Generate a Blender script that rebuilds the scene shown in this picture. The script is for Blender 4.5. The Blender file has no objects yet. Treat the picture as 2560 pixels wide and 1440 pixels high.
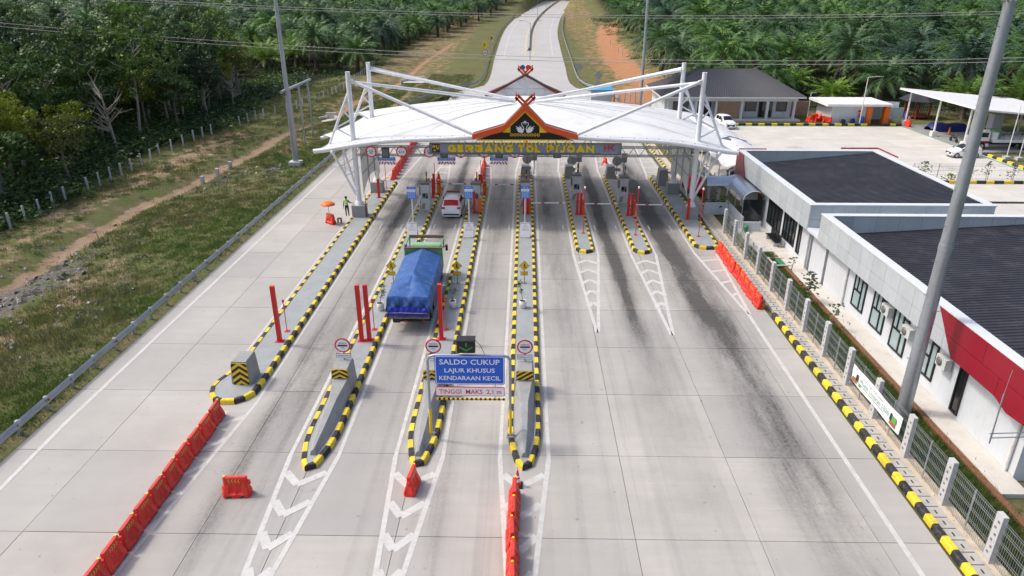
import bpy, bmesh, math, random
import numpy as np
from mathutils import Vector, Matrix
R = random.Random(7)
SC = bpy.context.scene
C = SC.collection
PI = math.pi
# ---------------------------------------------------------------- camera
F = 1740.0; YH = -30.0; VX = 1315.0; H = 18.74      # focal length in photo pixels, horizon row, road vanishing column, camera height
TH = math.atan((720 - YH) / F); PS = math.atan((VX - 1280) / (F / math.cos(TH)))
FW = Vector((-math.sin(PS) * math.cos(TH), math.cos(PS) * math.cos(TH), -math.sin(TH)))
RT = Vector((math.cos(PS), math.sin(PS), 0)); UP = RT.cross(FW)
cam = bpy.data.cameras.new('Camera'); camo = bpy.data.objects.new('Camera', cam); C.objects.link(camo)
camo.matrix_world = Matrix(((RT.x, UP.x, -FW.x, 0), (RT.y, UP.y, -FW.y, 0), (RT.z, UP.z, -FW.z, H), (0, 0, 0, 1)))
cam.sensor_width = 36; cam.lens = F / 2560 * 36; cam.clip_end = 4000; cam.clip_start = .5
SC.camera = camo
# ---------------------------------------------------------------- light
SUN_EL = math.radians(52); SUN_AZ = math.radians(-78)     # from the left, a little from beyond the gate
w = bpy.data.worlds.new('World'); SC.world = w; w.use_nodes = True
nt = w.node_tree
sky = nt.nodes.new('ShaderNodeTexSky'); sky.sky_type = 'NISHITA'; sky.sun_disc = False
sky.sun_elevation = SUN_EL; sky.sun_rotation = SUN_AZ; sky.dust_density = 5.0; sky.air_density = 1.0; sky.ozone_density = .6
bg = nt.nodes['Background']; bg.inputs['Strength'].default_value = .15
nt.links.new(sky.outputs[0], bg.inputs['Color'])
sl = bpy.data.lights.new('Sun', 'SUN'); sl.energy = 1.6; sl.angle = math.radians(7.0); sl.color = (1, .955, .89)
so = bpy.data.objects.new('Sun', sl); C.objects.link(so)
sd = Vector((math.sin(SUN_AZ) * math.cos(SUN_EL), math.cos(SUN_AZ) * math.cos(SUN_EL), math.sin(SUN_EL)))
so.rotation_euler = sd.to_track_quat('Z', 'Y').to_euler(); so.location = (-60, 40, 80)
SC.view_settings.view_transform = 'Standard'; SC.view_settings.look = 'None'
SC.view_settings.exposure = 0.40; SC.view_settings.gamma = 1
SC.cycles.max_bounces = 5; SC.cycles.diffuse_bounces = 3; SC.cycles.glossy_bounces = 2
SC.cycles.transparent_max_bounces = 6; SC.cycles.transmission_bounces = 3
# ---------------------------------------------------------------- pixel helpers: a pixel gives a direction, a plane gives the distance
def ray(x, y): return FW + RT * ((x - 1280) / F) + UP * (-(y - 720) / F)
def G(x, y, z=0.0):
    d = ray(x, y); t = (z - H) / d.z; return Vector((t * d.x, t * d.y, z))
def V(x, y, Y):
    d = ray(x, y); t = Y / d.y; return Vector((t * d.x, Y, H + t * d.z))
# ---------------------------------------------------------------- objects
ORG = {}
def tag(o, label=None, cat=None, group=None, kind=None):
    if label: o['label'] = label
    if cat: o['category'] = cat
    if group: o['group'] = group
    if kind: o['kind'] = kind
    return o
def thing(name, label, cat, loc=(0, 0, 0), group=None, kind=None):
    o = bpy.data.objects.new(name, None); C.objects.link(o); o.empty_display_size = .3
    o.location = loc; ORG[o.name] = Vector(loc)
    return tag(o, label, cat, group, kind)
def link_mesh(name, me, parent=None):
    o = bpy.data.objects.new(name, me); C.objects.link(o)
    if parent:
        o.parent = parent; ORG[o.name] = ORG.get(parent.name, Vector())
    else: ORG[o.name] = Vector()
    return o
def perp(d):
    d = Vector(d).normalized(); a = Vector((0, 0, 1)) if abs(d.z) < .9 else Vector((1, 0, 0))
    u = d.cross(a).normalized(); return u, d.cross(u).normalized()
class MB:
    def __init__(s): s.v = []; s.f = []; s.m = []; s.s = []
    def add(s, vs, fs, m=0, sm=False):
        b = len(s.v); s.v += [tuple(p) for p in vs]
        for f in fs: s.f.append([i + b for i in f]); s.m.append(m); s.s.append(sm)
        return s
    def box(s, c, d, rz=0, m=0, tx=1, ty=1, rot=None):
        x, y, z = d[0] / 2, d[1] / 2, d[2] / 2
        vs = [Vector(p) for p in ((-x, -y, -z), (x, -y, -z), (x, y, -z), (-x, y, -z), (-x * tx, -y * ty, z), (x * tx, -y * ty, z), (x * tx, y * ty, z), (-x * tx, y * ty, z))]
        Mx = rot if rot else (Matrix.Rotation(rz, 3, 'Z') if rz else None)
        if Mx: vs = [Mx @ p for p in vs]
        c = Vector(c)
        return s.add([p + c for p in vs], ((3, 2, 1, 0), (4, 5, 6, 7), (0, 1, 5, 4), (1, 2, 6, 5), (2, 3, 7, 6), (3, 0, 4, 7)), m)
    def tube(s, p, q, r, r2=None, n=8, m=0, cap=True):
        p = Vector(p); q = Vector(q); r2 = r if r2 is None else r2
        u, w_ = perp(q - p); vs = []
        for (c, rr) in ((p, r), (q, r2)):
            for i in range(n):
                a = 2 * PI * i / n; vs.append(c + (u * math.cos(a) + w_ * math.sin(a)) * rr)
        s.add(vs, [(i, (i + 1) % n, n + (i + 1) % n, n + i) for i in range(n)], m, True)
        if cap: s.add(vs, [list(range(n))[::-1], list(range(n, 2 * n))], m)
        return s
    def path(s, pts, r, n=6, m=0, cap=True):
        pts = [Vector(p) for p in pts]; vs = []; k = len(pts); rr = r if hasattr(r, '__len__') else [r] * k
        u0 = None
        for i, p in enumerate(pts):
            d = (pts[min(i + 1, k - 1)] - pts[max(i - 1, 0)])
            u, w_ = perp(d)
            if u0 is not None:
                u = (u0 - d.normalized() * u0.dot(d.normalized())).normalized(); w_ = d.normalized().cross(u)
            u0 = u
            for j in range(n):
                a = 2 * PI * j / n; vs.append(p + (u * math.cos(a) + w_ * math.sin(a)) * rr[i])
        s.add(vs, [(i * n + j, i * n + (j + 1) % n, (i + 1) * n + (j + 1) % n, (i + 1) * n + j) for i in range(k - 1) for j in range(n)], m, True)
        if cap: s.add(vs, [list(range(n))[::-1], [(k - 1) * n + j for j in range(n)]], m)
        return s
    def prism(s, poly, z0, z1, m=0, mt=None):
        n = len(poly); vs = [(p[0], p[1], z0) for p in poly] + [(p[0], p[1], z1) for p in poly]
        s.add(vs, [(i, (i + 1) % n, n + (i + 1) % n, n + i) for i in range(n)] + [list(range(n))[::-1]], m)
        return s.add(vs, [list(range(n, 2 * n))], m if mt is None else mt)
    def extr(s, poly, o, ux, uy, dep, m=0):      # flat outline in the plane (ux,uy) at o, thickness dep along ux x uy
        o = Vector(o); ux = Vector(ux); uy = Vector(uy); nn = ux.cross(uy).normalized() * dep; n = len(poly)
        a = [o + ux * p[0] + uy * p[1] for p in poly]; vs = a + [p + nn for p in a]
        return s.add(vs, [(i, (i + 1) % n, n + (i + 1) % n, n + i) for i in range(n)] + [list(range(n))[::-1], list(range(n, 2 * n))], m)
    def lathe(s, prof, c=(0, 0, 0), n=12, m=0, ax=None, cap=True):
        c = Vector(c); ax = Vector(ax or (0, 0, 1)); u, w_ = perp(ax); ax = ax.normalized(); vs = []; k = len(prof)
        for (r, z) in prof:
            for j in range(n):
                a = 2 * PI * j / n; vs.append(c + ax * z + (u * math.cos(a) + w_ * math.sin(a)) * r)
        s.add(vs, [(i * n + j, i * n + (j + 1) % n, (i + 1) * n + (j + 1) % n, (i + 1) * n + j) for i in range(k - 1) for j in range(n)], m, True)
        if cap: s.add(vs, [list(range(n))[::-1], [(k - 1) * n + j for j in range(n)]], m)
        return s
    def grid(s, pts, m=0, sm=True):               # rows of points
        a, b = len(pts), len(pts[0])
        return s.add([p for r in pts for p in r], [(i * b + j, i * b + j + 1, (i + 1) * b + j + 1, (i + 1) * b + j) for i in range(a - 1) for j in range(b - 1)], m, sm)
    def mesh(s, name, mats, off=None):
        me = bpy.data.meshes.new(name)
        vs = s.v if not off else [(p[0] - off[0], p[1] - off[1], p[2] - off[2]) for p in s.v]
        me.from_pydata(vs, [], s.f)
        for mm in (mats if isinstance(mats, (list, tuple)) else [mats]): me.materials.append(M[mm] if isinstance(mm, str) else mm)
        me.polygons.foreach_set('material_index', s.m); me.polygons.foreach_set('use_smooth', s.s)
        me.update(); return me
    def build(s, name, mats, parent=None, label=None, cat=None, group=None, kind=None):
        o = link_mesh(name, s.mesh(name, mats, ORG.get(parent.name) if parent else None), parent)
        return tag(o, label, cat, group, kind)
KIDS = {}
def copy_tree(o, loc=None, rz=None, label=None, group=None, parent=None, sc=None):
    c = o.copy(); C.objects.link(c); c.parent = parent
    if loc is not None: c.location = loc
    if rz is not None: c.rotation_euler = (0, 0, rz)
    if sc is not None: c.scale = sc if hasattr(sc, '__len__') else (sc, sc, sc)
    if label: c['label'] = label
    if group: c['group'] = group
    if o.name not in KIDS: KIDS[o.name] = [k for k in o.children]
    for k in KIDS[o.name]: copy_tree(k, parent=c)
    return c
_tc = {}
def text_polys(body, bold=0.0):                  # lettering as flat faces, height 1 for capitals
    key = (body, bold)
    if key not in _tc:
        cu = bpy.data.curves.new('t', 'FONT'); cu.body = body; cu.size = 1; cu.resolution_u = 2; cu.offset = bold; cu.fill_mode = 'FRONT'
        ob = bpy.data.objects.new('t', cu); me = ob.to_mesh()
        vs = [v.co.copy() for v in me.vertices]; fs = [list(p.vertices) for p in me.polygons]
        ob.to_mesh_clear(); bpy.data.objects.remove(ob); bpy.data.curves.remove(cu)
        _tc[key] = (vs, fs)
    return _tc[key]
def put_text(mb, body, o, ux, uy, w=None, h=.1, m=0, bold=0.0, dep=0.0, wmax=None, fit=False):   # centred on o
    vs, fs = text_polys(body, bold)
    if not vs: return
    x0 = min(p.x for p in vs); x1 = max(p.x for p in vs); y0 = 0.0; y1 = max(p.y for p in vs)
    if fit: y0 = min(p.y for p in vs)
    sy = h / max(y1 - y0, .5); sx = w / (x1 - x0) if w else sy
    if wmax: sx = min(sx, wmax / (x1 - x0))
    ux = Vector(ux); uy = Vector(uy); o = Vector(o); n = ux.cross(uy)
    f = lambda p, d: o + ux * ((p.x - (x0 + x1) / 2) * sx) + uy * ((p.y - (y0 + y1) / 2) * sy) + n * d
    mb.add([f(p, dep) for p in vs], fs, m)
    if dep:
        ed = {}
        for q in fs:
            for i in range(len(q)):
                a, b = q[i], q[(i + 1) % len(q)]
                if (b, a) in ed: del ed[(b, a)]
                else: ed[(a, b)] = 1
        for (a, b) in ed: mb.add([f(vs[a], 0), f(vs[b], 0), f(vs[b], dep), f(vs[a], dep)], [(0, 1, 2, 3)], m)
# ---------------------------------------------------------------- materials
M = {}
class NT:
    def __init__(s, name):
        s.m = bpy.data.materials.new(name); s.m.use_nodes = True; s.t = s.m.node_tree; s.p = s.t.nodes['Principled BSDF']; M[name] = s.m
        s.geo = None
    def n(s, ty, **k):
        o = s.t.nodes.new(ty)
        for a, b in k.items(): setattr(o, a, b)
        return o
    def l(s, a, b): s.t.links.new(a, b)
    def val(s, x, sock):
        if hasattr(x, 'is_linked') or hasattr(x, 'links'): s.l(x, sock)
        else: sock.default_value = x
    def math(s, op, a, b=None, c=None, clamp=False):
        o = s.n('ShaderNodeMath', operation=op); o.use_clamp = clamp; s.val(a, o.inputs[0])
        if b is not None: s.val(b, o.inputs[1])
        if c is not None: s.val(c, o.inputs[2])
        return o.outputs[0]
    def pos(s):
        if not s.geo: s.geo = s.n('ShaderNodeNewGeometry')
        return s.geo.outputs['Position']
    def noise(s, scale, detail=4, vec=None, rough=.55, stretch=None):
        o = s.n('ShaderNodeTexNoise'); o.inputs['Scale'].default_value = scale; o.inputs['Detail'].default_value = detail; o.inputs['Roughness'].default_value = rough
        v = vec if vec is not None else s.pos()
        if stretch:
            mp = s.n('ShaderNodeMapping'); mp.inputs['Scale'].default_value = stretch; s.l(v, mp.inputs[0]); v = mp.outputs[0]
        s.l(v, o.inputs['Vector']); return o.outputs[0]
    def ramp(s, x, a, b, lo=0.0, hi=1.0):
        o = s.n('ShaderNodeMapRange'); o.inputs[1].default_value = a; o.inputs[2].default_value = b; o.inputs[3].default_value = lo; o.inputs[4].default_value = hi
        s.val(x, o.inputs[0]); return o.outputs[0]
    def mix(s, f, a, b, mode='MIX'):
        o = s.n('ShaderNodeMix', data_type='RGBA', blend_type=mode); s.val(f, o.inputs[0])
        for x, k in ((a, 6), (b, 7)):
            if isinstance(x, tuple): o.inputs[k].default_value = (x[0], x[1], x[2], 1)
            else: s.l(x, o.inputs[k])
        return o.outputs[2]
    def bump(s, h, st, dist=.02):
        o = s.n('ShaderNodeBump'); o.inputs['Strength'].default_value = st; o.inputs['Distance'].default_value = dist; s.l(h, o.inputs['Height']); s.l(o.outputs[0], s.p.inputs['Normal'])
    def out(s, col, rough=.7, metal=0.0, spec=.4):
        s.val(col if not isinstance(col, tuple) else (col[0], col[1], col[2], 1), s.p.inputs['Base Color']); s.val(rough, s.p.inputs['Roughness']); s.p.inputs['Metallic'].default_value = metal
        s.p.inputs['Specular IOR Level'].default_value = spec
        return s.m
def mat(name, col, rough=.6, metal=0.0, var=.14, vs=1.7, bump=0.0, bs=30, spec=.4, rnd=0.0, dirt=None, da=.3, local=False, streak=None):
    t = NT(name)
    vec = None
    if local:
        tc = t.n('ShaderNodeTexCoord'); vec = tc.outputs['Object']
    n1 = t.noise(vs, 5, vec); n2 = t.noise(vs * 9, 3, vec)
    f = t.math('ADD', t.math('MULTIPLY', n1, .7), t.math('MULTIPLY', n2, .3))
    f = t.ramp(f, .3, .7)
    c = t.mix(f, tuple(v * (1 - var) for v in col), tuple(min(1, v * (1 + var * .6)) for v in col))
    if rnd:
        oi = t.n('ShaderNodeObjectInfo'); k = t.ramp(oi.outputs['Random'], 0, 1, 1 - rnd, 1 + rnd)
        cb = t.n('ShaderNodeCombineColor'); [t.l(k, cb.inputs[i]) for i in range(3)]
        c = t.mix(1.0, c, cb.outputs[0], 'MULTIPLY')
    if dirt:
        d = t.ramp(t.noise(vs * 2.3, 6, vec, .7), .5, .75, 0, da); c = t.mix(d, c, dirt)
    if streak: c = t.mix(t.ramp(t.noise(1.0, 5, None, .65, (2.6, 2.6, .22)), .5, .74, 0, .6), c, streak)
    if bump: t.bump(t.noise(bs, 4, vec), bump)
    return t.out(c, rough, metal, spec)
mat('white_steel', (.78, .8, .82), .38, var=.07, dirt=(.36, .33, .28), da=.35)
mat('galv', (.40, .44, .48), .42, .55, var=.22, vs=.8, dirt=(.30, .30, .29), da=.3)
mat('dark_steel', (.20, .20, .20), .5, .3)
mat('black', (.018, .018, .02), .5, var=.3, dirt=(.09, .085, .08), da=.5)
mat('kerb_black', (.022, .022, .024), .65, var=.3, vs=3.5, dirt=(.17, .16, .145), da=.9, rnd=.3)
mat('kerb_yellow', (.78, .58, .03), .6, var=.16, vs=3.5, dirt=(.25, .21, .12), da=.9, rnd=.12)
mat('yellow', (.83, .55, .02), .45, var=.06)
mat('paint_white', (.74, .74, .72), .55, var=.1, dirt=(.36, .35, .33), da=.6)
mat('line_white', (.54, .54, .525), .6, var=.14, dirt=(.38, .37, .35), da=.9)
mat('island_grey', (.30, .325, .335), .62, var=.13, vs=.7, dirt=(.20, .195, .185), da=.5)
mat('conc_grey', (.30, .31, .315), .7, var=.14, dirt=(.16, .16, .155), da=.4)
mat('conc_post', (.50, .51, .52), .75, var=.1, dirt=(.28, .27, .25), da=.5)
mat('red_paint', (.66, .020, .018), .42, var=.1, dirt=(.3, .05, .04), da=.4)
mat('red_plastic', (.72, .030, .018), .45, var=.13, rnd=.20, dirt=(.50, .16, .11), da=.65, local=True)
mat('orange_paint', (.74, .10, .018), .4, var=.07)
mat('orange_plain', (.80, .17, .03), .5, var=.07)
mat('gold', (.70, .42, .03), .45, var=.1)
mat('blue_sign', (.014, .125, .66), .4, var=.05)
mat('blue_print', (.03, .20, .72), .45, var=.05)
mat('sign_white', (.88, .88, .90), .4, var=.04)
mat('sign_red', (.70, .014, .04), .4, var=.05)
mat('sign_grey', (.27, .33, .43), .4, var=.06)
mat('sign_back', (.36, .37, .37), .5, .3, var=.1)
mat('print_dark', (.03, .03, .035), .6)
mat('green_arrow', (.03, .30, .10), .5)
mat('maroon', (.26, .008, .022), .28, var=.1)
mat('acp_grey', (.48, .53, .57), .35, var=.07, vs=.5, dirt=(.40, .42, .43), da=.5)
mat('wall_white', (.60, .64, .685), .7, var=.06, vs=.4, dirt=(.46, .46, .45), da=.45, streak=(.50, .51, .50))
mat('wall_grey', (.44, .46, .48), .7, var=.08)
mat('roof_dark', (.034, .035, .044), .45, var=.3, vs=.4, dirt=(.10, .098, .10), da=.6, spec=.35)
mat('roof_white', (.80, .80, .80), .5, var=.06, dirt=(.55, .54, .5), da=.5)
mat('frame_black', (.012, .012, .014), .35, var=.1)
mat('glass', (.022, .028, .032), .08, var=.3, spec=.6)
mat('glass_pale', (.34, .44, .46), .15, var=.12, spec=.6)
mat('car_white', (.82, .82, .83), .22, var=.03, spec=.55, local=True)
mat('car_glass', (.012, .013, .016), .08, var=.2, spec=.6)
mat('rubber', (.016, .016, .016), .75)
mat('rim', (.45, .46, .48), .35, .6)
mat('lamp_red', (.5, .012, .015), .25)
mat('lamp_clear', (.72, .74, .76), .15)
mat('tarp_blue', (.026, .10, .32), .5, var=.35, vs=1.2, spec=.4, dirt=(.16, .25, .40), da=.6)
mat('tarp_deep', (.018, .028, .36), .42, var=.3)
mat('truck_green', (.13, .30, .15), .55, var=.22, dirt=(.12, .10, .06), da=.7)
mat('rust', (.20, .12, .09), .7, var=.3)
mat('wood_bed', (.20, .19, .17), .7, var=.25)
mat('tarp_navy', (.02, .025, .16), .45, var=.25)
mat('skin', (.30, .16, .10), .55, var=.05, local=True)
mat('cloth_black', (.014, .014, .016), .8)
mat('hivis', (.36, .74, .05), .6, var=.08)
mat('reflect', (.62, .64, .62), .4)
mat('brick_tan', (.36, .24, .17), .8, var=.3, vs=4, bump=.4)
mat('wood_red', (.24, .06, .03), .5, var=.2)
mat('bark', (.22, .19, .16), .9, var=.35, vs=3, bump=.4, bs=10)
mat('bark_pale', (.38, .34, .29), .85, var=.3, vs=3)
mat('palm_bark', (.10, .078, .055), .95, var=.4, vs=3, bump=.5, bs=10)
mat('soil_pot', (.05, .035, .025), .9)
mat('cable', (.45, .42, .41), .6)
mat('letter_yellow', (.95, .66, .01), .4, var=.04)
mat('green_line', (.10, .34, .22), .6, dirt=(.3, .36, .3), da=.6)
mat('bin_red', (.5, .03, .03), .5); mat('bin_green', (.03, .22, .08), .5); mat('bin_blue', (.02, .10, .5), .5)
mat('awning', (.50, .56, .66), .28, .65, var=.15)
mat('rubble', (.40, .38, .36), .9, var=.35, rnd=.2)
mat('sand', (.56, .47, .35), .95, var=.3, vs=2)
mat('mulch', (.20, .09, .05), .95, var=.45, vs=7)
mat('path_conc', (.55, .53, .49), .8, var=.1, vs=.8, dirt=(.38, .36, .33), da=.5)
mat('paver', (.42, .41, .38), .85, var=.2, vs=2, dirt=(.22, .21, .19), da=.6)
mat('ac_white', (.56, .58, .58), .5, var=.08)
mat('road_conc', (.42, .415, .41), .75, var=.10, vs=.12, dirt=(.30, .295, .29), da=.4)
# concrete slabs: world-space rubber and oil stains along the lanes, broom streaks across, a shade of their own per slab
def stained():
    t = NT('slab'); sp = t.n('ShaderNodeSeparateXYZ'); t.l(t.pos(), sp.inputs[0]); X, Y = sp.outputs[0], sp.outputs[1]
    wob = t.noise(.05, 1); Xw = t.math('ADD', X, t.math('MULTIPLY', t.math('SUBTRACT', wob, .5), .7))
    oi = t.n('ShaderNodeObjectInfo')
    base = t.mix(t.ramp(t.noise(.22, 6, None, .62), .32, .68), (.365, .352, .330), (.485, .468, .438))
    br = t.noise(1.0, 3, None, .6, (.12, 2.2, 1)); base = t.mix(t.ramp(br, .35, .7, 0, .42), base, (.36, .352, .335))
    base = t.mix(t.ramp(oi.outputs['Random'], 0, 1, 0, .55), base, (.315, .311, .306))
    grain = t.noise(14, 4, None, .7); base = t.mix(t.ramp(grain, .55, .8, 0, .25), base, (.25, .245, .235))
    S = []
    def g(x0, wd, y0, y1, y2, y3, a, wobble=True):
        u = t.math('DIVIDE', t.math('SUBTRACT', Xw if wobble else X, x0), wd); e = t.math('EXPONENT', t.math('MULTIPLY', t.math('MULTIPLY', u, u), -1.0))
        f = t.math('MULTIPLY', e, t.math('MULTIPLY', t.ramp(Y, y0, y1), t.ramp(Y, y2, y3, 1, 0)))
        S.append(t.math('MULTIPLY', f, a))
    g(6.7, .42, 34, 46, 74, 80, 1.0); g(6.9, 1.1, 12, 48, 76, 90, .46); g(11.1, .62, 36, 50, 72, 84, .85); g(11.5, 1.6, 8, 38, 74, 92, .62); g(12.0, .95, 14, 24, 40, 54, .22)
    g(2.4, 1.1, 16, 55, 76, 90, .46); g(1.9, .35, 45, 60, 70, 78, .32); g(-2.25, 1.0, 34, 58, 76, 92, .42); g(-6.8, .55, 46, 58, 74, 92, .62); g(-6.8, 1.3, 18, 36, 80, 95, .28)
    g(-11.2, .42, 48, 57, 66, 80, .75); g(-11.2, 1.4, 16, 30, 76, 95, .36); g(-12.1, .5, 14, 20, 34, 44, .3); g(-3.2, .4, 14, 20, 40, 50, .22)
    lane = t.ramp(t.noise(1.0, 4, None, .6, (1.5, .018, 1)), .5, .72, 0, .22); S.append(t.math('MULTIPLY', lane, t.ramp(t.math('ABSOLUTE', t.math('SUBTRACT', X, .8)), 12.5, 14.5, 1, 0)))
    tot = S[0]
    for q in S[1:]: tot = t.math('ADD', tot, q)
    pat = t.ramp(t.noise(.5, 6, None, .68, (1.6, .28, 1)), .28, .68, .25, 1.15)
    fine = t.ramp(t.noise(6, 4, None, .7), .25, .7, .55, 1.1)
    tot = t.math('MULTIPLY', t.math('MULTIPLY', tot, pat), fine, clamp=True)
    c = t.mix(t.math('MINIMUM', t.math('MULTIPLY', tot, 1.5), .93), base, (.058, .056, .056))
    rust = t.ramp(t.noise(.35, 5, None, .6), .62, .78, 0, .22); c = t.mix(rust, c, (.43, .36, .29))
    spot = t.ramp(t.noise(3.1, 2, None, .4), .72, .76, 0, .5); c = t.mix(spot, c, (.17, .165, .16))
    vo = t.n('ShaderNodeTexVoronoi', feature='DISTANCE_TO_EDGE'); vo.inputs['Scale'].default_value = .16; mpv = t.n('ShaderNodeMapping'); nz = t.n('ShaderNodeTexNoise'); nz.inputs['Scale'].default_value = .8; t.l(t.pos(), nz.inputs['Vector'])
    va = t.n('ShaderNodeVectorMath', operation='MULTIPLY_ADD'); va.inputs[1].default_value = (1.6, 1.6, 0); t.l(nz.outputs[1], va.inputs[0]); t.l(t.pos(), va.inputs[2]); t.l(va.outputs[0], vo.inputs['Vector'])
    crk = t.math('MULTIPLY', t.ramp(vo.outputs[0], 0, .0035, 1, 0), t.ramp(t.noise(.11, 2), .54, .62, 0, .3)); c = t.mix(crk, c, (.12, .115, .11))
    t.bump(t.noise(30, 4, None, .7, (1, 2.5, 1)), .15, .01)
    t.out(c, t.ramp(t.noise(1.3, 3), .3, .7, .62, .85), 0, .3)
stained()
mat('joint_fill', (.11, .107, .10), .9)
def park():
    t = NT('slab_pale'); oi = t.n('ShaderNodeObjectInfo')
    c = t.mix(t.ramp(t.noise(.3, 6, None, .6), .3, .7), (.50, .48, .44), (.62, .60, .555)); c = t.mix(t.ramp(oi.outputs['Random'], 0, 1, 0, .3), c, (.44, .43, .41))
    c = t.mix(t.ramp(t.noise(1, 3, None, .6, (.1, 1.6, 1)), .5, .8, 0, .3), c, (.36, .35, .33))
    c = t.mix(t.ramp(t.noise(.16, 4), .62, .7, 0, .35), c, (.22, .215, .21)); t.out(c, .8, 0, .3)
park()
# ground: grass, bare laterite soil and grey rubble by painted masks plus noise
def ground_mat():
    t = NT('ground'); at = t.n('ShaderNodeVertexColor'); at.layer_name = 'mask'; sp = t.n('ShaderNodeSeparateColor'); t.l(at.outputs[0], sp.inputs[0])
    n0 = t.noise(.13, 5, None, .6); n1 = t.noise(.55, 7, None, .68); n2 = t.noise(3.5, 6, None, .72); n3 = t.noise(13, 4, None, .7)
    gr = t.mix(t.ramp(n0, .38, .62), (.085, .105, .036), (.105, .165, .036)); gr = t.mix(t.ramp(n1, .34, .62), gr, (.175, .15, .085)); gr = t.mix(t.ramp(n2, .5, .72, 0, .8), gr, (.050, .060, .024)); gr = t.mix(t.ramp(n3, .56, .75, 0, .7), gr, (.16, .17, .06))
    so = t.mix(t.ramp(n1, .35, .65), (.235, .155, .105), (.37, .27, .19)); so = t.mix(t.ramp(n2, .45, .75), so, (.30, .22, .15)); so = t.mix(t.ramp(n3, .55, .8, 0, .6), so, (.14, .085, .05))
    spx = t.n('ShaderNodeSeparateXYZ'); t.l(t.pos(), spx.inputs[0]); so = t.mix(t.math('MULTIPLY', t.ramp(spx.outputs[0], 6, 14), t.ramp(n1, .25, .6, 1, .55)), so, (.42, .185, .085)); so = t.mix(t.math('MULTIPLY', t.math('MULTIPLY', t.ramp(spx.outputs[1], 100, 130), t.ramp(spx.outputs[0], 0, -8)), t.ramp(n1, .3, .6, .9, .3)), so, (.36, .18, .095))
    rb = t.mix(t.ramp(n2, .42, .66), (.055, .050, .048), (.26, .245, .23)); rb = t.mix(t.ramp(n3, .5, .65), rb, (.13, .12, .115))
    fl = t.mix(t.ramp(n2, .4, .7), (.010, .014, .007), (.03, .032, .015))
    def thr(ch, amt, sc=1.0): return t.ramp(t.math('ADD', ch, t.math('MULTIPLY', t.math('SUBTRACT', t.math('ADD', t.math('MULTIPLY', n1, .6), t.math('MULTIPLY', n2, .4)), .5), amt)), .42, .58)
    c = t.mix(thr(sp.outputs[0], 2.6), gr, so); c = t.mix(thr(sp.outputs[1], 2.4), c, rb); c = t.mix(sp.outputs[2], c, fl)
    t.bump(t.math('ADD', n2, t.math('MULTIPLY', n3, .5)), .9, .12); t.out(c, .95, 0, .1)
ground_mat()
def leaf_mat(name, a, b, tip, rnd=.25, trans=.25, ns=.9):
    t = NT(name); oi = t.n('ShaderNodeObjectInfo'); tc = t.n('ShaderNodeTexCoord')
    c = t.mix(t.ramp(t.noise(ns, 3, tc.outputs['Object']), .35, .65), a, b)
    c = t.mix(t.ramp(t.noise(7, 2, tc.outputs['Object']), .5, .8, 0, .6), c, tip)
    k = t.ramp(oi.outputs['Random'], 0, 1, 1 - rnd, 1 + rnd); cb = t.n('ShaderNodeCombineColor'); t.l(t.math('MULTIPLY', k, 1.0), cb.inputs[0]); t.l(k, cb.inputs[1]); t.l(t.ramp(oi.outputs['Random'], 0, 1, 1.15, .8), cb.inputs[2])
    c = t.mix(1.0, c, cb.outputs[0], 'MULTIPLY')
    t.out(c, .45, 0, .25)
    tr = t.n('ShaderNodeBsdfTranslucent'); t.l(c, tr.inputs[0]); mx = t.n('ShaderNodeMixShader'); mx.inputs[0].default_value = trans
    t.l(t.p.outputs[0], mx.inputs[1]); t.l(tr.outputs[0], mx.inputs[2]); o = [n for n in t.t.nodes if n.type == 'OUTPUT_MATERIAL'][0]; t.l(mx.outputs[0], o.inputs[0])
leaf_mat('palm_leaf', (.050, .115, .042), (.085, .165, .055), (.15, .24, .085), .4, .16)
leaf_mat('palm_young', (.11, .215, .035), (.17, .28, .05), (.23, .33, .08), .2, .35)
leaf_mat('palm_dead', (.17, .135, .10), (.24, .20, .15), (.12, .09, .065))
leaf_mat('leaf_dark', (.026, .058, .022), (.050, .098, .030), (.085, .14, .045), .35, .33)
leaf_mat('leaf_mid', (.050, .100, .026), (.085, .155, .036), (.13, .20, .05), .35, .33)
leaf_mat('leaf_lime', (.12, .165, .022), (.18, .22, .03), (.25, .28, .055), .25, .35)
leaf_mat('leaf_brown', (.09, .085, .055), (.14, .13, .085), (.19, .18, .13))
leaf_mat('grass', (.105, .125, .042), (.165, .185, .066), (.28, .245, .13), .3, .4, .4)
leaf_mat('grass_green', (.075, .125, .028), (.115, .185, .038), (.19, .24, .07), .25, .4, .4)
leaf_mat('pot_leaf', (.03, .08, .02), (.06, .14, .03), (.1, .2, .05), .1)
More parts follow.
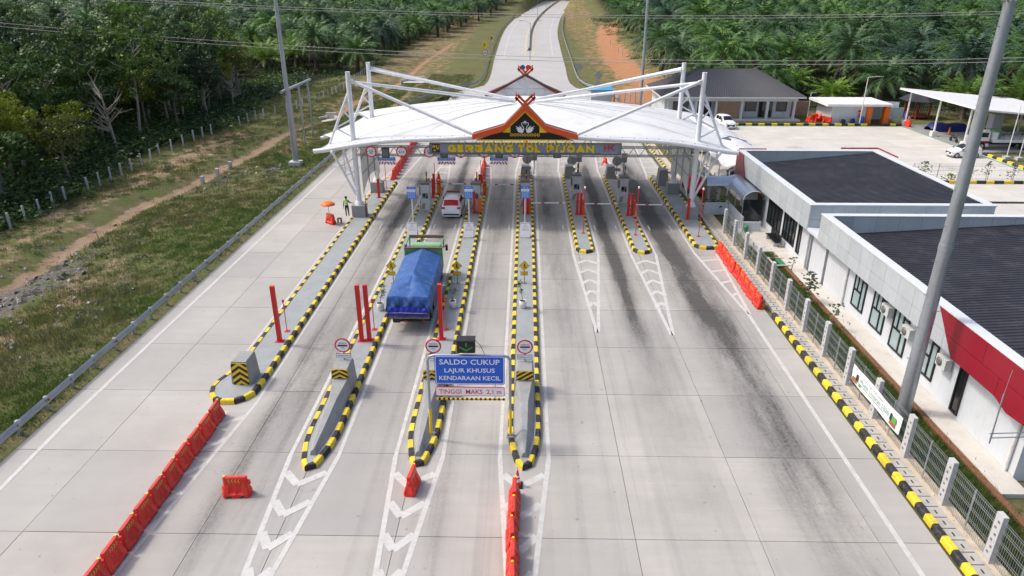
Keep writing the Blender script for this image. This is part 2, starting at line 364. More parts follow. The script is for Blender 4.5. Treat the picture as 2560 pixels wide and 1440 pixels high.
# ================================================================ terrain
def sm(a, b, x):
    t = np.clip((x - a) / (b - a), 0, 1); return t * t * (3 - 2 * t)
def hill(Y):
    t = np.maximum(0, Y - 165.0); return .035 * t * (t / (t + 25.0))
def GT(x, y):                                    # pixel onto the road profile
    d = ray(x, y); lo, hi = 5.0, 900.0
    for _ in range(40):
        m = (lo + hi) / 2; t = m / d.y
        if H + t * d.z > hill(m): lo = m
        else: hi = m
    return Vector((lo * d.x / d.y, lo, float(hill(lo))))
ROAD_L = [GT(*p) for p in ((1214, 211), (1238, 141), (1257, 86), (1277, 57), (1316, 23), (1345, 4))]
ROAD_R = [GT(*p) for p in ((1429, 213), (1413, 166), (1402, 125), (1394, 86), (1396, 64), (1404, 41), (1423, 20), (1449, 0))]
def dist_poly(X, Y, pts):
    d = np.full(X.shape, 1e9)
    for (a, b) in zip(pts[:-1], pts[1:]):
        ax, ay, bx, by = a[0], a[1], b[0], b[1]; L = (bx - ax) ** 2 + (by - ay) ** 2
        t = np.clip(((X - ax) * (bx - ax) + (Y - ay) * (by - ay)) / L, 0, 1)
        d = np.minimum(d, np.hypot(X - ax - t * (bx - ax), Y - ay - t * (by - ay)))
    return d
def fnoise(X, Y, sc, seed):
    rs = np.random.RandomState(seed); o = np.zeros(X.shape)
    for k in range(7):
        a = rs.rand() * 2 * PI; f = sc * (.6 + rs.rand() * 1.2); o += np.sin((X * math.cos(a) + Y * math.sin(a)) * f + rs.rand() * 6.28)
    return o / 7
PATHL = [(-35.2, 20), (-36.1, 43.5), (-36.6, 52), (-36.9, 66), (-35.4, 74), (-34.3, 88), (-34.5, 102), (-31, 113), (-31.2, 134), (-27, 156), (-28, 190), (-24, 240)]
CUTR = [(16.5, 120), (20, 135), (24, 128), (27, 140), (24, 160), (24.5, 200), (26, 240), (33, 290)]
RC = [Vector((-2, 100, 0)), Vector((0.5, 140, 0))] + [(ROAD_L[i] + ROAD_R[j]) / 2 for i, j in ((0, 0), (1, 2), (2, 3), (3, 4), (4, 6), (5, 7))]
def terrain_z(X, Y):
    z = hill(Y) + 0 * X
    off = sm(-23.0, -30.0, X); z = z + off * (fnoise(X, Y, .25, 1) * .28 + fnoise(X, Y, .9, 2) * .10 - .1)
    z = z - off * .75 * np.exp(-(dist_poly(X, Y, PATHL) / 1.6) ** 2)
    bank = sm(18, 40, X) * sm(112, 160, Y); z = z + bank * (3.2 + fnoise(X, Y, .12, 5) * .5)
    z = z + sm(150, 240, Y) * sm(-40, -70, X) * 1.5
    z = z + sm(330, 620, Y) * 26
    d = dist_poly(X, Y, [(p.x, p.y) for p in RC]); rd = sm(13, 10, d) * sm(84, 95, Y)
    z = z * (1 - rd) + (hill(Y) - .12) * rd
    flat = sm(-22.9, -22.6, X) * sm(62, 60, X) * sm(112, 110, Y); z = z * (1 - flat) - .09 * flat
    return z
def tz(x, y): return float(terrain_z(np.array([x], float), np.array([y], float))[0])
xs = np.concatenate([np.arange(-700, -120, 20), np.arange(-120, -70, 2.5), np.arange(-70, -22, .7), np.arange(-22, 60, 2), np.arange(60, 130, 4), np.arange(130, 701, 20)])
ys = np.concatenate([np.arange(-30, 14, 4), np.arange(14, 150, .8), np.arange(150, 330, 4), np.arange(330, 800, 15)])
GX, GY = np.meshgrid(xs, ys); GZ = terrain_z(GX, GY)
nx, ny = len(xs), len(ys)
me = bpy.data.meshes.new('ground')
idx = np.arange(nx * ny).reshape(ny, nx)
q = np.stack([idx[:-1, :-1], idx[:-1, 1:], idx[1:, 1:], idx[1:, :-1]], -1).reshape(-1, 4)
me.vertices.add(nx * ny); me.vertices.foreach_set('co', np.stack([GX, GY, GZ], -1).ravel())
me.loops.add(q.size); me.loops.foreach_set('vertex_index', q.ravel()); me.polygons.add(len(q)); me.polygons.foreach_set('loop_start', np.arange(0, q.size, 4)); me.polygons.foreach_set('loop_total', np.full(len(q), 4)); me.polygons.foreach_set('use_smooth', np.ones(len(q), bool)); me.update()
dp = dist_poly(GX, GY, PATHL); dc = dist_poly(GX, GY, CUTR)
soil = np.clip(1.25 * np.exp(-(dp / .62) ** 2) + (.50 * np.exp(-((GX + 40.5) / 4.0) ** 2) * sm(110, 95, GY) + .38 * np.exp(-((GX + 30.5) / 4.0) ** 2)) * (1 - .8 * np.exp(-(dp / 2.2) ** 2)) + .9 * np.exp(-(dc / 4.5) ** 2) + .12 * (fnoise(GX, GY, .2, 9) > .1), 0, 1)
soil = np.maximum(soil, .44 * sm(95, 120, GY) * sm(-14, -22, GX) * sm(-42, -36, GX))
soil = np.maximum(soil, .41 * sm(118, 130, GY) * sm(14, 17, GX) * sm(36, 28, GX))
soil = np.maximum(soil, .95 * np.exp(-(((GX - 21) / 6) ** 2 + ((GY - 138) / 14) ** 2)))
grav = np.clip(.72 * np.exp(-(((GX + 34.2) / 3.2) ** 2 + ((GY - 44) / 9) ** 2)) + .5 * np.exp(-(((GX + 33) / 2.5) ** 2 + ((GY - 72) / 7) ** 2)) + .55 * np.exp(-(((GX + 28) / 2.2) ** 2 + ((GY - 77) / 4) ** 2)) + .35 * np.exp(-(((GX + 28) / 2.2) ** 2 + ((GY - 38) / 6) ** 2)), 0, 1)
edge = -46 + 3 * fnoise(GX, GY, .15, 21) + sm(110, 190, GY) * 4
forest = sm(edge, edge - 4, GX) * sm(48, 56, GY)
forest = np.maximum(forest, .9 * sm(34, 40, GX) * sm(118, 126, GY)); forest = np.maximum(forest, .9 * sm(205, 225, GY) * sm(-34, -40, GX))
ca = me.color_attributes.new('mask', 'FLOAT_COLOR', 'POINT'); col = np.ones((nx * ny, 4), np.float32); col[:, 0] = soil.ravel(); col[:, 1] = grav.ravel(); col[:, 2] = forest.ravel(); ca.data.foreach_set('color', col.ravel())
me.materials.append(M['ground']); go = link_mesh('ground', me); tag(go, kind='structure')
# ================================================================ toll plaza paving, slab by slab
plaza = thing('toll_plaza_pavement', None, None, (0, 40, 0), kind='structure')
b = MB(); b.box((-3.65, 51, -.24), (37.5, 90, .3)); b.build('joint_bed', 'joint_fill', plaza)
XJ = [-22.45, -18.75, -15.15, -12.1, -9.1, -4.7, -.2, 4.2, 8.8, 13.15, 15.3]
shared = {}
for i in range(len(XJ) - 1):
    for j in range(1, 20):
        y0, y1 = 5.0 * j + .05, 5.0 * j + 5.05; wd = XJ[i + 1] - XJ[i] - .024; key = round(wd, 3)
        if key not in shared:
            b = MB(); b.box((0, 0, -.1), (wd, 4.976, .2)); shared[key] = b.mesh('slab', 'slab')
        o = link_mesh('slab', shared[key], plaza); o.location = ((XJ[i] + XJ[i + 1]) / 2, (y0 + y1) / 2 - 40, R.uniform(-.004, .003))
# carriageways beyond the plaza
def strip(mb, Lp, Rp, dz, m=0, n=26):
    def samp(P, k):
        P = [Vector(p) for p in P]; d = [0]
        for a, c in zip(P[:-1], P[1:]): d.append(d[-1] + (c - a).length)
        o = []
        for i in range(k):
            t = d[-1] * i / (k - 1); j = max(q for q in range(len(P) - 1) if d[q] <= t + 1e-6); u = (t - d[j]) / max(1e-6, d[j + 1] - d[j])
            p0, p1, p2, p3 = P[max(j - 1, 0)], P[j], P[j + 1], P[min(j + 2, len(P) - 1)]
            c_ = .5 * ((2 * p1) + (p2 - p0) * u + (2 * p0 - 5 * p1 + 4 * p2 - p3) * u * u + (3 * p1 - p0 - 3 * p2 + p3) * u ** 3)
            c_.z = float(hill(c_.y)); o.append(c_)
        return o
    A, B = samp(Lp, n), samp(Rp, n); up = Vector((0, 0, dz))
    mb.grid([[a + up, a.lerp(c, .5) + up, c + up] for a, c in zip(A, B)], m)
    return A, B
LE = [Vector((-22.45, 100.1, 0)), Vector((-20.5, 112, 0)), Vector((-13.6, 141, 0))] + ROAD_L
RE = [Vector((15.3, 100.1, 0)), Vector((15.2, 116, 0)), Vector((13.6, 138, 0))] + ROAD_R
mb = MB(); A, B = strip(mb, LE, RE, .0, 0, 60); road = mb.build('expressway', 'road_conc', kind='structure')
def between(A, B, f, w, z=.006):                  # painted line at fraction f
    pts = [a.lerp(c, f) for a, c in zip(A, B)]; o = []
    for i, p in enumerate(pts):
        d = (pts[min(i + 1, len(pts) - 1)] - pts[max(i - 1, 0)]); n = Vector((-d.y, d.x, 0)).normalized() * w / 2
        o.append([p - n + Vector((0, 0, z)), p + n + Vector((0, 0, z))])
    return o
mk = MB()
k0 = 16
for f in (.13, .86): mk.grid([r[::-1] for r in between(A, B, f, .22)][k0:], 0, False)
for f in (.44, .56): mk.grid([r[::-1] for r in between(A, B, f, .16)][k0:], 1, False)
mk.build('lane_line', ['line_white', 'kerb_yellow'], road)
# concrete median barrier with lamp posts
med = thing('median_barrier', 'long grey concrete barrier dividing the two carriageways of the curving road', 'barrier', A[k0].lerp(B[k0], .5))
pts = [a.lerp(c, .5) for a, c in zip(A, B)][k0 + 2:]
rows = []
for i, p in enumerate(pts):
    d = (pts[min(i + 1, len(pts) - 1)] - pts[max(i - 1, 0)]); n = Vector((-d.y, d.x, 0)).normalized()
    rows.append([p + n * x + Vector((0, 0, z)) for x, z in ((.65, -.02), (.62, .1), (.25, .35), (.15, .85), (-.15, .85), (-.25, .35), (-.62, .1), (-.65, -.02))])
b = MB(); b.grid(rows); b.build('barrier_wall', 'conc_grey', med)
# ---------------------------------------------------------------- painted markings on the plaza
mk = MB()
def line(p, q, w=.2, z=.006):
    p = Vector((p[0], p[1], 0)); q = Vector((q[0], q[1], 0)); n = Vector((-(q - p).y, (q - p).x, 0)).normalized() * w / 2
    mk.add([a + Vector((0, 0, z)) for a in (p - n, q - n, q + n, p + n)], [(0, 1, 2, 3)])
ISL = dict(I2=(-9.85, -8.3, 23.7, 70), I3=(-5.25, -3.75, 24.0, 70), I4=(-.7, .85, 23.9, 75.5))
for (xa, xb, y0, y1) in ISL.values():
    c = (xa + xb) / 2 - .18
    line((xa - .28, 24.8), (xa - .28, y1), .17); line((xb + .28, 24.8), (xb + .28, y1), .17)
    line((xa - .28, 24.8), (c - .12, 14.0), .2); line((xb + .28, 24.8), (c + .12, 14.0), .2)
    for k, ya in enumerate((22.9, 21.1, 19.35, 17.6)):
        f = (24.8 - ya - .5) / 10.8; l = xa - .2 + (c - .1 - xa + .2) * f; r_ = xb + .2 + (c + .1 - xb - .2) * f
        line((l, ya + .80), (c, ya), .34, .010); line((c, ya), (r_, ya + .80), .34, .0095)
line((-13.1, 71), (-13.1, 29), .15); line((-13.1, 29), (-14.25, 17.0), .16); line((-14.32, 28.2), (-14.32, 17.0), .2)
for ya in (26.9, 25.1, 23.3, 21.5, 19.8): line((-14.3, ya), (-13.1 - (29 - ya - .8) * .096, ya + .9), .28, .0095)
line((-15.55, 70), (-15.5, 32), .13)
line((-21.45, 100), (-21.45, 27), .2); line((-21.45, 27), (-21.25, 22), .2); line((-21.25, 22), (-20.6, 17.5), .2)
for (xa, xb, xt, yt) in ((4.0, 5.45, 4.4, 36.9), (8.4, 9.85, 8.75, 36.6)):
    line((xa - .22, 50), (xt - .05, yt), .2); line((xb + .22, 50), (xt + .05, yt), .2)
    line((xa - .22, 50), (xa - .22, 76), .17); line((xb + .22, 50), (xb + .22, 76), .17)
    for k in range(5):
        yy = 48.6 - k * 1.9; f = (50 - yy) / (50 - yt); l = xa - .15 + (xt - xa) * f; r_ = xb + .15 + (xt - xb) * f; c = (l + r_) / 2
        line((l, yy - .5), (c, yy + .25), .3, .0095); line((c, yy + .25), (r_, yy - .5), .3, .010)
line((13.1, 50.5), (14.05, 39.6), .2); line((14.75, 50.3), (14.15, 39.6), .2); line((13.1, 50.5), (13.1, 74), .15); line((14.05, 39.6), (13.95, 25), .2); line((13.95, 25), (13.85, 6), .2)
for k in range(4): yy = 48.8 - k * 2.1; f = (50.5 - yy) / 11; line((13.1 + f, yy), (14.75 - .55 * f, yy + .35), .3, .0095)
# the far side of the gate
for (xa, xb, y0, yt) in ((-9.85, -8.3, 71.2, 85), (-5.25, -3.75, 71.2, 88), (-.7, .85, 76.8, 92), (4.0, 5.45, 77, 93), (8.4, 9.85, 77, 93)):
    c = (xa + xb) / 2; line((xa - .3, y0 - 1), (c - .1, yt), .2); line((xb + .3, y0 - 1), (c + .1, yt), .2)
    for k in range(4):
        yy = y0 + 1.3 + k * 2.6; f = (yy - y0) / (yt - y0) * .9; line((xa + (c - xa) * f, yy), (c, yy + .6), .3, .0095); line((c, yy + .6), (xb + (c - xb) * f, yy), .3, .010)
line((-13.2, 72), (-11.6, 98), .2); line((-15.3, 72), (-11.8, 98), .2)
for k in range(6): yy = 73.5 + k * 3; line((-15.1 + k * .42, yy), (-13.1 + .22 * k, yy + .5), .3, .0095)
for k in range(5): yy = 76 + k * 2.4; line((13.4 + k * .18, yy), (14.9 - .05 * k, yy + .2), .25, .0095)
line((13.2, 74), (14.6, 96), .2); line((15.0, 75), (14.8, 96), .16)
for xx in (-11.4, -6.8, -2.2, 2.4, 6.9, 11.5):
    for dx in (-.9, .9): line((xx + dx, 57.2), (xx + dx, 56.0), .12)
mo = mk.build('road_marking', 'line_white', plaza)
# ---------------------------------------------------------------- parking yard and the strip beside the road
yard = thing('parking_yard', None, None, (38, 85, 0), kind='structure')
b = MB(); b.box((38.2, 85, -.24), (36, 40, .3)); b.box((62, 68, -.24), (50, 7.4, .3)); b.box((47.6, 54.6, -.24), (28.8, 20, .3)); b.build('joint_bed', 'joint_fill', yard)
def slabrow(x0, x1, y0, y1, nx_, ny_):
    for i in range(nx_):
        for j in range(ny_):
            wd, hd = (x1 - x0) / nx_, (y1 - y0) / ny_; key = ('p', round(wd, 2), round(hd, 2))
            if key not in shared:
                bb = MB(); bb.box((0, 0, -.1), (wd - .035, hd - .035, .2)); shared[key] = bb.mesh('slab', 'slab_pale')
            o = link_mesh('slab', shared[key], yard); o.location = (x0 + wd * (i + .5) - 38, y0 + hd * (j + .5) - 85, R.uniform(-.004, .004))
slabrow(20.6, 56, 65.2, 104.8, 9, 8); slabrow(56, 86, 64.6, 71.4, 8, 1); slabrow(33.2, 62, 44.8, 64.5, 7, 4)
b = MB(); b.box((55.6, 88.3, .012), (.28, 32.6, .012)); b.box((38, 104.6, .012), (34, .22, .012)); b.build('painted_line', 'green_line', yard)
foot = thing('roadside_strip', None, None, (16.5, 50, 0), kind='structure')
b = MB(); b.box((16.0, 52, .0), (.62, 80, .26)); b.build('drain_paving', 'paver', foot)
b = MB()
for k in range(133): b.box((16.0, 12.3 + k * .6, .134), (.5, .03, .01)); b.box((16.0, 12.6 + k * .6, .133), (.06, .2, .008))
b.build('drain_slot', 'kerb_black', foot, kind='stuff')
b = MB(); b.box((16.62, 52, -.02), (.6, 80, .2)); b.build('sand_bed', 'sand', foot)
b = MB(); b.box((19.78, 40.5, -.0), (1.1, 35.6, .24)); b.box((19.1, 54.5, -.0), (2.4, 7.6, .22)); b.build('footpath', 'path_conc', foot)
b = MB(); b.box((19.08, 34, -.0), (.28, 32, .16)); b.build('mulch_bed', 'mulch', foot)
# ================================================================ islands with kerb blocks
def resample(P, step, closed):
    P = [Vector((p[0], p[1], 0)) for p in P]
    if closed: P = P + [P[0]]
    d = [0]
    for a, c in zip(P[:-1], P[1:]): d.append(d[-1] + (c - a).length)
    n = max(3, round(d[-1] / step))
    if closed and n % 2: n += 1
    o = []
    for i in range(n + (0 if closed else 1)):
        t = d[-1] * (i + (R.uniform(-.09, .09) if 0 < i < n else 0)) / n; j = max(q for q in range(len(P) - 1) if d[q] <= t + 1e-6); o.append(P[j].lerp(P[j + 1], (t - d[j]) / max(1e-6, d[j + 1] - d[j])))
    return o
def kerb_run(P, parent, closed=True, w=.24, h=.24, step=.62, z0=-.02, inward=1):
    S = resample(P, step, closed); n = len(S); nor = []
    for i in range(n):
        a = S[i - 1] if (i or closed) else S[0]; c = S[(i + 1) % n] if (i < n - 1 or closed) else S[-1]; t = (c - a).normalized(); nor.append(Vector((-t.y, t.x, 0)) * inward)
    for i in range(n if closed else n - 1):
        a, c = S[i], S[(i + 1) % n]; na, nc = nor[i], nor[(i + 1) % n]; e = (c - a).normalized() * .006
        a = a + e; c = c - e; b = MB(); jz = R.uniform(-.006, .006)
        pr = ((0, z0), (.02, h - .05 + jz), (.06, h + jz), (w, h + jz), (w, z0))
        va = [a + na * x + Vector((0, 0, z)) for x, z in pr]; vc = [c + nc * x + Vector((0, 0, z)) for x, z in pr]; k = len(pr)
        b.add(va + vc, [(j, j + 1, k + j + 1, k + j) if inward < 0 else (k + j, k + j + 1, j + 1, j) for j in range(k - 1)] + [list(range(k)), list(range(2 * k - 1, k - 1, -1))])
        b.build('kerb_block', 'kerb_yellow' if i % 2 else 'kerb_black', parent)
    return S, nor
def arc(cx, cy, rx, ry, a0, a1, n=8): return [(cx + rx * math.cos(math.radians(a0 + (a1 - a0) * i / n)), cy + ry * math.sin(math.radians(a0 + (a1 - a0) * i / n))) for i in range(n + 1)]
def outline(xa, xb, y0, y1, nose, tail='round', bulge=0):
    c = (xa + xb) / 2; hw = (xb - xa) / 2; P = []
    if nose == 'point': P += [(xa, y0 + 3.6), (xa + .02, y0 + 2.6), (xa + .12, y0 + 1.6), (xa + .32, y0 + .7), (c - .3, y0 + .12), (c, y0), (c + .3, y0 + .12), (xb - .32, y0 + .7), (xb - .12, y0 + 1.6), (xb - .02, y0 + 2.6), (xb, y0 + 3.6)]
    elif nose == 'round': P += arc(c, y0 + .75, hw, .75, 180, 360, 10)
    elif nose == 'bulge': P += [(xa, y0 + 5), (xa - .05, y0 + 3.6)] + arc(c - .28, y0 + 1.6, hw + .32, 1.6, 170, 340, 12) + [(xb, y0 + 2.6)]
    if tail == 'point': P += [(xb, y1 - 3), (xb - .3, y1 - .8), (c + .2, y1), (c - .2, y1), (xa + .3, y1 - .8), (xa, y1 - 3)]
    else: P += arc(c, y1 - .6, hw, .6, 0, 180, 8)
    return P
GI = 'long grey lane islands with black and yellow kerbs'
def island(label, *a):
    P = outline(*a); c = ((a[0] + a[1]) / 2, (a[2] + a[3]) / 2, 0)
    t = thing('lane_island', label, 'traffic island', c)
    S, nor = kerb_run(P, t)
    b = MB(); b.prism([s + n * .235 for s, n in zip(S, nor)], -.02, .205); b.build('deck', 'island_grey', t)
    return t
island('lane island with a rounded bulging end, nearest the guard rail, carrying one red post', -15.25, -13.3, 28.7, 71.6, 'bulge')
island('pointed lane island between the truck lane and the lane beside the bulb-ended island', -9.85, -8.3, 23.7, 70.2, 'point')
island('pointed lane island right of the tarped truck, with one overhead sign leg on it', -5.25, -3.75, 24.0, 70.2, 'point')
island('central pointed lane island with diagonal striped block and row of barriers before it', -.7, .85, 23.9, 76.2, 'point', 'point')
island('short round-ended lane island with barrier arm over the oil-streaked lane', 4.0, 5.45, 50.2, 76.4, 'round', 'point')
island('short round-ended lane island with pale painted deck, second from the office fence', 8.4, 9.85, 50.1, 76.4, 'round', 'point')
island('wide short lane island under the canopy leg next to the office fence', 13.35, 15.35, 51.2, 74.0, 'round')
kr = thing('roadside_kerb', 'long black and yellow kerb between the exit lane and the office fence', 'kerb', (15.45, 30, 0))
kerb_run([(15.42, 39.4), (15.42, 9.0)], kr, False, w=.25, inward=1)
kr = thing('roadside_kerb', 'black and yellow kerb beyond the gate beside the sandy fence strip', 'kerb', (15.9, 84, 0))
kerb_run([(15.7, 75), (15.75, 97)], kr, False, w=.25, inward=-1)
# ================================================================ crash noses
NS = [(30.9, .42, 1.36, .52), (29.75, .42, 1.36, .52), (29.735, .42, .84, .5), (28.2, .22, .62, .46), (26.2, .18, .48, .42), (24.6, .09, .32, .14)]
def nose(x, y0, label, chev, flip=False, short=False, group=None, h=1.0):
    t = thing('crash_nose', label, 'crash cushion', (x, y0, .2), group)
    b = MB(); S = NS[:2] if short else NS; rows = []
    for (Y, ht, z, hb) in S: rows.append([Vector((s * w_, (Y - 30.3), zz)) for s, w_, zz in ((-1, hb, 0), (-1, ht, z * h - .14), (-1, ht - .06, z * h - .06), (1, ht - .06, z * h - .06), (1, ht, z * h - .14), (1, hb, 0))])
    b2 = MB(); b2.grid(rows, 0, False); n = len(rows[0]); k = len(rows)
    b2.add(rows[0], [list(range(n))]); b2.add(rows[-1], [list(range(n))[::-1]])
    if flip: b2.v = [(-p[0], -p[1], p[2]) for p in b2.v]
    off = Vector((x, y0, .2)); b2.v = [(p[0] + x, p[1] + y0, p[2] + .2) for p in b2.v]
    b2.build('nose_body', 'conc_grey', t)
    if chev:
        hh = 1.26 if short else .48; w_ = .80; zc = (.60 if short else 1.06) ; yy = 29.75 - 30.3 - .03
        if not short: yy = -.60
        b = MB(); b.box((x, y0 + yy, .2 + zc), (w_, .03, hh), m=0)
        for k in range(5 if short else 4):
            z0 = .2 + zc - hh / 2 + (k - 1) * (.34 if short else .24); tk = .17 if short else .12; rise = .3 if short else .22; lo, hi = .2 + zc - hh / 2, .2 + zc + hh / 2
            for s in ((-1, 1) if chev == 'v' else (1,)):
                if chev == 'v': poly = [(0, z0 + rise), (s * w_ / 2, z0), (s * w_ / 2, z0 + tk), (0, z0 + rise + tk)]
                else: poly = [(-w_ / 2, z0 - .1), (w_ / 2, z0 + .4), (w_ / 2, z0 + .4 + tk), (-w_ / 2, z0 - .1 + tk)]
                # clip to the plate
                for (lim, sg) in ((lo, 1), (hi, -1)):
                    o = []
                    for i in range(len(poly)):
                        p, q2 = poly[i], poly[(i + 1) % len(poly)]; pi, qi = (p[1] - lim) * sg >= 0, (q2[1] - lim) * sg >= 0
                        if pi: o.append(p)
                        if pi != qi: u = (lim - p[1]) / (q2[1] - p[1]); o.append((p[0] + (q2[0] - p[0]) * u, lim))
                    poly = o
                    if not poly: break
                if len(poly) > 2: b.add([(x + p[0], y0 + yy - .019 - .001 * (s > 0), p[1]) for p in poly], [list(range(len(poly)))], 1)
        b.build('chevron_plate', ['yellow', 'black'], t)
    return t
nose(-14.3, 30.9, 'grey block with yellow and black chevrons on the bulb-ended island', 'v', short=True)
nose(-9.05, 30.3, 'grey tapering crash nose with chevron plate on the island left of the truck lane', 'v')
nose(-4.5, 30.3, 'grey tapering crash nose half hidden behind the blue overhead sign', 'v')
nose(.08, 30.3, 'grey tapering crash nose with slanting yellow and black stripes', 'd')
for x, l in ((.08, 'on the central island'), (4.72, 'behind the barrier of the oil-streaked lane'), (9.12, 'on the second island from the office fence')):
    nose(x, 73.0, 'dark grey rear crash nose ' + l + ' beyond the canopy', None, True)
nose(14.1, 70.2, 'dark grey rounded block beside the rear canopy leg near the fence', None, True, True, h=1.25)
# ================================================================ red posts
def post(name, label, bx, by, tx, ty, wd, mat_='red_paint', cat='post', n=2, cap=None, group=None, pz=.205):
    p = G(bx, by, pz); q = V(tx, ty, p.y); hgt = q.z - pz
    t = thing(name, label, cat, p, group)
    b = MB()
    if wd > .1: b.box((p.x, p.y, pz + hgt / 2), (wd, wd, hgt)); 
    else: b.tube(p, (p.x, p.y, pz + hgt), wd / 2, n=8)
    b.build('shaft', mat_, t)
    b = MB(); b.box((p.x, p.y, pz + .02), (wd * 2.1 if wd > .1 else .26, wd * 1.7 if wd > .1 else .26, .04)); b.build('base_plate', mat_, t)
    if cap:
        b = MB(); b.lathe([(wd * .8, 0), (wd * 1.4, .08), (wd * 1.3, .16), (wd * .5, .2)], (p.x, p.y, pz + hgt - .12), 8); b.build('sensor_head', cap, t)
    return p, hgt
post('sensor_post', 'single tall square red post on the bulb-ended island', 700, 853, 688, 715, .22)
post('sensor_post', 'square red post of the pair on the island left of the truck, outer one', 905, 852, 896, 713, .22)
post('sensor_post', 'square red post of the pair on the island left of the truck, truck-side one', 924, 850, 915, 712, .22)
post('sensor_post', 'single tall square red post right of the blue tarped truck', 1104, 848, 1097, 710, .22)
for a, l in (((718, 828, 708, 752), 'on the bulb-ended island'), ((936, 824, 928, 750), 'beside the pair of red posts'), ((1116, 824, 1108, 750), 'beside the single red post behind the truck')):
    post('thin_post', 'thin red rod with a small head ' + l, *a, .05, cap='red_paint')
for a, l in (((1458, 583, 1459, 468), 'on the island of the oil-streaked lane'), ((1589, 587, 1596, 468), 'on the pale painted island'), ((1746, 591, 1760, 472), 'on the wide island next to the fence'), ((917, 540, 911, 488), 'beside the canopy leg plinth near the orange umbrella')):
    post('thin_post', 'tall thin red rod with white head ' + l, *a, .06, cap='sign_white')
for a, l in (((948, 494, 944, 447), 'before the rear canopy plinth by the hi-vis worker'), ((1074, 494, 1071, 446), 'left of the pair behind the truck-lane machine'), ((1083, 494, 1080, 446), 'right of the pair behind the truck-lane machine'), ((1190, 485, 1188, 446), 'behind the machine the white car is passing'), ((1199, 482, 1197, 446), 'behind the second blue tariff board'), ((1311, 480, 1311, 443), 'left of the pair behind the central tariff board'), ((1321, 480, 1321, 443), 'right of the pair behind the central tariff board'), ((1432, 478, 1431, 446), 'behind the machine of the oil-streaked lane'), ((1718, 548, 1721, 496), 'before the canopy leg near the fence')):
    post('sensor_post', 'short square red post ' + l, *a, .2)
for a, l in (((966, 470, 962, 408), 'under the striped height board of the outer lane'), ((1088, 470, 1083, 408), 'beside the second striped height board'), ((1203, 466, 1200, 400), 'beside the third striped height board')):
    post('thin_post', 'thin dark red rod ' + l, *a, .06)
# ================================================================ round gate signs on the crash noses
XA, ZA = (1, 0, 0), (0, 0, 1)
def disc(b, c, r, m, dep=.02, n=28): b.extr([(r * math.cos(2 * PI * i / n), r * math.sin(2 * PI * i / n)) for i in range(n)], c, XA, ZA, dep, m)
def gate_sign(x, label):
    Y = 30.75; zc = V(1306, 866, Y).z; t = thing('round_sign', label, 'sign', (x, Y, 1.5))
    b = MB(); b.tube((x, Y, 1.45), (x, Y, zc), .04); b.build('pole', 'galv', t)
    b = MB(); disc(b, (x, Y - .04, zc), .40, 0); disc(b, (x, Y - .062, zc), .325, 1, .012); b.box((x, Y - .08, zc), (.48, .01, .085), m=2)
    put_text(b, 'GERBANG', (x, Y - .076, zc + .13), XA, ZA, .42, .09, 2); put_text(b, 'TOL', (x, Y - .076, zc - .13), XA, ZA, .2, .085, 2); b.build('disc', ['sign_red', 'sign_white', 'print_dark'], t)
    b = MB(); b.box((x, Y - .05, zc - .58), (.74, .02, .27), m=1); b.box((x, Y - .063, zc - .58), (.70, .006, .23), m=0); put_text(b, 'TEMPELKAN KARTU', (x, Y - .068, zc - .58), XA, ZA, .62, .085, 1); b.build('plate', ['sign_white', 'print_dark'], t)
gate_sign(-9.05, 'round red-rimmed toll gate sign on the crash nose left of the truck lane')
gate_sign(-4.5, 'round red-rimmed toll gate sign partly behind the blue overhead sign')
gate_sign(.08, 'round red-rimmed toll gate sign on the diagonal-striped crash nose')
# ================================================================ worker signs, pots, boards, tariff signs
def work_sign(px, py, sx, sy, label):
    p = G(px, py, .205); c = V(sx, sy, p.y); t = thing('worker_sign', label, 'sign', p)
    b = MB(); b.tube(p, (p.x, p.y, c.z), .025); b.box((p.x, p.y, .22), (.3, .3, .03)); b.build('pole', 'dark_steel', t)
    b = MB(); r = .36; b.extr([(0, -r), (r, 0), (0, r), (-r, 0)], (c.x, p.y - .03, c.z), XA, ZA, .02, 0); r = .33; b.extr([(0, -r), (r, 0), (0, r), (-r, 0)], (c.x, p.y - .051, c.z), XA, ZA, .006, 1)
    f = p.y - .060
    for poly in ([(-.03, .13), (.03, .13), (.03, .19), (-.03, .19)], [(-.05, .0), (.03, .0), (.02, .12), (-.04, .12)], [(-.06, -.17), (-.02, -.17), (.02, .0), (-.03, .0)], [(.05, -.17), (.09, -.17), (.03, .0), (-.01, .0)], [(.02, .1), (.1, -.02), (.12, 0), (.04, .12)], [(.06, -.17), (.15, -.17), (.12, -.09), (.08, -.09)]):
        b.add([(c.x + q[0], f, c.z + q[1]) for q in poly], [(0, 1, 2, 3)], 0)
    b.build('diamond_plate', ['print_dark', 'yellow'], t)
    b = MB(); z = c.z - .56; b.box((c.x, p.y - .03, z), (.5, .02, .28), m=0); b.box((c.x, p.y - .043, z), (.46, .006, .24), m=1)
    for k, s in enumerate(('HATI-HATI', 'ADA PEKERJAAN')): put_text(b, s, (c.x, p.y - .049, z + .05 - .1 * k), XA, ZA, .34 if k else .22, .055, 0)
    b.build('text_plate', ['print_dark', 'yellow'], t)
work_sign(984, 708, 978, 664, 'yellow diamond worker sign left of the blue tarped truck')
work_sign(1144, 708, 1142, 664, 'yellow diamond worker sign on the island right of the truck')
work_sign(1311, 708, 1311, 664, 'yellow diamond worker sign on the central island')
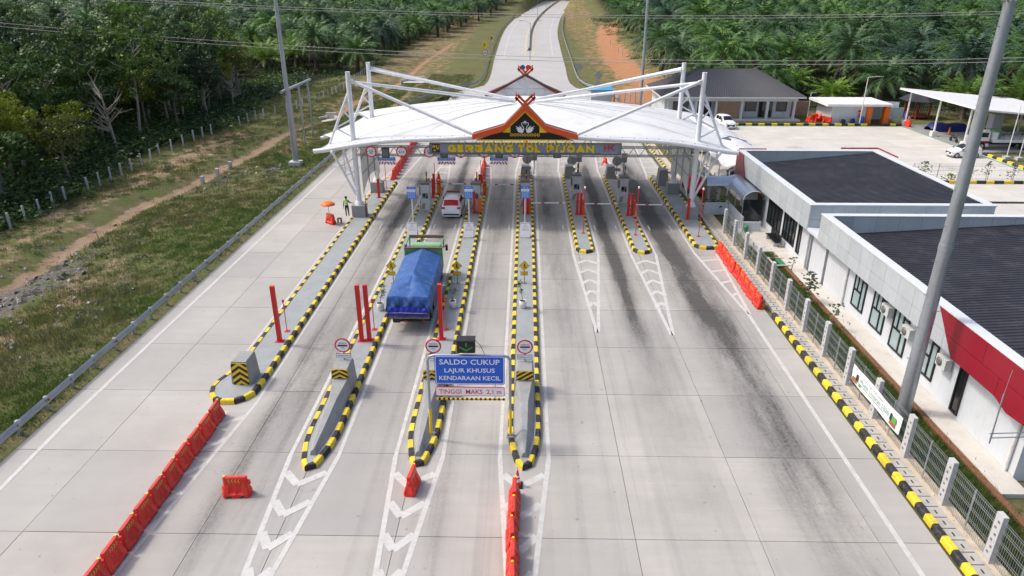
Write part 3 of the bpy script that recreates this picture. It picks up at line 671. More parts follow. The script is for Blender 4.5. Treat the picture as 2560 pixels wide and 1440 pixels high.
def pot(px, py, label):
    p = G(px, py, .205); rr = random.Random(px); t = thing('potted_plant', label, 'plant', p)
    b = MB(); b.lathe([(.17, 0), (.205, .04), (.225, .25), (.235, .5), (.21, .5), (.205, .44)], p, 16); b.build('pot', 'paint_white', t)
    b = MB(); b.lathe([(.205, 0), (.10, .02)], p + Vector((0, 0, .44)), 12); b.build('soil', 'soil_pot', t)
    st = MB(); lf = MB()
    for k in range(3):
        a = rr.uniform(0, 6.28); top = p + Vector((math.cos(a) * .28, math.sin(a) * .2, rr.uniform(1.2, 1.75))); st.path([p + Vector((0, 0, .45)), p + Vector((math.cos(a) * .08, math.sin(a) * .06, .9)), top], [.018, .013, .007], 5)
        for base, cnt in ((top, 22), (p.lerp(top, .55) + Vector((0, 0, .25)), 10)):
            for j in range(cnt):
                d = Vector((rr.gauss(0, 1), rr.gauss(0, 1), rr.gauss(.3, .6))).normalized(); L = rr.uniform(.16, .3); u = d.cross(Vector((0, 0, 1))).normalized() * .022
                lf.add([base, base + d * L * .5 + u, base + d * L + Vector((0, 0, -.05)), base + d * L * .5 - u], [(0, 1, 2, 3)])
    st.build('stem', 'bark', t); lf.build('foliage', 'pot_leaf', t)
pot(952, 775, 'white pot with a thin leafy shrub left of the blue tarped truck')
pot(1132, 769, 'white pot with a thin leafy shrub right of the blue tarped truck')
pot(1307, 769, 'white pot with a thin leafy shrub on the central island')
def aboard(px, py, label):
    p = G(px, py, .205); t = thing('notice_board', label, 'board', p)
    def leaning(s, m):
        rot = Matrix.Rotation(math.radians(-14 * s), 3, 'X'); bb = MB(); bb.box((p.x, p.y + .25 * (s < 0) , .205 + .66), (.80, .03, 1.2), rot=rot, m=0); return bb, rot
    b, rot = leaning(1, 0); o = Vector((p.x, p.y - .0, .865)); uy = rot @ Vector(ZA); nn = Vector(XA).cross(uy)
    o2 = o + nn * .02
    for k, (s, wd, mm) in enumerate((('1', .05, 2), ('1 KARTU', .34, 1), ('HANYA UNTUK', .58, 2), ('1 KENDARAAN', .60, 1))): put_text(b, s, o2 + uy * (.45 - .15 * k), XA, uy, wd, .075, mm)
    b.build('panel', ['sign_white', 'print_dark', 'sign_red'], t)
    b, rot = leaning(-1, 0); b.build('rear_panel', 'ac_white', t)
    b = MB(); [b.box((p.x + s * .34, p.y + .12, .25), (.04, .5, .09)) for s in (-1, 1)]; b.build('foot', 'dark_steel', t)
def tariff(px, Y, ytop, ybot, label):
    c0 = V(px, ytop, Y); c1 = V(px, ybot, Y); h = c0.z - c1.z; x = c0.x; zc = (c0.z + c1.z) / 2; t = thing('tariff_sign', label, 'sign', (x, Y, .2))
    b = MB(); b.tube((x, Y, .2), (x, Y, zc), .05); b.box((x, Y, .22), (.3, .3, .04)); b.build('pole', 'white_steel', t)
    b = MB(); w_ = .74; b.box((x, Y - .06, zc), (w_, .04, h), m=0); b.box((x, Y - .083, zc + h * .18), (w_ - .06, .006, h * .20), m=1)
    put_text(b, 'TARIF TOL', (x, Y - .084, zc + h * .4), XA, ZA, .5, .09, 1); put_text(b, 'GOLONGAN', (x, Y - .090, zc + h * .18), XA, ZA, .5, .08, 0)
    for i in range(4): b.box((x - w_ / 2 + w_ * (i + 1) / 5, Y - .082, zc - h * .2), (.012, .006, h * .5), m=1)
    for i in range(6): b.box((x, Y - .0835, zc + h * .03 - h * .085 * i), (w_ - .08, .006, .012), m=1)
    b.build('panel', ['blue_print', 'sign_white'], t)
aboard(1031, 594, 'white notice board leaning on the island before the truck-lane machine'); aboard(1172, 594, 'white notice board on the island behind the white car'); aboard(1313, 594, 'white notice board on the central island')
tariff(1028, 56.4, 466, 497, 'blue tariff board on white pole at the machine left of the white car')
tariff(1171, 56.4, 465, 496, 'blue tariff board on white pole right of the white car')
tariff(1313, 56.4, 465, 495, 'blue tariff board on white pole on the central island')
# ================================================================ card machines, barrier arms
def machine(x, Y, label, rear=False, zt=2.35):
    t = thing('toll_machine', label, 'ticket machine', (x, Y, .2))
    b = MB(); b.box((x, Y, .2 + zt * .5), (.78, .95, zt), m=0); b.build('cabinet', 'ac_white', t)
    b = MB(); b.box((x, Y, .2 + zt + .09), (.86, 1.05, .18)); b.build('cap', 'dark_steel', t)
    b = MB(); b.tube((x + .1, Y + .2, .2 + zt + .1), (x + .1, Y + .2, .2 + zt + 1.05), .055, n=6); b.build('antenna', 'black', t)
    b = MB(); b.box((x + .1, Y + .2, .2 + zt + .55), (.14, .14, .14)); b.build('antenna_band', 'yellow', t)
    s = -1 if not rear else 1
    b = MB(); f = Y - .48
    b.box((x, f - .01, 1.55), (.5, .02, .5), m=0); b.box((x - .1, f - .025, 1.6), (.22, .02, .28), m=1); b.box((x + .17, f - .02, 1.45), (.12, .03, .3), m=1); b.build('front_panel', ['dark_steel', 'glass'], t)
    b = MB()
    for k in range(3): b.extr([(-.39 + .1 * k, 0), (-.34 + .1 * k, 0), (-.2 + .1 * k, .55), (-.25 + .1 * k, .55)], (x, f - .003, .3), XA, ZA, .006, 0)
    b.build('stripe', 'maroon', t)
    b = MB(); fx = x - .55 if not rear else x - .55
    b.path([(fx, Y - .5, .2), (fx, Y - .5, 1.15), (fx, Y + .5, 1.15), (fx, Y + .5, .2)], .03); b.build('guard_bar', 'paint_white', t)
    b = MB(); b.box((x + .2, Y + .2, 1.7), (.3, .3, .06)) if 0 else b.box((x - .45, Y - .1, 1.95), (.16, .5, .7)); b.build('reader_hood', 'dark_steel', t)
machine(-8.95, 61.2, 'grey card machine on the island left of the white car')
machine(-4.4, 61.2, 'grey card machine the white car is stopping beside')
machine(.05, 62.2, 'grey card machine on the central island')
machine(4.9, 64.6, 'grey card machine on the island of the oil-streaked lane', True)
machine(9.25, 63.8, 'grey card machine on the pale painted island', True)
def arm_gate(x, Y, label, ln, pair, armY=None, s=1):
    t = thing('barrier_gate', label, 'barrier gate', (x, Y, .2))
    for dx in ((-.16, .16) if pair else (-.16,)):
        b = MB(); b.box((x + dx, Y - .35, 1.2), (.2, .16, 2.0)); b.build('guard_post', 'red_paint', t)
    b = MB(); b.box((x - .0, Y - .35, .24), (.66, .3, .06)); b.build('base_plate', 'red_paint', t)
    b = MB(); b.box((x + .30, Y, .86), (.36, .42, 1.3)); b.build('cabinet', 'orange_plain', t)
    if ln:
        b = MB(); n = 10
        x0 = x + .42
        for k in range(n): b.box((x0 + ln * (k + .5) / n, Y - .26, 1.18), (ln / n - .003, .06, .09), m=(1 if k % 5 == 3 else 0))
        b.build('arm', ['sign_white', 'sign_red'], t)
        b = MB(); b.box((x0 - .05, Y - .26, 1.18), (.22, .1, .16)); b.build('arm_hinge', 'dark_steel', t)
arm_gate(-3.95 - .35, 60.2, 'red and orange barrier gate beside the white car', 0, False)
arm_gate(.12, 60.2, 'red and orange barrier gate with arm down beside the central tariff board', 3.15, True)
arm_gate(4.85, 60.0, 'red and orange barrier gate with arm down across the oil-streaked lane', 3.0, True)
arm_gate(9.35, 59.8, 'red and orange barrier gate with arm down before the fence-side island', 3.0, True)
arm_gate(-8.7, 66.6, 'barrier gate with arm down ahead of the white car', 2.9, False)
arm_gate(-4.2, 66.4, 'barrier gate with arm down behind the second tariff board', 3.0, False)
# sign backs seen beyond the canopy
def sign_back(px, Y, yc, r, rect, label):
    c = V(px, yc, Y); t = thing('rear_sign', label, 'sign', (c.x, Y, .2))
    b = MB(); b.tube((c.x, Y, .2), (c.x, Y, c.z + .3), .05); b.build('pole', 'dark_steel', t)
    b = MB(); disc(b, (c.x, Y + .1, c.z), .52, 0, .03); b.build('round_plate', 'sign_back', t)
    b = MB(); b.box((c.x, Y + .08, c.z - .95), (.85, .03, .34)); b.build('text_plate', 'sign_back', t)
    if rect:
        b = MB(); b.tube((c.x + .75, Y, .2), (c.x + .75, Y, c.z + .5), .05); b.build('second_pole', 'dark_steel', t); b = MB(); b.box((c.x + .75, Y + .1, c.z + .35), (.62, .12, 1.0)); b.build('lane_lamp', 'sign_back', t)
sign_back(1430, 74.2, 402, .5, 1, 'grey backs of a round sign and lamp box over the oil-streaked lane island')
sign_back(1543, 74.2, 403, .5, 1, 'grey backs of a round sign and lamp box on the pale painted island')
sign_back(1318, 74.2, 398, .5, 1, 'grey backs of a round sign and lamp box on the central island')
# ================================================================ red water barriers
def make_barrier():
    t = thing('water_barrier', 'x', 'barrier', (0, 0, 0)); b = MB(); L = 1.08
    pr = [(.24, 0), (.24, .16), (.21, .24), (.115, .52), (.095, .62), (.085, .86), (.06, .90)]
    ys = [-.54, -.46, -.30, -.22, -.08, 0, .08, .22, .30, .46, .54]
    rows = []
    for i, y in enumerate(ys):
        dent = .035 if i in (2, 3, 7, 8) and False else 0; rib = 1 - (.34 if i in (3, 4, 6, 7) else 0); e = .72 if i in (0, len(ys) - 1) else 1
        r_ = []
        for s, seq in ((-1, pr), (1, pr[::-1])):
            for (x, z) in seq:
                xx = x * (rib if .2 < z < .6 else 1) * e
                zz = z + (.10 if (z < .01 and i in (2, 3, 7, 8)) else 0)
                r_.append(Vector((s * xx, y * (.86 if .3 < z else 1), zz)))
        rows.append(r_)
    b.grid(rows, 0, False); k = len(rows[0]); b.add(rows[0], [list(range(k))[::-1]]); b.add(rows[-1], [list(range(k))]); b.build('body', 'red_plastic', t)
    b = MB(); b.tube((0, .50, .30), (0, .50, .46), .085, n=8); b.build('connector', 'red_plastic', t); b = MB(); b.tube((0, -.52, .55), (0, -.52, .70), .075, n=8); b.build('connector', 'red_plastic', t)
    for s in (-1, 1):
        b = MB()
        for k in range(4):
            y = -.21 + .13 * k; x = s * .098
            b.add([(x * 1.02, y, .66), (x * 1.02, y + .045, .66), (x * .98, y + .10, .745), (x * .98, y + .055, .745)], [(0, 1, 2, 3)]); b.add([(x * .98, y + .055, .745), (x * .98, y + .10, .745), (x * .96, y + .045, .83), (x * .96, y, .83)], [(0, 1, 2, 3)])
        b.build('arrow_print', 'gold', t)
    b = MB(); b.tube((0, .42, .86), (0, .42, .93), .05, n=8); b.build('filler_cap', 'yellow', t)
    return t
WB = make_barrier(); WBU = [0]
def barrier(x, y, rz=0, label='', group=None, z=0.0, sc=1):
    if not WBU[0]:
        WBU[0] = 1; o = WB; o.location = (x, y, z); o.rotation_euler = (0, 0, rz); o['label'] = label; o.scale = (sc, sc, sc)
        if group: o['group'] = group
        else: pass
        return o
    o = copy_tree(WB, (x, y, z), rz, label, None, sc=sc)
    if group: o['group'] = group
    elif 'group' in o: del o['group']
    return o
barrier(-11.45, 22.25, PI / 2 + .06, 'lone red water barrier standing across the empty lane')
barrier(-4.48, 22.75, -.12, 'lone red water barrier at the tip of the island under the overhead sign')
for k in range(11): barrier(-14.42 + R.uniform(-.02, .02), 27.4 - 1.11 * k, R.uniform(-.03, .03), 'red water barrier in the long row leading to the bulb-ended island', 'row of barriers before the bulb-ended island')
for k in range(6): barrier(-.34 + R.uniform(-.03, .03), 22.0 - 1.11 * k, R.uniform(-.04, .04), 'red water barrier in the row before the central island tip', 'row of barriers before the central island')
for k in range(9): barrier(15.02 + R.uniform(-.04, .04), 50.4 - 1.2 * k, .05 + R.uniform(-.06, .06), 'red water barrier in the row along the office fence kerb', 'row of barriers along the fence kerb')
for k in range(13): barrier(-14.0 - .03 * k + R.uniform(-.05, .05), 73.0 + 1.5 * k, R.uniform(-.1, .25), 'red water barrier in the long row beyond the canopy beside the outer lane', 'row of barriers beyond the canopy, outer lane', sc=1.12)
for k in range(6): barrier(-4.5 + R.uniform(-.06, .06) - .02 * k, 71.3 + 1.5 * k, R.uniform(-.1, .1), 'red water barrier in the row beyond the gate behind the white car lane', 'row of barriers beyond the gate, middle lane', sc=1.1)
barrier(-9.0, 71.4, .2, 'lone red water barrier behind the island with the truck-lane machine', sc=1.1)
barrier(9.2, 79.0, .15, 'lone red water barrier beyond the pale painted island', sc=1.1)
barrier(.15, 90.5, .1, 'lone red water barrier on the far tip of the central island marking', sc=1.1)
barrier(-13.2, 104, .3, 'lone red water barrier by the far guard rail bend')
# cone
p = Vector((-.2, 23.0, 0)); t = thing('traffic_cone', 'orange and white traffic cone at the central island tip', 'cone', p)
b = MB(); b.box((p.x, p.y, .03), (.42, .42, .06)); b.build('base', 'rubber', t)
b = MB(); b.lathe([(.17, .06), (.13, .25)], p, 14, 0); b.lathe([(.129, .25), (.10, .38)], p, 14, 1); b.lathe([(.099, .38), (.085, .45)], p, 14, 0); b.lathe([(.084, .45), (.068, .54)], p, 14, 1); b.lathe([(.067, .54), (.03, .78)], p, 14, 0); b.build('cone_body', ['red_plastic', 'sign_white'], t)
# ================================================================ overhead sign portal
Y = 26.15; xl, xr = -4.12, -.56; zt = 4.30
t = thing('overhead_sign', 'blue and white overhead lane sign on grey pipe frame with yellow legs', 'sign', (-2.3, Y, .2))
b = MB(); b.path([(xl, Y, .2), (xl, Y, zt - .25), (xl + .08, Y, zt - .06), (xl + .25, Y, zt), (xr - .25, Y, zt), (xr - .08, Y, zt - .06), (xr, Y, zt - .25), (xr, Y, .2)], .062, 10); b.build('pipe_frame', 'galv', t)
for x in (xl, xr):
    b = MB(); b.tube((x, Y, .26), (x, Y, 1.62), .07, n=10); b.build('yellow_sleeve', 'yellow', t)
    b = MB(); b.box((x, Y, .23), (.34, .34, .05)); [b.box((x + dx, Y, .30), (.05, .2, .12)) for dx in (-.12, .12)]; b.build('foot_plate', 'galv', t)
def rrect(w_, h, r, n=4):
    o = []
    for cx, cy, a in ((w_ / 2 - r, h / 2 - r, 0), (-w_ / 2 + r, h / 2 - r, 90), (-w_ / 2 + r, -h / 2 + r, 180), (w_ / 2 - r, -h / 2 + r, 270)): o += arc(cx, cy, r, r, a, a + 90, n)
    return o
a0 = V(1085, 888, Y - .1); a1 = V(1262, 961, Y - .1); cx, cz, ww, hh = (a0.x + a1.x) / 2, (a0.z + a1.z) / 2, a1.x - a0.x, a0.z - a1.z
b = MB(); b.extr(rrect(ww, hh, .08), (cx, Y - .10, cz), XA, ZA, .03, 0); b.extr(rrect(ww - .06, hh - .06, .07), (cx, Y - .131, cz), XA, ZA, .004, 1); b.extr(rrect(ww - .12, hh - .12, .06), (cx, Y - .136, cz), XA, ZA, .004, 0)
for s, dz, wf, hf in (('SALDO CUKUP', .29, .86, .175), ('LAJUR KHUSUS', .0, .72, .145), ('KENDARAAN KECIL', -.27, .88, .145)): put_text(b, s, (cx, Y - .142, cz + dz * hh / 1.0), XA, ZA, ww * wf, hh * hf, 1, .012)
b.build('blue_panel', ['blue_sign', 'sign_white'], t)
a0 = V(1087, 966, Y - .1); a1 = V(1263, 990, Y - .1); cz2, h2 = (a0.z + a1.z) / 2, a0.z - a1.z
b = MB(); b.extr(rrect(ww, h2, .06), (cx, Y - .10, cz2), XA, ZA, .03, 0); b.extr(rrect(ww - .05, h2 - .05, .05), (cx, Y - .131, cz2), XA, ZA, .004, 1); put_text(b, 'TINGGI  MAKS  2,1 m', (cx, Y - .138, cz2), XA, ZA, ww * .9, h2 * .48, 0, .012)
b.build('height_panel', ['sign_red', 'sign_white'], t)
b = MB(); zb = V(1170, 996, Y).z
for k in range(30): b.box((cx - ww / 2 + ww * (k + .5) / 30, Y - .05, zb), (ww / 30 - .003, .07, .08), m=k % 2)
b.build('striped_bar', ['yellow', 'black'], t)
b = MB(); [b.tube((cx + dx, Y - .04, zb), (cx + dx, Y - .04, zt), .018, n=6) for dx in (-ww * .36, ww * .36)]; b.build('hanger', 'galv', t)
a0 = V(1147, 848, Y); a1 = V(1184, 878, Y); bx_, bz = (a0.x + a1.x) / 2, (a0.z + a1.z) / 2
t2 = thing('lane_light', 'black lane signal box with green arrow on top of the overhead sign', 'signal', (bx_, Y, zt))
b = MB(); b.box((bx_, Y, bz + .02), (.76, .3, .64)); b.build('housing', 'black', t2); b = MB(); b.box((bx_, Y - .12, bz + .37), (.80, .5, .03)); b.build('visor', 'black', t2)
b = MB(); f = Y - .156
b.add([(bx_ - .035, f, bz + .18), (bx_ - .035, f, bz), (bx_ + .045, f, bz), (bx_ + .045, f, bz + .18)], [(0, 1, 2, 3)])
for s in (-1, 1): b.add([(bx_, f - .001 * s, bz - .22), (bx_ + s * .28, f - .001 * s, bz - .05), (bx_ + s * .28, f - .001 * s, bz + .02), (bx_, f - .001 * s, bz - .13)], [(0, 1, 2, 3)])
b.build('arrow', 'green_arrow', t2)
b = MB(); b.path([(bx_ + .38, Y, bz + .25), (bx_ + .6, Y, bz + .0), (bx_ + .8, Y, zt + .02)], .012, 5); b.build('wire', 'black', t2)
# ================================================================ the canopy
mat('membrane', (.82, .835, .85), .45, var=.05, vs=.35, dirt=(.60, .59, .56), da=.6)
_m = M['membrane'].node_tree; _p = _m.nodes['Principled BSDF']; _t = _m.nodes.new('ShaderNodeBsdfTranslucent'); _t.inputs[0].default_value = (.9, .9, .9, 1); _x = _m.nodes.new('ShaderNodeMixShader'); _x.inputs[0].default_value = .16
_m.links.new(_p.outputs[0], _x.inputs[1]); _m.links.new(_t.outputs[0], _x.inputs[2]); _m.links.new(_x.outputs[0], [n for n in _m.nodes if n.type == 'OUTPUT_MATERIAL'][0].inputs[0])
YF, YB = 57.5, 74.0
can = thing('toll_canopy', 'wide white tensile membrane canopy hung from four lattice pylons over the toll lanes', 'canopy', (0, 63, 0))
fx = [(795, 381), (845, 372), (905, 362), (980, 353), (1060, 351), (1120, 349), (1180, 345)]
FPT = [V(x, y, YF) for x, y in fx]; FPT = [(p.x, p.z) for p in FPT]
def curve(pts, x):
    x = -abs(x)
    if x <= pts[0][0]: return pts[0][1]
    for (a, c) in zip(pts[:-1], pts[1:]):
        if x <= c[0]: return a[1] + (c[1] - a[1]) * (x - a[0]) / (c[0] - a[0])
    return pts[-1][1] + (x - pts[-1][0]) / (0 - pts[-1][0]) * .12
def zfront(x): return sum(curve(FPT, x + d) for d in (-1, -.5, 0, .5, 1)) / 5 + .12
def zrear(x): return 6.55 + 1.75 * (1 - (abs(x) / 18.1) ** 1.7)
def zmem(x, s):
    hb = 1.3 * (1 - (abs(x) / 18.8) ** 2)
    return (1 - s) * zfront(x) + s * zrear(x) + 4 * s * (1 - s) * hb * .95
def xedge(s):
    tips = ((0, 17.35), (.36, 18.5), (1.0, 18.1))
    for (a, c) in zip(tips[:-1], tips[1:]):
        if s <= c[0]:
            u = (s - a[0]) / (c[0] - a[0]); return a[1] + (c[1] - a[1]) * u - (1.1 if a[0] == 0 else 2.4) * 4 * u * (1 - u)
    return 18.1
NU, NV = 56, 30
rows = []
for j in range(NV + 1):
    s = j / NV; xe = xedge(s); rows.append([Vector((xe * (2 * i / NU - 1), YF + (YB - YF) * s, zmem(xe * (2 * i / NU - 1), s))) for i in range(NU + 1)])
b = MB(); b.grid(rows); b.build('membrane', 'membrane', can)
# welded seams
mat('seam', (.62, .63, .64), .6)
for (x0, s0, x1, s1) in [(-15, .05, -1.5, .46), (15, .05, 1.5, .46), (-16, .30, -1.5, .50), (16, .30, 1.5, .50), (-14.5, .58, -1.5, .54), (14.5, .58, 1.5, .54), (-13, .9, -1.5, .58), (13, .9, 1.5, .58), (-6, .95, -1, .6), (6, .95, 1, .6), (-8, .08, -1.2, .42), (8, .08, 1.2, .42)]:
    pts = []
    for k in range(15):
        u = k / 14; x = x0 + (x1 - x0) * u; s = s0 + (s1 - s0) * (u ** .7); pts.append((x, YF + (YB - YF) * s, zmem(x, s) + .012))
    b = MB(); b.path(pts, .02, 4); b.build('seam', 'seam', can)
# edge tubes
b = MB(); b.path([(x, YF - .05, zfront(x) - .05) for x in np.linspace(-17.6, 17.6, 41)], .19, 12); b.build('front_edge_tube', 'white_steel', can)
b = MB(); b.path([(x, YB + .05, zrear(x) - .05) for x in np.linspace(-18.2, 18.2, 41)], .17, 10); b.build('rear_edge_tube', 'white_steel', can)
for k in range(33):
    x = -16 + k
    if abs(x) > 4.6:
        b = MB(); b.box((x, YF + .08, zfront(x) + .12), (.1, .2, .08)); b.build('membrane_clamp', 'galv', can)
for s in (-1, 1):
    b = MB(); b.path([(s * xedge(u) , YF + (YB - YF) * u, zmem(xedge(u), u)) for u in np.linspace(0, 1, 31)], .05, 6); b.build('side_cable', 'galv', can)
    b = MB(); b.path([(s * x, 63.4, zmem(x, .36) - .16) for x in np.linspace(13, 18.6, 8)], .13, 8); b.build('side_rafter', 'white_steel', can)
    b = MB(); b.lathe([(.0, -.12), (.17, -.05), (.17, .25), (.1, .32)], (s * 16.0, YF - .02, zfront(16) - .32), 10, ax=(0, -1, .2)); b.build('floodlight', 'white_steel', can)
# pylons
YP = (59.0, 67.0); XP = 14.55; ZP = 12.42
for s in (-1, 1):
    for Y in YP:

        b = MB(); x = s * XP
        b.tube((x, Y, 1.25), (x, Y, ZP), .235, .19, n=14); pylon = b.build('pylon', 'white_steel', can)
        xo = s * (XP + 2.15); zo = 6.35
        b = MB(); b.tube((x, Y, 11.0), (xo, Y, zo), .11, n=8); b.build('back_strut', 'white_steel', pylon)
        b = MB(); q = [(x, Y, 10.2), (s * (XP + .75), Y, 9.4), (x, Y, 8.6), (s * (XP + 1.45), Y, 7.9), (x, Y, 7.1)]
        for a, c in zip(q[:-1], q[1:]): b.tube(a, c, .075, n=6)
        b.build('lacing', 'white_steel', pylon)
        b = MB(); b.tube((xo, Y, zo), (s * (XP + .15), Y, 2.0), .11, n=8); b.tube((s * (XP + 1.05), Y + .05, 6.5), (s * (XP + .12), Y, 2.6), .09, n=8); b.tube((s * (XP + 1.35), Y, 4.6), (x, Y, 5.4), .06, n=6); b.tube((s * (XP + .95), Y, 3.6), (s * (XP + 1.0), Y, 6.4), .05, n=6); b.tube((s * (XP + 1.0), Y, 3.75), (x, Y, 4.3), .06, n=6); b.build('lower_brace', 'white_steel', pylon)
        b = MB(); b.lathe([(.48, 0), (.44, .1), (.30, .45)], (x, Y, 1.12), 12); b.build('foot', 'white_steel', pylon)
        b = MB(); b.box((x, Y, .62), (1.15, 1.15, 1.24)); b.build('plinth', 'conc_grey', pylon)
        b = MB(); b.tube((x, Y, ZP), (x, Y, ZP + .03), .205, n=14); b.tube((x - s * .2, Y - .05, 11.8), (x - s * .45, Y - .1, 11.75), .10, n=8); b.build('head', 'white_steel', pylon)
# stay pipes
GX0 = 4.25
def zgab(front): return 7.55 if front else 8.65
for s in (-1, 1):
    x = s * (XP - .2)
    for a, c in (((x, 59, 11.75), (s * 4.35, YF + .1, 7.7)), ((x, 59, 11.65), (s * .9, 64.6, zmem(1, .44) + .18)), ((x, 67, 11.8), (s * .9, 65.4, zmem(1, .48) + .2)), ((x, 67, 11.95), (s * 4.2, YB - .1, 8.75))):
        b = MB(); b.tube(a, c, .135, n=10); b.build('stay_pipe', 'white_steel', can)
b = MB(); b.lathe([(.9, 0), (.7, .25), (.3, .4)], (0, 65, zmem(0, .46) - .05), 14); b.build('crown_plate', 'white_steel', can)
# side screens between the pylons
for s in (-1, 1):
    x = s * (XP - .42); n = 12; rows = []
    for i in range(n + 1):
        u = i / n; Y = 59.3 + 7.4 * u; zb = 3.05 - 1.0 * abs(2 * u - 1) ** 2.2; rows.append([Vector((x, Y, zb + (6.35 - zb) * k / 4)) for k in range(5)])
    b = MB(); b.grid(rows); b.grid([[p + Vector((s * .04, 0, 0)) for p in r] for r in rows]); sc_ = b.build('side_screen', 'membrane', can)
    b = MB(); b.tube((x - s * .06, 59.2, 6.35), (x - s * .06, 66.8, 6.35), .09); b.tube((x - s * .06, 59.2, 3.9), (x - s * .06, 66.8, 3.9), .05, n=6); b.tube((x - s * .06, 59.2, 5.2), (x - s * .06, 66.8, 6.3), .05, n=6); b.tube((x - s * .06, 61.6, 2.5), (x - s * .06, 61.6, 6.3), .045, n=6); b.tube((x - s * .06, 64.2, 2.5), (x - s * .06, 64.2, 6.3), .045, n=6); b.build('screen_frame', 'galv', sc_)
# lattice girder carrying the signs
b = MB(); z0, z1 = 5.55, 6.28; Yt = 59.0
for z in (z0, z1):
    b.tube((-XP, Yt, z), (XP, Yt, z), .055, n=6); b.tube((-XP, Yt + .6, z), (XP, Yt + .6, z), .05, n=6)
n = 30
for k in range(n):
    xa = -XP + 2 * XP * k / n; xb = -XP + 2 * XP * (k + 1) / n; xm = (xa + xb) / 2
    b.tube((xa, Yt, z0), (xm, Yt, z1), .032, n=5); b.tube((xm, Yt, z1), (xb, Yt, z0), .032, n=5)
b.build('girder', 'sign_back', can)
b = MB()
for k in range(8):
    xa = -6 + 1.5 * k; b.tube((xa, Yt, z1), (xa + .75, YF + .2, zfront(xa + .75) - .1), .03, n=5); b.tube((xa + 1.5, Yt, z1), (xa + .75, YF + .2, zfront(xa + .75) - .1), .03, n=5)
b.build('girder_tie', 'sign_back', can)
# ---------------------------------------------------------------- gables
def gable(Y, sgn, ax, az, ex, ez, kx, kz, front):
    nm = 'front_gable' if front else 'rear_gable'
    g = link_mesh(nm, None, can); ORG[g.name] = ORG[can.name]
    d = .75
    def band(P, wd, m, name, mt, y0, y1, par):          # folded board running along polyline P on both sides
        bb = MB()
        for s in (-1, 1):
            Q = [(s * x, z) for x, z in P]; n = len(Q)
            top = Q; bot = []
            for i, (x, z) in enumerate(Q): bot.append((x, z - wd[i]))
            v = [Vector((x, y, z)) for y in (y0, y1) for (x, z) in top + bot]
            k = 2 * n
            for i in range(n - 1):
                bb.add(v, [(i, i + 1, n + i + 1, n + i), (k + i, k + n + i, k + n + i + 1, k + i + 1), (i, k + i, k + i + 1, i + 1), (n + i, n + i + 1, k + n + i + 1, k + n + i)], m)
            bb.add(v, [(n - 1, k + n - 1, k + 2 * n - 1, 2 * n - 1)], m)
        return bb.build(name, mt, par)
    P = [(0, az), (kx, kz), (ex, ez)]
    band(P, [.56, .50, .42], 0, 'barge_board', 'orange_paint', Y - sgn * .10, Y - sgn * .34, g)
    band([(0, az - .015), (kx - .02, kz - .015), (ex - .03, ez - .015)], [.16, .16, .14], 0, 'roof_edge', 'black', Y - sgn * .08, Y + sgn * d, g)
    # crossed finial
    for s in (-1, 1):
        bb = MB(); w_ = .19
        u = Vector((s * .72, 0, .70)).normalized(); nrm = Vector((-u.z, 0, u.x)); o = Vector((0, Y - sgn * .2 + s * .07, az - .12))
        def bar(a, c, w2):
            bb.extr([(-w2 / 2, 0), (w2 / 2, 0), (w2 / 2, (c - a).length), (-w2 / 2, (c - a).length)], a, (c - a).normalized().cross(Vector((0, 1, 0))), (c - a).normalized(), .09)
        bar(o + nrm * .13, o + u * 1.0 + nrm * .13, w_); bar(o - nrm * .13, o + u * 1.0 - nrm * .13, w_)
        tip = o + u * 1.0; bar(tip - Vector((0, 0, .42)), tip + Vector((0, 0, .22)), .10); bar(o + u * .78 - nrm * .2, o + u * .78 + nrm * .2, .10)
        bb.build('finial', 'orange_paint', g)
    return g
Y = YF - .35
apex = V(1317, 258, Y); end = V(1181, 335, Y); kn = V(1260, 315, Y)
az, ez, ex = apex.z + .02, end.z + .02, abs(end.x); kx, kz = abs(kn.x) , kn.z + .12
g = gable(Y, 1, 0, az, ex, ez, kx, kz, True)
zb = kz - .95
b = MB(); yb = Y - .02
b.add([(0, yb, az - .62), (-kx + .05, yb, kz - .45), (-ex + .35, yb, ez - .52), (ex - .35, yb, ez - .52), (kx - .05, yb, kz - .45)], [(0, 1, 2, 3, 4)], 0)
b.add([(0, yb + .2, az - .62), (-kx + .05, yb + .2, kz - .45), (-ex + .35, yb + .2, ez - .52), (ex - .35, yb + .2, ez - .52), (kx - .05, yb + .2, kz - .45)], [(4, 3, 2, 1, 0)], 0)
b.build('tympanum', 'frame_black', g)
b = MB()
for s in (-1, 1):
    yy = yb - .03; P = [(0, az - .50), (s * (kx - .02), kz - .42), (s * (kx + .10), kz - .64), (s * (kx - .52), kz - .64), (s * (kx - .52), kz - .16), (0, az - .76)]
    b.add([(p[0], yy - .002 * s, p[1]) for p in P], [list(range(6))])
b.build('gold_border', 'letter_yellow', g)
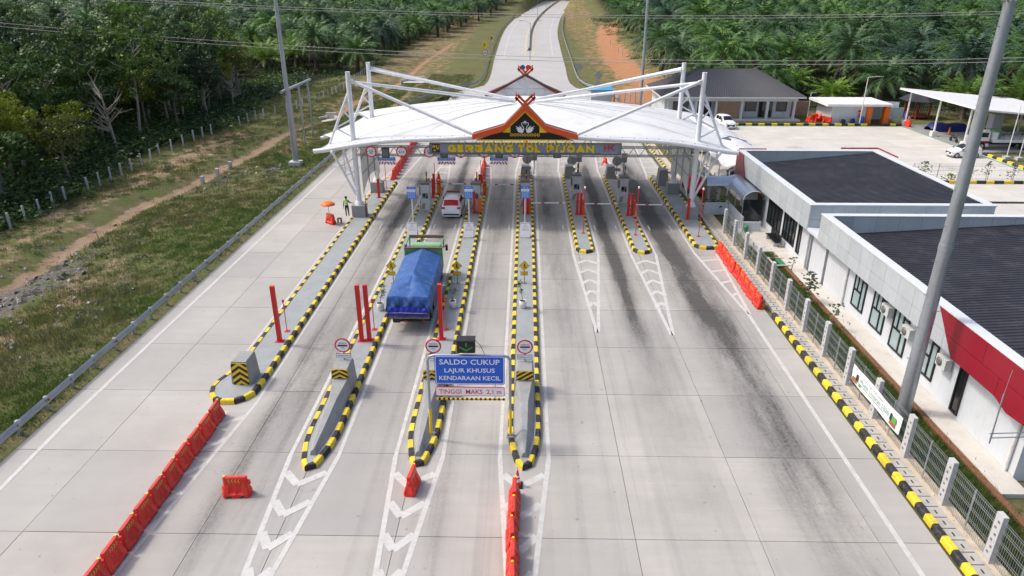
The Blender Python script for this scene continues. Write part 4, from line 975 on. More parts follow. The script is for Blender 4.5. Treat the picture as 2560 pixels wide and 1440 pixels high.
# row of gold hexagons and hanging fringe
zr_ = kz - .82
for k in range(9):
    b = MB(); x = (k - 4) * .275; ro, ri, n = .135, .072, 6
    for i in range(n):
        a0, a1 = 2 * PI * i / n, 2 * PI * (i + 1) / n
        b.add([(x + ro * math.cos(a0), yb - .03, zr_ + ro * math.sin(a0)), (x + ro * math.cos(a1), yb - .03, zr_ + ro * math.sin(a1)), (x + ri * math.cos(a1), yb - .03, zr_ + ri * math.sin(a1)), (x + ri * math.cos(a0), yb - .03, zr_ + ri * math.sin(a0))], [(0, 1, 2, 3)])
    b.build('hexagon', 'gold', g)
b = MB(); zf0 = ez - .50; b.box((0, yb - .03, zf0), (2 * ex - .9, .05, .09))
for k in range(48):
    x = -ex + .55 + (2 * ex - 1.1) * k / 47; ln = .16 + .12 * (k % 2) + (.08 if k % 4 == 1 else 0); b.box((x, yb - .03, zf0 - .04 - ln / 2), (.055, .03, ln)); b.box((x, yb - .032, zf0 - .04 - ln), (.12, .03, .06))
b.build('fringe', 'letter_yellow', g)
# two white swans and a small ornament
b = MB(); S0 = .88; zc = kz - .22; yy = yb - .035
for s in (-1, 1):
    T = lambda P: [(s * (.10 + p[0] * S0), yy - .0004 * s, zc + p[1] * S0) for p in P]
    b.add(T([(.02, -.45), (.22, -.50), (.48, -.44), (.62, -.24), (.55, -.16), (.42, -.20), (.30, -.12), (.14, -.10), (.04, -.22)]), [list(range(9))])
    for P in ([(.20, -.14), (.34, -.02), (.80, .12), (.62, -.02), (.44, -.12), (.32, -.18)], [(.30, -.18), (.50, -.08), (.74, -.06), (.62, -.16), (.46, -.24)], [(.14, -.12), (.24, .04), (.44, .18), (.36, .02), (.28, -.10)], [(.30, -.24), (.50, -.20), (.66, -.22), (.56, -.30), (.42, -.34)]): b.add([(q[0], q[1] - .002, q[2]) for q in T(P)], [list(range(len(P)))])
    neck = [(.04, -.26), (-.0, -.10), (.06, .06), (.17, .20), (.22, .33), (.16, .44), (.04, .45), (-.03, .37), (-.02, .24)]; wd = [.10, .075, .065, .06, .055, .055, .06, .055, .02]
    pts = T(neck); L = []
    for i, p in enumerate(pts):
        a = Vector(pts[max(i - 1, 0)]); c = Vector(pts[min(i + 1, len(pts) - 1)]); d = (c - a).normalized(); n_ = Vector((-d.z, 0, d.x)) * wd[i] * S0 / 2; L.append([Vector(p) + n_ - Vector((0, .004, 0)), Vector(p) - n_ - Vector((0, .004, 0))])
    b.grid(L, 0, False)
b.add([(x * S0, yy - .004, zc + z * S0) for x, z in ((0, .36), (.12, .50), (.07, .62), (0, .55), (-.07, .62), (-.12, .50))], [list(range(6))])
b.build('swan_emblem', 'sign_white', g)
# rear gable, its open back towards the camera
Y2 = YB + .6
a_ = V(1320, 186, Y2); e_ = V(1219, 236, Y2); k_ = V(1276, 216, Y2)
az2, ez2, ex2, kx2, kz2 = a_.z + .1, e_.z + .1, 4.2, 1.85, k_.z + .3
g2 = gable(Y2, -1, 0, az2, ex2, ez2, kx2, kz2, False)
b = MB(); b.add([(0, Y2, az2 - .3), (-kx2, Y2, kz2 - .3), (-ex2 + .3, Y2, ez2 - .4), (-3, Y2, ez2 - .9), (3, Y2, ez2 - .9), (ex2 - .3, Y2, ez2 - .4), (kx2, Y2, kz2 - .3)], [list(range(7))]); b.build('back_panel', 'membrane', g2)
b = MB(); yq = Y2 - .12
b.tube((0, yq, ez2 - .9), (0, yq, az2 - .2), .07, n=8)
for s in (-1, 1):
    b.tube((0, yq, kz2 - .5), (s * 1.1, yq, kz2 + .35), .03, n=5); b.tube((s * 2.0, yq, ez2 - .9), (s * 2.0, yq, kz2 - .5), .045, n=6); b.tube((0, yq, ez2 - .2), (s * 2.0, yq, kz2 - .5), .03, n=5); b.tube((0, yq, kz2 - .55), (s * 2.0, yq, kz2 - .55), .035, n=5); b.tube((s * 2.0, yq, kz2 - .5), (s * (ex2 - .4), yq, ez2 - .3), .035, n=5); b.tube((s * .3, yq, az2 - .35), (s * kx2, yq, kz2 - .35), .05, n=5)
    for k in range(9):
        u = (k + .5) / 9; P = (s * kx2 * u * 1.0, az2 + (kz2 - az2) * u) if u < 1 else None; 
        b.box((P[0], yq + .1, P[1] - .18), (.05, .25, .25))
b.build('back_frame', 'white_steel', g2)
for s, m_ in ((-1, 'bin_blue'), (1, 'sign_red')):
    b = MB(); disc(b, (s * .28, Y2 + .35, az2 + .55), .26, 0, .05, 14); b.build('finial_disc', m_, g2)
# ================================================================ the big name sign
YS = 58.35; a0 = V(1075, 358, YS); a1 = V(1551, 384, YS); cx, cz, ww, hh = (a0.x + a1.x) / 2, (a0.z + a1.z) / 2, a1.x - a0.x, a0.z - a1.z
t = thing('gate_name_sign', 'long grey sign with big yellow letters naming the toll gate', 'sign', (cx, YS, cz - hh / 2))
b = MB(); b.box((cx, YS, cz), (ww, .12, hh)); b.build('sign_panel', 'sign_grey', t)
b = MB(); b.box((cx, YS - .03, cz + hh / 2 + .03), (ww + .1, .24, .07)); b.box((cx, YS - .03, cz - hh / 2 - .03), (ww + .1, .24, .07)); [b.box((cx + s * (ww / 2 + .02), YS - .03, cz), (.07, .24, hh)) for s in (-1, 1)]; b.build('sign_frame', 'dark_steel', t)
def px2x(px): return V(px, 372, YS).x
RND = [(.86, .76), (.70, .86), (.48, .88), (.26, .80), (.14, .5), (.26, .20), (.48, .12), (.70, .14), (.86, .24)]
GLY = dict(G=[RND + [(.86, .46), (.54, .46)]], E=[[(.86, .87), (.16, .87), (.16, .13), (.86, .13)], [(.16, .5), (.78, .5)]],
    R=[[(.16, 0), (.16, .87), (.60, .87), (.80, .78), (.82, .62), (.70, .48), (.16, .46)], [(.50, .46), (.82, 0)]], B=[[(.16, .13), (.16, .87), (.58, .87), (.76, .78), (.76, .62), (.60, .52), (.16, .52)], [(.55, .52), (.80, .42), (.82, .24), (.62, .13), (.16, .13)]],
    A=[[(.10, 0), (.5, .90), (.90, 0)], [(.26, .28), (.74, .28)]], N=[[(.15, 0), (.15, .88), (.85, .12), (.85, 1)]], T=[[(.04, .87), (.96, .87)], [(.5, .87), (.5, 0)]],
    O=[[(.5, .88), (.26, .80), (.14, .5), (.26, .20), (.5, .12), (.74, .20), (.86, .5), (.74, .80), (.5, .88)]], L=[[(.17, 1), (.17, .13), (.9, .13)]], P=[[(.16, 0), (.16, .87), (.62, .87), (.82, .76), (.82, .58), (.62, .46), (.16, .46)]],
    I=[[(.5, 0), (.5, 1)]], J=[[(.72, 1), (.72, .34), (.60, .15), (.38, .12), (.18, .26)]])
def stroke_letter(bb, c, x0, z0, w_, h_, yf, dep):
    for si, path in enumerate(GLY[c]):
        P = [Vector((x0 + p[0] * w_, 0, z0 + p[1] * h_)) for p in path]; sw = h_ * .31 / 2; Ls = []; n = len(P); closed = path[0] == path[-1]
        for i, p in enumerate(P):
            a_ = P[i - 1] if i else (P[-2] if closed else None); c_ = P[i + 1] if i < n - 1 else (P[1] if closed else None)
            d1 = (p - a_).normalized() if a_ is not None else None; d2 = (c_ - p).normalized() if c_ is not None else None
            d1 = d1 or d2; d2 = d2 or d1; nn = Vector((-d1.z, 0, d1.x)) + Vector((-d2.z, 0, d2.x)); nn = nn.normalized(); k = sw / max(.45, nn.dot(Vector((-d1.z, 0, d1.x)))); Ls.append((p + nn * k, p - nn * k))
        y0 = yf - dep - .003 * si
        F_ = [[Vector((q.x, y0, q.z)) for q in l] for l in Ls]; bb.grid(F_, 0, False)
        for side in (0, 1): bb.grid([[Vector((l[side].x, y0, l[side].z)), Vector((l[side].x, yf, l[side].z))] for l in Ls], 0, False)
for wd, (p0, p1) in (('GERBANG', (1118, 1285)), ('TOL', (1293, 1353)), ('PIJOAN', (1365, 1487))):
    wt = [.5 if c == 'I' else (.82 if c in 'ELJ' else (1.1 if c in 'OGANR' else 1)) for c in wd]; tot = sum(wt); x = px2x(p0); W = px2x(p1) - x
    for c, q in zip(wd, wt):
        cw = W * q / tot; bb = MB(); k = 1.7 if c == 'I' else 1; stroke_letter(bb, c, x + cw * .06 - (cw * (k - 1) * .44), cz - hh * .37, cw * .88 * k, hh * .74, YS - .062, .05); bb.build('letter', 'letter_yellow', t); x += cw
b = MB(); lx = px2x(1090); s_ = hh * .36; yy = YS - .066
b.box((lx, YS - .07, cz), (hh * .82, .02, hh * .86), m=0)
f = YS - .085
def flat(P, m): b.add([(lx + p[0] * s_, f, cz + p[1] * s_) for p in P], [list(range(len(P)))], m)
flat([(-.95, .1), (-.95, .95), (-.5, .95)] + [(-.5 + .45 * math.sin(a), .55 + .4 * math.cos(a)) for a in np.linspace(0, PI, 6)] + [(-.6, .1)], 1)
flat([(.1, .95), (.42, .95), (.42, .1), (.6, -.05), (.78, .1), (.78, .95), (.98, .95), (.98, -.1), (.6, -.45), (.1, -.1)], 1)
flat([(-.8 + 0, -.85), (.05, -.85), (-.05, -.45), (-.37, -.3), (-.7, -.45)], 1)
b.build('ministry_emblem', ['print_dark', 'gold'], t)
b = MB(); hx = px2x(1523); s_ = hh * .42
def bar(P): b.extr([(p[0] * s_, p[1] * s_) for p in P], (hx, YS - .065, cz + .07), XA, ZA, .05, 0)
bar([(-1.3, -.75), (-1.08, -.75), (-1.08, .85), (-1.3, .85)]); bar([(-.35, -.75), (-.12, -.75), (-.12, .85), (-.35, .85)]); bar([(-1.08, -.12), (-.35, -.12), (-.35, .12), (-1.08, .12)]); bar([(-.12, -.12), (.5, -.12), (.5, .12), (-.12, .12)]); bar([(.2, .0), (.9, .85), (1.3, .85), (.5, -.05)]); bar([(.3, .05), (.95, -.75), (1.35, -.75), (.6, .05)])
b.build('operator_emblem', 'sign_red', t)
b = MB(); put_text(b, 'hutama karya', (hx, YS - .068, cz - hh * .42), XA, ZA, 1.35, .11, 0); b.build('small_lettering', 'sign_white', t)
# ================================================================ signs hung on the girder
def limit_sign(px, py, txt, label, arrows):
    Yq = 58.72; c = V(px, py, Yq); t = thing('limit_sign', label, 'sign', (c.x, Yq, c.z))
    b = MB(); disc(b, (c.x, Yq, c.z), .47, 0, .03); disc(b, (c.x, Yq - .031, c.z), .375, 1, .008); f = Yq - .042
    for k, s in enumerate(txt): put_text(b, s, (c.x, f, c.z + (.09 - .21 * k if len(txt) > 1 else 0)), XA, ZA, .36 if len(s) > 2 and len(txt) > 1 else (.52 if len(s) > 2 else .2), .19, 2, .01)
    for s in (-1, 1):
        P = [(s * .37, .08), (s * .37, -.08), (s * .27, 0)] if arrows == 'h' else [(-.09, s * .37), (.09, s * .37), (0, s * .27)]
        b.add([(c.x + p[0], f, c.z + p[1]) for p in P], [(0, 1, 2)], 2)
    b.build('disc', ['sign_red', 'sign_white', 'print_dark'], t)
    b = MB(); b.box((c.x, Yq + .14, c.z), (.08, .24, .5)); b.build('bracket', 'sign_back', t)
limit_sign(928, 379, ('2,5', 'm'), 'round red-rimmed 2,5 m width limit sign on the girder by the pylon', 'h'); limit_sign(1004, 379, ('4,2 m',), 'round red-rimmed 4,2 m height limit sign on the girder over the outer lane', 'v'); limit_sign(1073, 380, ('2,1', 'm'), 'round red-rimmed limit sign half covered by the left end of the name sign', 'h')
for px, l in ((1152, 'under the letters of the first word'), (1210, 'under the end of the first word'), (1287, 'under the middle word')): limit_sign(px, 381, ('2,1', 'm'), 'round limit sign mostly hidden behind the name sign, ' + l, 'v')
for px, l in ((964, 'between the two uncovered round limit signs'), (1110, 'under the left part of the name sign'), (1248, 'under the first word of the name sign'), (1393, 'under the last word of the name sign')):
    c = V(px, 379, 58.75); t = thing('lane_light', 'dark lane signal box on the girder ' + l, 'signal', (c.x, 58.75, 5.5))
    b = MB(); b.box((c.x, 58.72, 5.9), (.62, .26, .80)); b.build('housing', 'black', t); b = MB(); b.box((c.x, 58.58, 5.9), (.54, .02, .66)); [b.box((c.x + (k - 2) * .1, 58.566, 5.9), (.02, .02, .62)) for k in range(5)]; b.build('lens_grid', 'dark_steel', t)
for px, l in ((966, 'nearest the side screen'), (1116, 'over the white car lane'), (1247, 'over the lane before the central island')):
    Yq = 59.25; a0 = V(px, 393, Yq); a1 = V(px, 402, Yq); a2 = V(px, 411, Yq); t = thing('height_board', 'hanging blue board with red and white striped bar ' + l, 'sign', (a0.x, Yq, a2.z))
    b = MB(); b.box((a0.x, Yq, (a0.z + a1.z) / 2), (1.55, .03, a0.z - a1.z), m=0); f = Yq - .02; h_ = a0.z - a1.z; put_text(b, 'TINGGI MAKS 2,100 MM', (a0.x, f, a0.z - h_ * .32), XA, ZA, 1.35, .10, 1, .008); put_text(b, 'KHUSUS KENDARAAN KECIL', (a0.x, f, a0.z - h_ * .7), XA, ZA, 1.35, .075, 1, .006); b.build('board', ['blue_print', 'sign_white'], t)
    b = MB(); zc_ = (a1.z + a2.z) / 2 - .03; b.box((a0.x, Yq, zc_), (1.55, .03, .26), m=0)
    for k in range(6):
        s = 1 if k < 3 else -1; x = a0.x - .62 + k * .248; b.add([(x - .05 - s * .07, f - .001, zc_ - .13), (x + .05 - s * .07, f - .001, zc_ - .13), (x + .05 + s * .07, f - .001, zc_ + .13), (x - .05 + s * .07, f - .001, zc_ + .13)], [(0, 1, 2, 3)], 1)
    b.build('striped_bar', ['sign_white', 'sign_red'], t)
    b = MB(); [b.tube((a0.x + dx, Yq + .03, a2.z), (a0.x + dx, Yq + .03, 5.58), .015, n=5) for dx in (-.6, .6)]; b.build('hanger', 'dark_steel', t)
# ================================================================ vegetation
PV = lambda p: (lambda q, zc: (1280 + F * q.dot(RT) / zc, 720 - F * q.dot(UP) / zc, zc))(Vector(p) - Vector((0, 0, H)), max(.1, (Vector(p) - Vector((0, 0, H))).dot(FW)))
def palm_crown(seed, n, L, el, droop, dead, nl=17):
    rr = random.Random(seed); b = MB()
    def frond(az, e0, ln, dr, m, lw):
        u = Vector((math.cos(az), math.sin(az), 0)); p = Vector((u.x * .18, u.y * .18, 0)); pts = [p]; K = 7; tw = rr.uniform(-.25, .25)
        for k in range(K):
            e = e0 - dr * ((k + .5) / K) ** 1.4; uu = Vector((math.cos(az + tw * k / K), math.sin(az + tw * k / K), 0)); p = p + (uu * math.cos(e) + Vector((0, 0, math.sin(e)))) * ln / K; pts.append(p)
        side = Vector((-u.y, u.x, 0))
        b.grid([[q - side * .07 * (1.15 - i / K), q + side * .07 * (1.15 - i / K)] for i, q in enumerate(pts)], m, False)
        for k in range(nl):
            t = .14 + .86 * (k + rr.random() * .6) / nl; i = min(K - 1, int(t * K)); f = t * K - i; q = pts[i].lerp(pts[i + 1], f); d = (pts[i + 1] - pts[i]).normalized(); nrm = side.cross(d)
            l2 = ln * .25 * lw * (math.sin(min(1, t * 1.05) * PI * .86 + .28) * .9 + .1)
            for s in (-1, 1):
                v = (side * s * .85 + d * (.45 + .5 * t) + Vector((0, 0, -1)) * rr.uniform(.05, .75)).normalized() * l2 * rr.uniform(.8, 1.15)
                wv = d * .085 * (1 + rr.random() * .7)
                b.add([q - wv, q + wv, q + v], [(0, 1, 2)], m)
    for k in range(n):
        t = (k + .5) / n; az = k * 2.39996 + rr.uniform(-.2, .2); e0 = math.radians(el[0] + (el[1] - el[0]) * t ** .8) + rr.uniform(-.1, .1)
        frond(az, e0, L * rr.uniform(.85, 1.08) * (.75 + .25 * min(1, t * 3)), droop * rr.uniform(.8, 1.2) + .2 * t, 0 if t < .9 - .0 else 0, 1)
    for k in range(dead): frond(rr.uniform(0, 6.28), math.radians(rr.uniform(-50, -20)), L * rr.uniform(.6, .9), rr.uniform(.3, .8), 1, .55)
    return b
def palm_trunk(h, seed):
    rr = random.Random(seed); b = MB(); K = 8; b.path([(math.sin(k) * .03, math.cos(k * 1.7) * .03, h * k / K) for k in range(K + 1)], [.42 - .12 * k / K + (.06 if k % 2 else 0) for k in range(K + 1)], 8)
    for k in range(26):
        a = k * 2.4; z = h * (.35 + .65 * k / 26); u = Vector((math.cos(a), math.sin(a), 0)); p = u * .28 + Vector((0, 0, z)); b.tube(p, p + u * .28 + Vector((0, 0, .3)), .07, .03, 4, cap=False)
    return b
protos = []
spec = [(3, 36, 5.3, (82, -12), 1.15, 9, 'palm_leaf', 4.6), (5, 38, 5.0, (84, -18), 1.25, 12, 'palm_leaf', 5.6), (8, 34, 5.5, (80, -8), 1.0, 7, 'palm_leaf', 3.8), (11, 28, 4.6, (86, 12), .85, 5, 'palm_young', 2.2), (17, 34, 5.1, (78, -25), 1.35, 18, 'palm_leaf', 5.2)]
PLB = ['dark green oil palm with arching fronds', 'tall dark oil palm with a skirt of dry fronds', 'wide green oil palm with long flat fronds', 'young bright green oil palm with upright fronds', 'shaggy oil palm with drooping greyish fronds']
for i, (sd_, n, L, el, dr, dead, lm, th) in enumerate(spec):
    t = thing('oil_palm', PLB[i], 'palm tree', (0, 0, 0), 'oil palms of the plantation')
    tr = palm_trunk(th, sd_).build('trunk', 'palm_bark', t)
    cb = palm_crown(sd_, n, L, el, dr, dead); cb.v = [(x, y, z + th - .1) for x, y, z in cb.v]; cr = cb.build('crown', [lm, 'palm_dead'], t)
    protos.append((t, tr, cr))
rp = random.Random(4); cand = []
drc = lambda x, y: float(dist_poly(np.array([x]), np.array([y]), [(p.x, p.y) for p in RC])[0])
for iy in range(60):
    y0 = 104 + iy * 8.8
    for ix in range(-46, 47):
        x = ix * 10.3 + (iy % 2) * 5.1 + rp.uniform(-1.4, 1.4); y = y0 + rp.uniform(-1.4, 1.4)
        if x > 0:
            if x < 27 + (y - 128) * .05 or (x < 64 and y < 119) or y < 100 + max(0, 90 - x) * .22: continue
            if drc(x, y) < 22 + 9 * (y > 190): continue
        else:
            if x > -39 + max(0, y - 215) * .16 or y < (168 if x > -64 else 146): continue
            if drc(x, y) < 19: continue
        z = tz(x, y); a = PV((x, y, z + 5))
        if a[0] < -140 or a[0] > 2700 or a[1] < -90 or a[2] < 5: continue
        cand.append((a[2], x, y, z - .1))
cand.sort()
ctx = ['right of the road', 'left of the road']
used = [False] * 5; rest = [[] for _ in range(5)]
for k, (d, x, y, z) in enumerate(cand):
    edge_ = (x > 0 and y < 150 and rp.random() < .35) or (x < 0 and y < 205 and rp.random() < .4)
    i = 3 if edge_ else rp.choice((0, 0, 1, 1, 2, 4, 4, 3 if rp.random() < .7 else 2)); s = rp.uniform(.9, 1.5)
    if k < 300:
        lb = PLB[i] + ' ' + ctx[0 if x > 0 else 1]
        if not used[i]: used[i] = True; o = protos[i][0]; o.location = (x, y, z); o.rotation_euler = (0, 0, rp.uniform(0, 6.28)); o.scale = (s, s, s); o['label'] = lb; o['group'] = lb.replace('oil palm', 'oil palms', 1)
        else: copy_tree(protos[i][0], (x, y, z), rp.uniform(0, 6.28), lb, lb.replace('oil palm', 'oil palms', 1), sc=s)
    else: rest[i].append((x, y, z))
def scatter(name, pts, objs, smin, smax, label=None, cat=None, tilt=0.0):
    me = bpy.data.meshes.new(name); me.from_pydata(pts, [], []); o = link_mesh(name, me); tag(o, label, cat, kind='stuff')
    ng = bpy.data.node_groups.new(name, 'GeometryNodeTree'); ng.interface.new_socket('Geometry', in_out='INPUT', socket_type='NodeSocketGeometry'); ng.interface.new_socket('Geometry', in_out='OUTPUT', socket_type='NodeSocketGeometry')
    N = ng.nodes; gi = N.new('NodeGroupInput'); gx = N.new('NodeGroupOutput'); ip = N.new('GeometryNodeInstanceOnPoints'); L_ = ng.links.new
    jn = N.new('GeometryNodeJoinGeometry')
    for grp in objs:
        j2 = N.new('GeometryNodeJoinGeometry')
        for ob in grp:
            oi = N.new('GeometryNodeObjectInfo'); oi.inputs['Object'].default_value = ob; L_(oi.outputs['Geometry'], j2.inputs[0])
        g2i = N.new('GeometryNodeGeometryToInstance'); L_(j2.outputs[0], g2i.inputs[0]); L_(g2i.outputs[0], jn.inputs[0])
    L_(gi.outputs[0], ip.inputs['Points']); L_(jn.outputs[0], ip.inputs['Instance']); ip.inputs['Pick Instance'].default_value = True
    rv = N.new('FunctionNodeRandomValue'); rv.data_type = 'FLOAT_VECTOR'; rv.inputs[0].default_value = (-tilt, -tilt, 0); rv.inputs[1].default_value = (tilt, tilt, 6.283); L_(rv.outputs[0], ip.inputs['Rotation'])
    rs = N.new('FunctionNodeRandomValue'); rs.data_type = 'FLOAT'; rs.inputs[2].default_value = smin; rs.inputs[3].default_value = smax; rs.inputs['Seed'].default_value = 3; L_(rs.outputs[1], ip.inputs['Scale'])
    L_(ip.outputs[0], gx.inputs[0]); md = o.modifiers.new('scatter', 'NODES'); md.node_group = ng
    return o
allrest = [p for i in range(5) for p in rest[i]]
if allrest: scatter('far_oil_palms', allrest, [(protos[i][1], protos[i][2]) for i in (0, 1, 2, 4)], .95, 1.35, 'far mass of dark oil palm crowns filling the plantation on the hills', 'palm trees')
# ---------------------------------------------------------------- broadleaf trees of the wood
def tree_proto(seed, h, rc, lm, nclump, leaves, size, name, label, sparse=1.0, bare=False, lean=0.0):
    rr = random.Random(seed); t = thing(name, label, 'tree', (0, 0, 0), 'trees of the wood'); tb = MB()
    lx, ly = rr.uniform(-1, 1) * lean, rr.uniform(-1, 1) * lean; K = 6; tp = [Vector((lx * (k / K) ** 1.3 + math.sin(k * 1.3 + seed) * .1, ly * (k / K) ** 1.3, h * .72 * k / K)) for k in range(K + 1)]
    tb.path(tp, [.17 - .11 * k / K for k in range(K + 1)], 6); ends = []
    for k in range(9 if not bare else 22):
        f = rr.uniform(.42, 1) if not bare else rr.uniform(.3, 1); i = min(K - 1, int(f * K)); p = tp[i].lerp(tp[i + 1], f * K - i); a = rr.uniform(0, 6.28); d = Vector((math.cos(a), math.sin(a), rr.uniform(.35, 1.1))).normalized(); L = rc * rr.uniform(.5, .95)
        q = p + d * L * .5 + Vector((0, 0, .1)); e = p + d * L + Vector((0, 0, L * .12)); tb.path([p, q, e], [.07, .045, .015], 4, cap=False); ends.append(e)
        if bare:
            for _ in range(3): g_ = e + Vector((rr.gauss(0, .6), rr.gauss(0, .6), rr.gauss(.1, .5))); tb.path([q.lerp(e, rr.random()), g_], [.025, .008], 3, cap=False)
    tb.build('trunk', 'bark_pale' if seed % 2 else 'bark', t)
    lf = MB(); top = tp[-1]
    cen = top + Vector((0, 0, h * .02))
    for k in range(nclump):
        if k < len(ends): c = ends[k]
        else:
            while True:
                d = Vector((rr.uniform(-1, 1), rr.uniform(-1, 1), rr.uniform(-.85, 1)))
                if .35 < d.length < 1: break
            c = cen + Vector((d.x * rc, d.y * rc, d.z * h * .32))
        cr_ = rr.uniform(.5, 1.0) * rc * .36
        for j in range(int(leaves * rr.uniform(.7, 1.2))):
            d = Vector((rr.gauss(0, 1), rr.gauss(0, 1), rr.gauss(.25, .8))).normalized() * cr_ * rr.uniform(.45, 1.05); d.z *= .7; p = c + d; nrm = (d.normalized() + Vector((rr.gauss(0, .5), rr.gauss(0, .5), rr.gauss(.35, .5)))).normalized(); u, v = perp(nrm); a = rr.uniform(0, 6.28); u2 = (u * math.cos(a) + v * math.sin(a)) * size * rr.uniform(.6, 1.2); v2 = (v * math.cos(a) - u * math.sin(a)) * size * .55 * rr.uniform(.7, 1.2)
            lf.add([p - u2, p - v2 * .8, p + u2 * .9, p + v2], [(0, 1, 2, 3)])
    if nclump: lf.build('crown', lm, t)
    return t
TP = [tree_proto(1, 11, 3.6, 'leaf_dark', 46, 62, .24, 'forest_tree', 'tall dark green forest tree with pale trunk'),
      tree_proto(2, 9, 3.0, 'leaf_mid', 40, 58, .22, 'forest_tree', 'mid green rounded forest tree'),
      tree_proto(4, 7.5, 2.9, 'leaf_lime', 34, 60, .20, 'forest_tree', 'yellow-green leafy tree'),
      tree_proto(5, 12.5, 3.2, 'leaf_mid', 38, 54, .24, 'forest_tree', 'tall slender forest tree with leaning pale trunk', lean=1.6),
      tree_proto(8, 8, 2.6, 'leaf_brown', 26, 34, .17, 'forest_tree', 'thin greyish half-bare forest tree', lean=1.0),
      tree_proto(9, 8.5, 2.6, 'leaf_dark', 0, 0, .1, 'bare_tree', 'leafless grey tree with fine branches', bare=True, lean=1.4),
      tree_proto(14, 6, 2.8, 'leaf_dark', 36, 58, .22, 'forest_tree', 'low bushy dark green tree')]
rt_ = random.Random(12); cand = []
for iy in range(30):
    for ix in range(40):
        x = -48.5 - ix * 4.9 + rt_.uniform(-1.6, 1.6) - (iy % 2) * 2.4; y = 52 + iy * 4.7 + rt_.uniform(-1.6, 1.6)
        lim = -46.5 + 2.0 * math.sin(y * .13) + max(0, (y - 105)) * .03
        if x > lim or y > 146: continue
        if x > -56 and y > 132: continue
        a = PV((x, y, 6))
        if a[0] < -220 or a[0] > 2600 or a[1] < -60: continue
        cand.append((lim - x, a[2], x, y))
cand.sort(key=lambda c: c[1] + c[0] * .4); cand = cand[:290]
tu = [False] * len(TP)
for (dl, d, x, y) in cand:
    if dl < 3.5: i = rt_.choice((6, 6, 1, 2, 4, 5, 3))
    elif dl < 9: i = rt_.choice((2, 1, 3, 4, 6, 0, 5, 3))
    else: i = rt_.choice((0, 0, 1, 1, 3, 2, 0, 6, 1))
    if x < -49 and y < 72 and rt_.random() < .5: i = 2
    s = rt_.uniform(.9, 1.32); lb = TP[i]['label'].split(' at the wood')[0].split(' deep in')[0]; lb = lb + (' at the wood edge' if dl < 7 else ' deep in the wood')
    args = dict(loc=(x, y, tz(x, y) - .1), rz=rt_.uniform(0, 6.28))
    if not tu[i]:
        tu[i] = True; o = TP[i]; o.location = args['loc']; o.rotation_euler = (0, 0, args['rz']); o.scale = (s, s, s); o['label'] = lb; o['group'] = lb
    else: copy_tree(TP[i], args['loc'], args['rz'], lb, lb, sc=s)
# undergrowth and grass
def bush(seed, n, r, size, h=.6):
    rr = random.Random(seed); b = MB()
    for j in range(n):
        d = Vector((rr.gauss(0, .5), rr.gauss(0, .5), abs(rr.gauss(.35, .35)) * h)) * r; nrm = Vector((rr.gauss(0, .7), rr.gauss(0, .7), .8)).normalized(); u, v = perp(nrm); u2 = u * size * rr.uniform(.6, 1.3); v2 = v * size * .6 * rr.uniform(.6, 1.3); b.add([d - u2, d - v2, d + u2, d + v2], [(0, 1, 2, 3)])
    return b
def tuft(seed, n, h, sp):
    rr = random.Random(seed); b = MB()
    for j in range(n):
        a = rr.uniform(0, 6.28); p = Vector((rr.gauss(0, sp), rr.gauss(0, sp), 0)); d = Vector((math.cos(a), math.sin(a), 0)); hh_ = h * rr.uniform(.5, 1.2); wv = Vector((-d.y, d.x, 0)) * .018; b.add([p - wv, p + wv, p + d * hh_ * .5 + Vector((0, 0, hh_))], [(0, 1, 2)])
    return b
def seedobj(name, mb, m, loc, label, cat): o = mb.build(name, m, label=label, cat=cat); o.location = loc; return o
rg = random.Random(31)
bs1 = seedobj('roadside_shrub', bush(3, 90, 1.6, .17), 'leaf_mid', (-47.5, 63, tz(-47.5, 63)), 'small green shrub on the bare verge below the wood', 'shrub')
bs2 = seedobj('roadside_shrub', bush(4, 110, 1.9, .2), 'leaf_dark', (-49.5, 70.5, tz(-49.5, 70.5)), 'dark low shrub at the foot of the wood', 'shrub')
pts = []
for _ in range(2600):
    y = rg.uniform(50, 150); x = -46 - abs(rg.gauss(0, 1)) * 26 + 2 * math.sin(y * .13)
    pts.append((x, y, tz(x, y)))
for _ in range(900): y = rg.uniform(118, 330); x = rg.uniform(28, 130); pts.append((x, y, tz(x, y)))
for _ in range(500): y = rg.uniform(150, 330); x = rg.uniform(-110, -38); pts.append((x, y, tz(x, y)))
scatter('undergrowth', pts, [(bs1,), (bs2,)], .6, 1.5, 'dark undergrowth of leafy shrubs covering the wood and plantation floor', 'undergrowth')
gs1 = seedobj('grass_tuft', tuft(5, 26, .17, .22), 'grass', (-24.2, 30, tz(-24.2, 30)), 'single grass tuft beside the guard rail foot', 'grass')
gs2 = seedobj('grass_tuft', tuft(6, 30, .30, .26), 'grass', (-26.5, 36, tz(-26.5, 36)), 'taller grass tuft on the verge above the guard rail', 'grass')
pts = []
NX = 22000; ax_ = np.random.RandomState(5).rand(NX, 3); X_ = -23.2 - ax_[:, 0] ** 1.25 * 23; Y_ = 20 + ax_[:, 1] ** 1.5 * 135
so_ = 1.15 * np.exp(-(dist_poly(X_, Y_, PATHL) / 1.7) ** 2) + .5 * (fnoise(X_, Y_, .35, 44) < -.12) + .6 * np.exp(-(((X_ + 34.2) / 3.2) ** 2 + ((Y_ - 44) / 9) ** 2)) + .35 * np.exp(-((X_ + 40) / 4.5) ** 2)
keep = ax_[:, 2] > so_; Z_ = terrain_z(X_, Y_)
pts = [(float(x), float(y), float(z) - .02) for x, y, z, k in zip(X_, Y_, Z_, keep) if k]
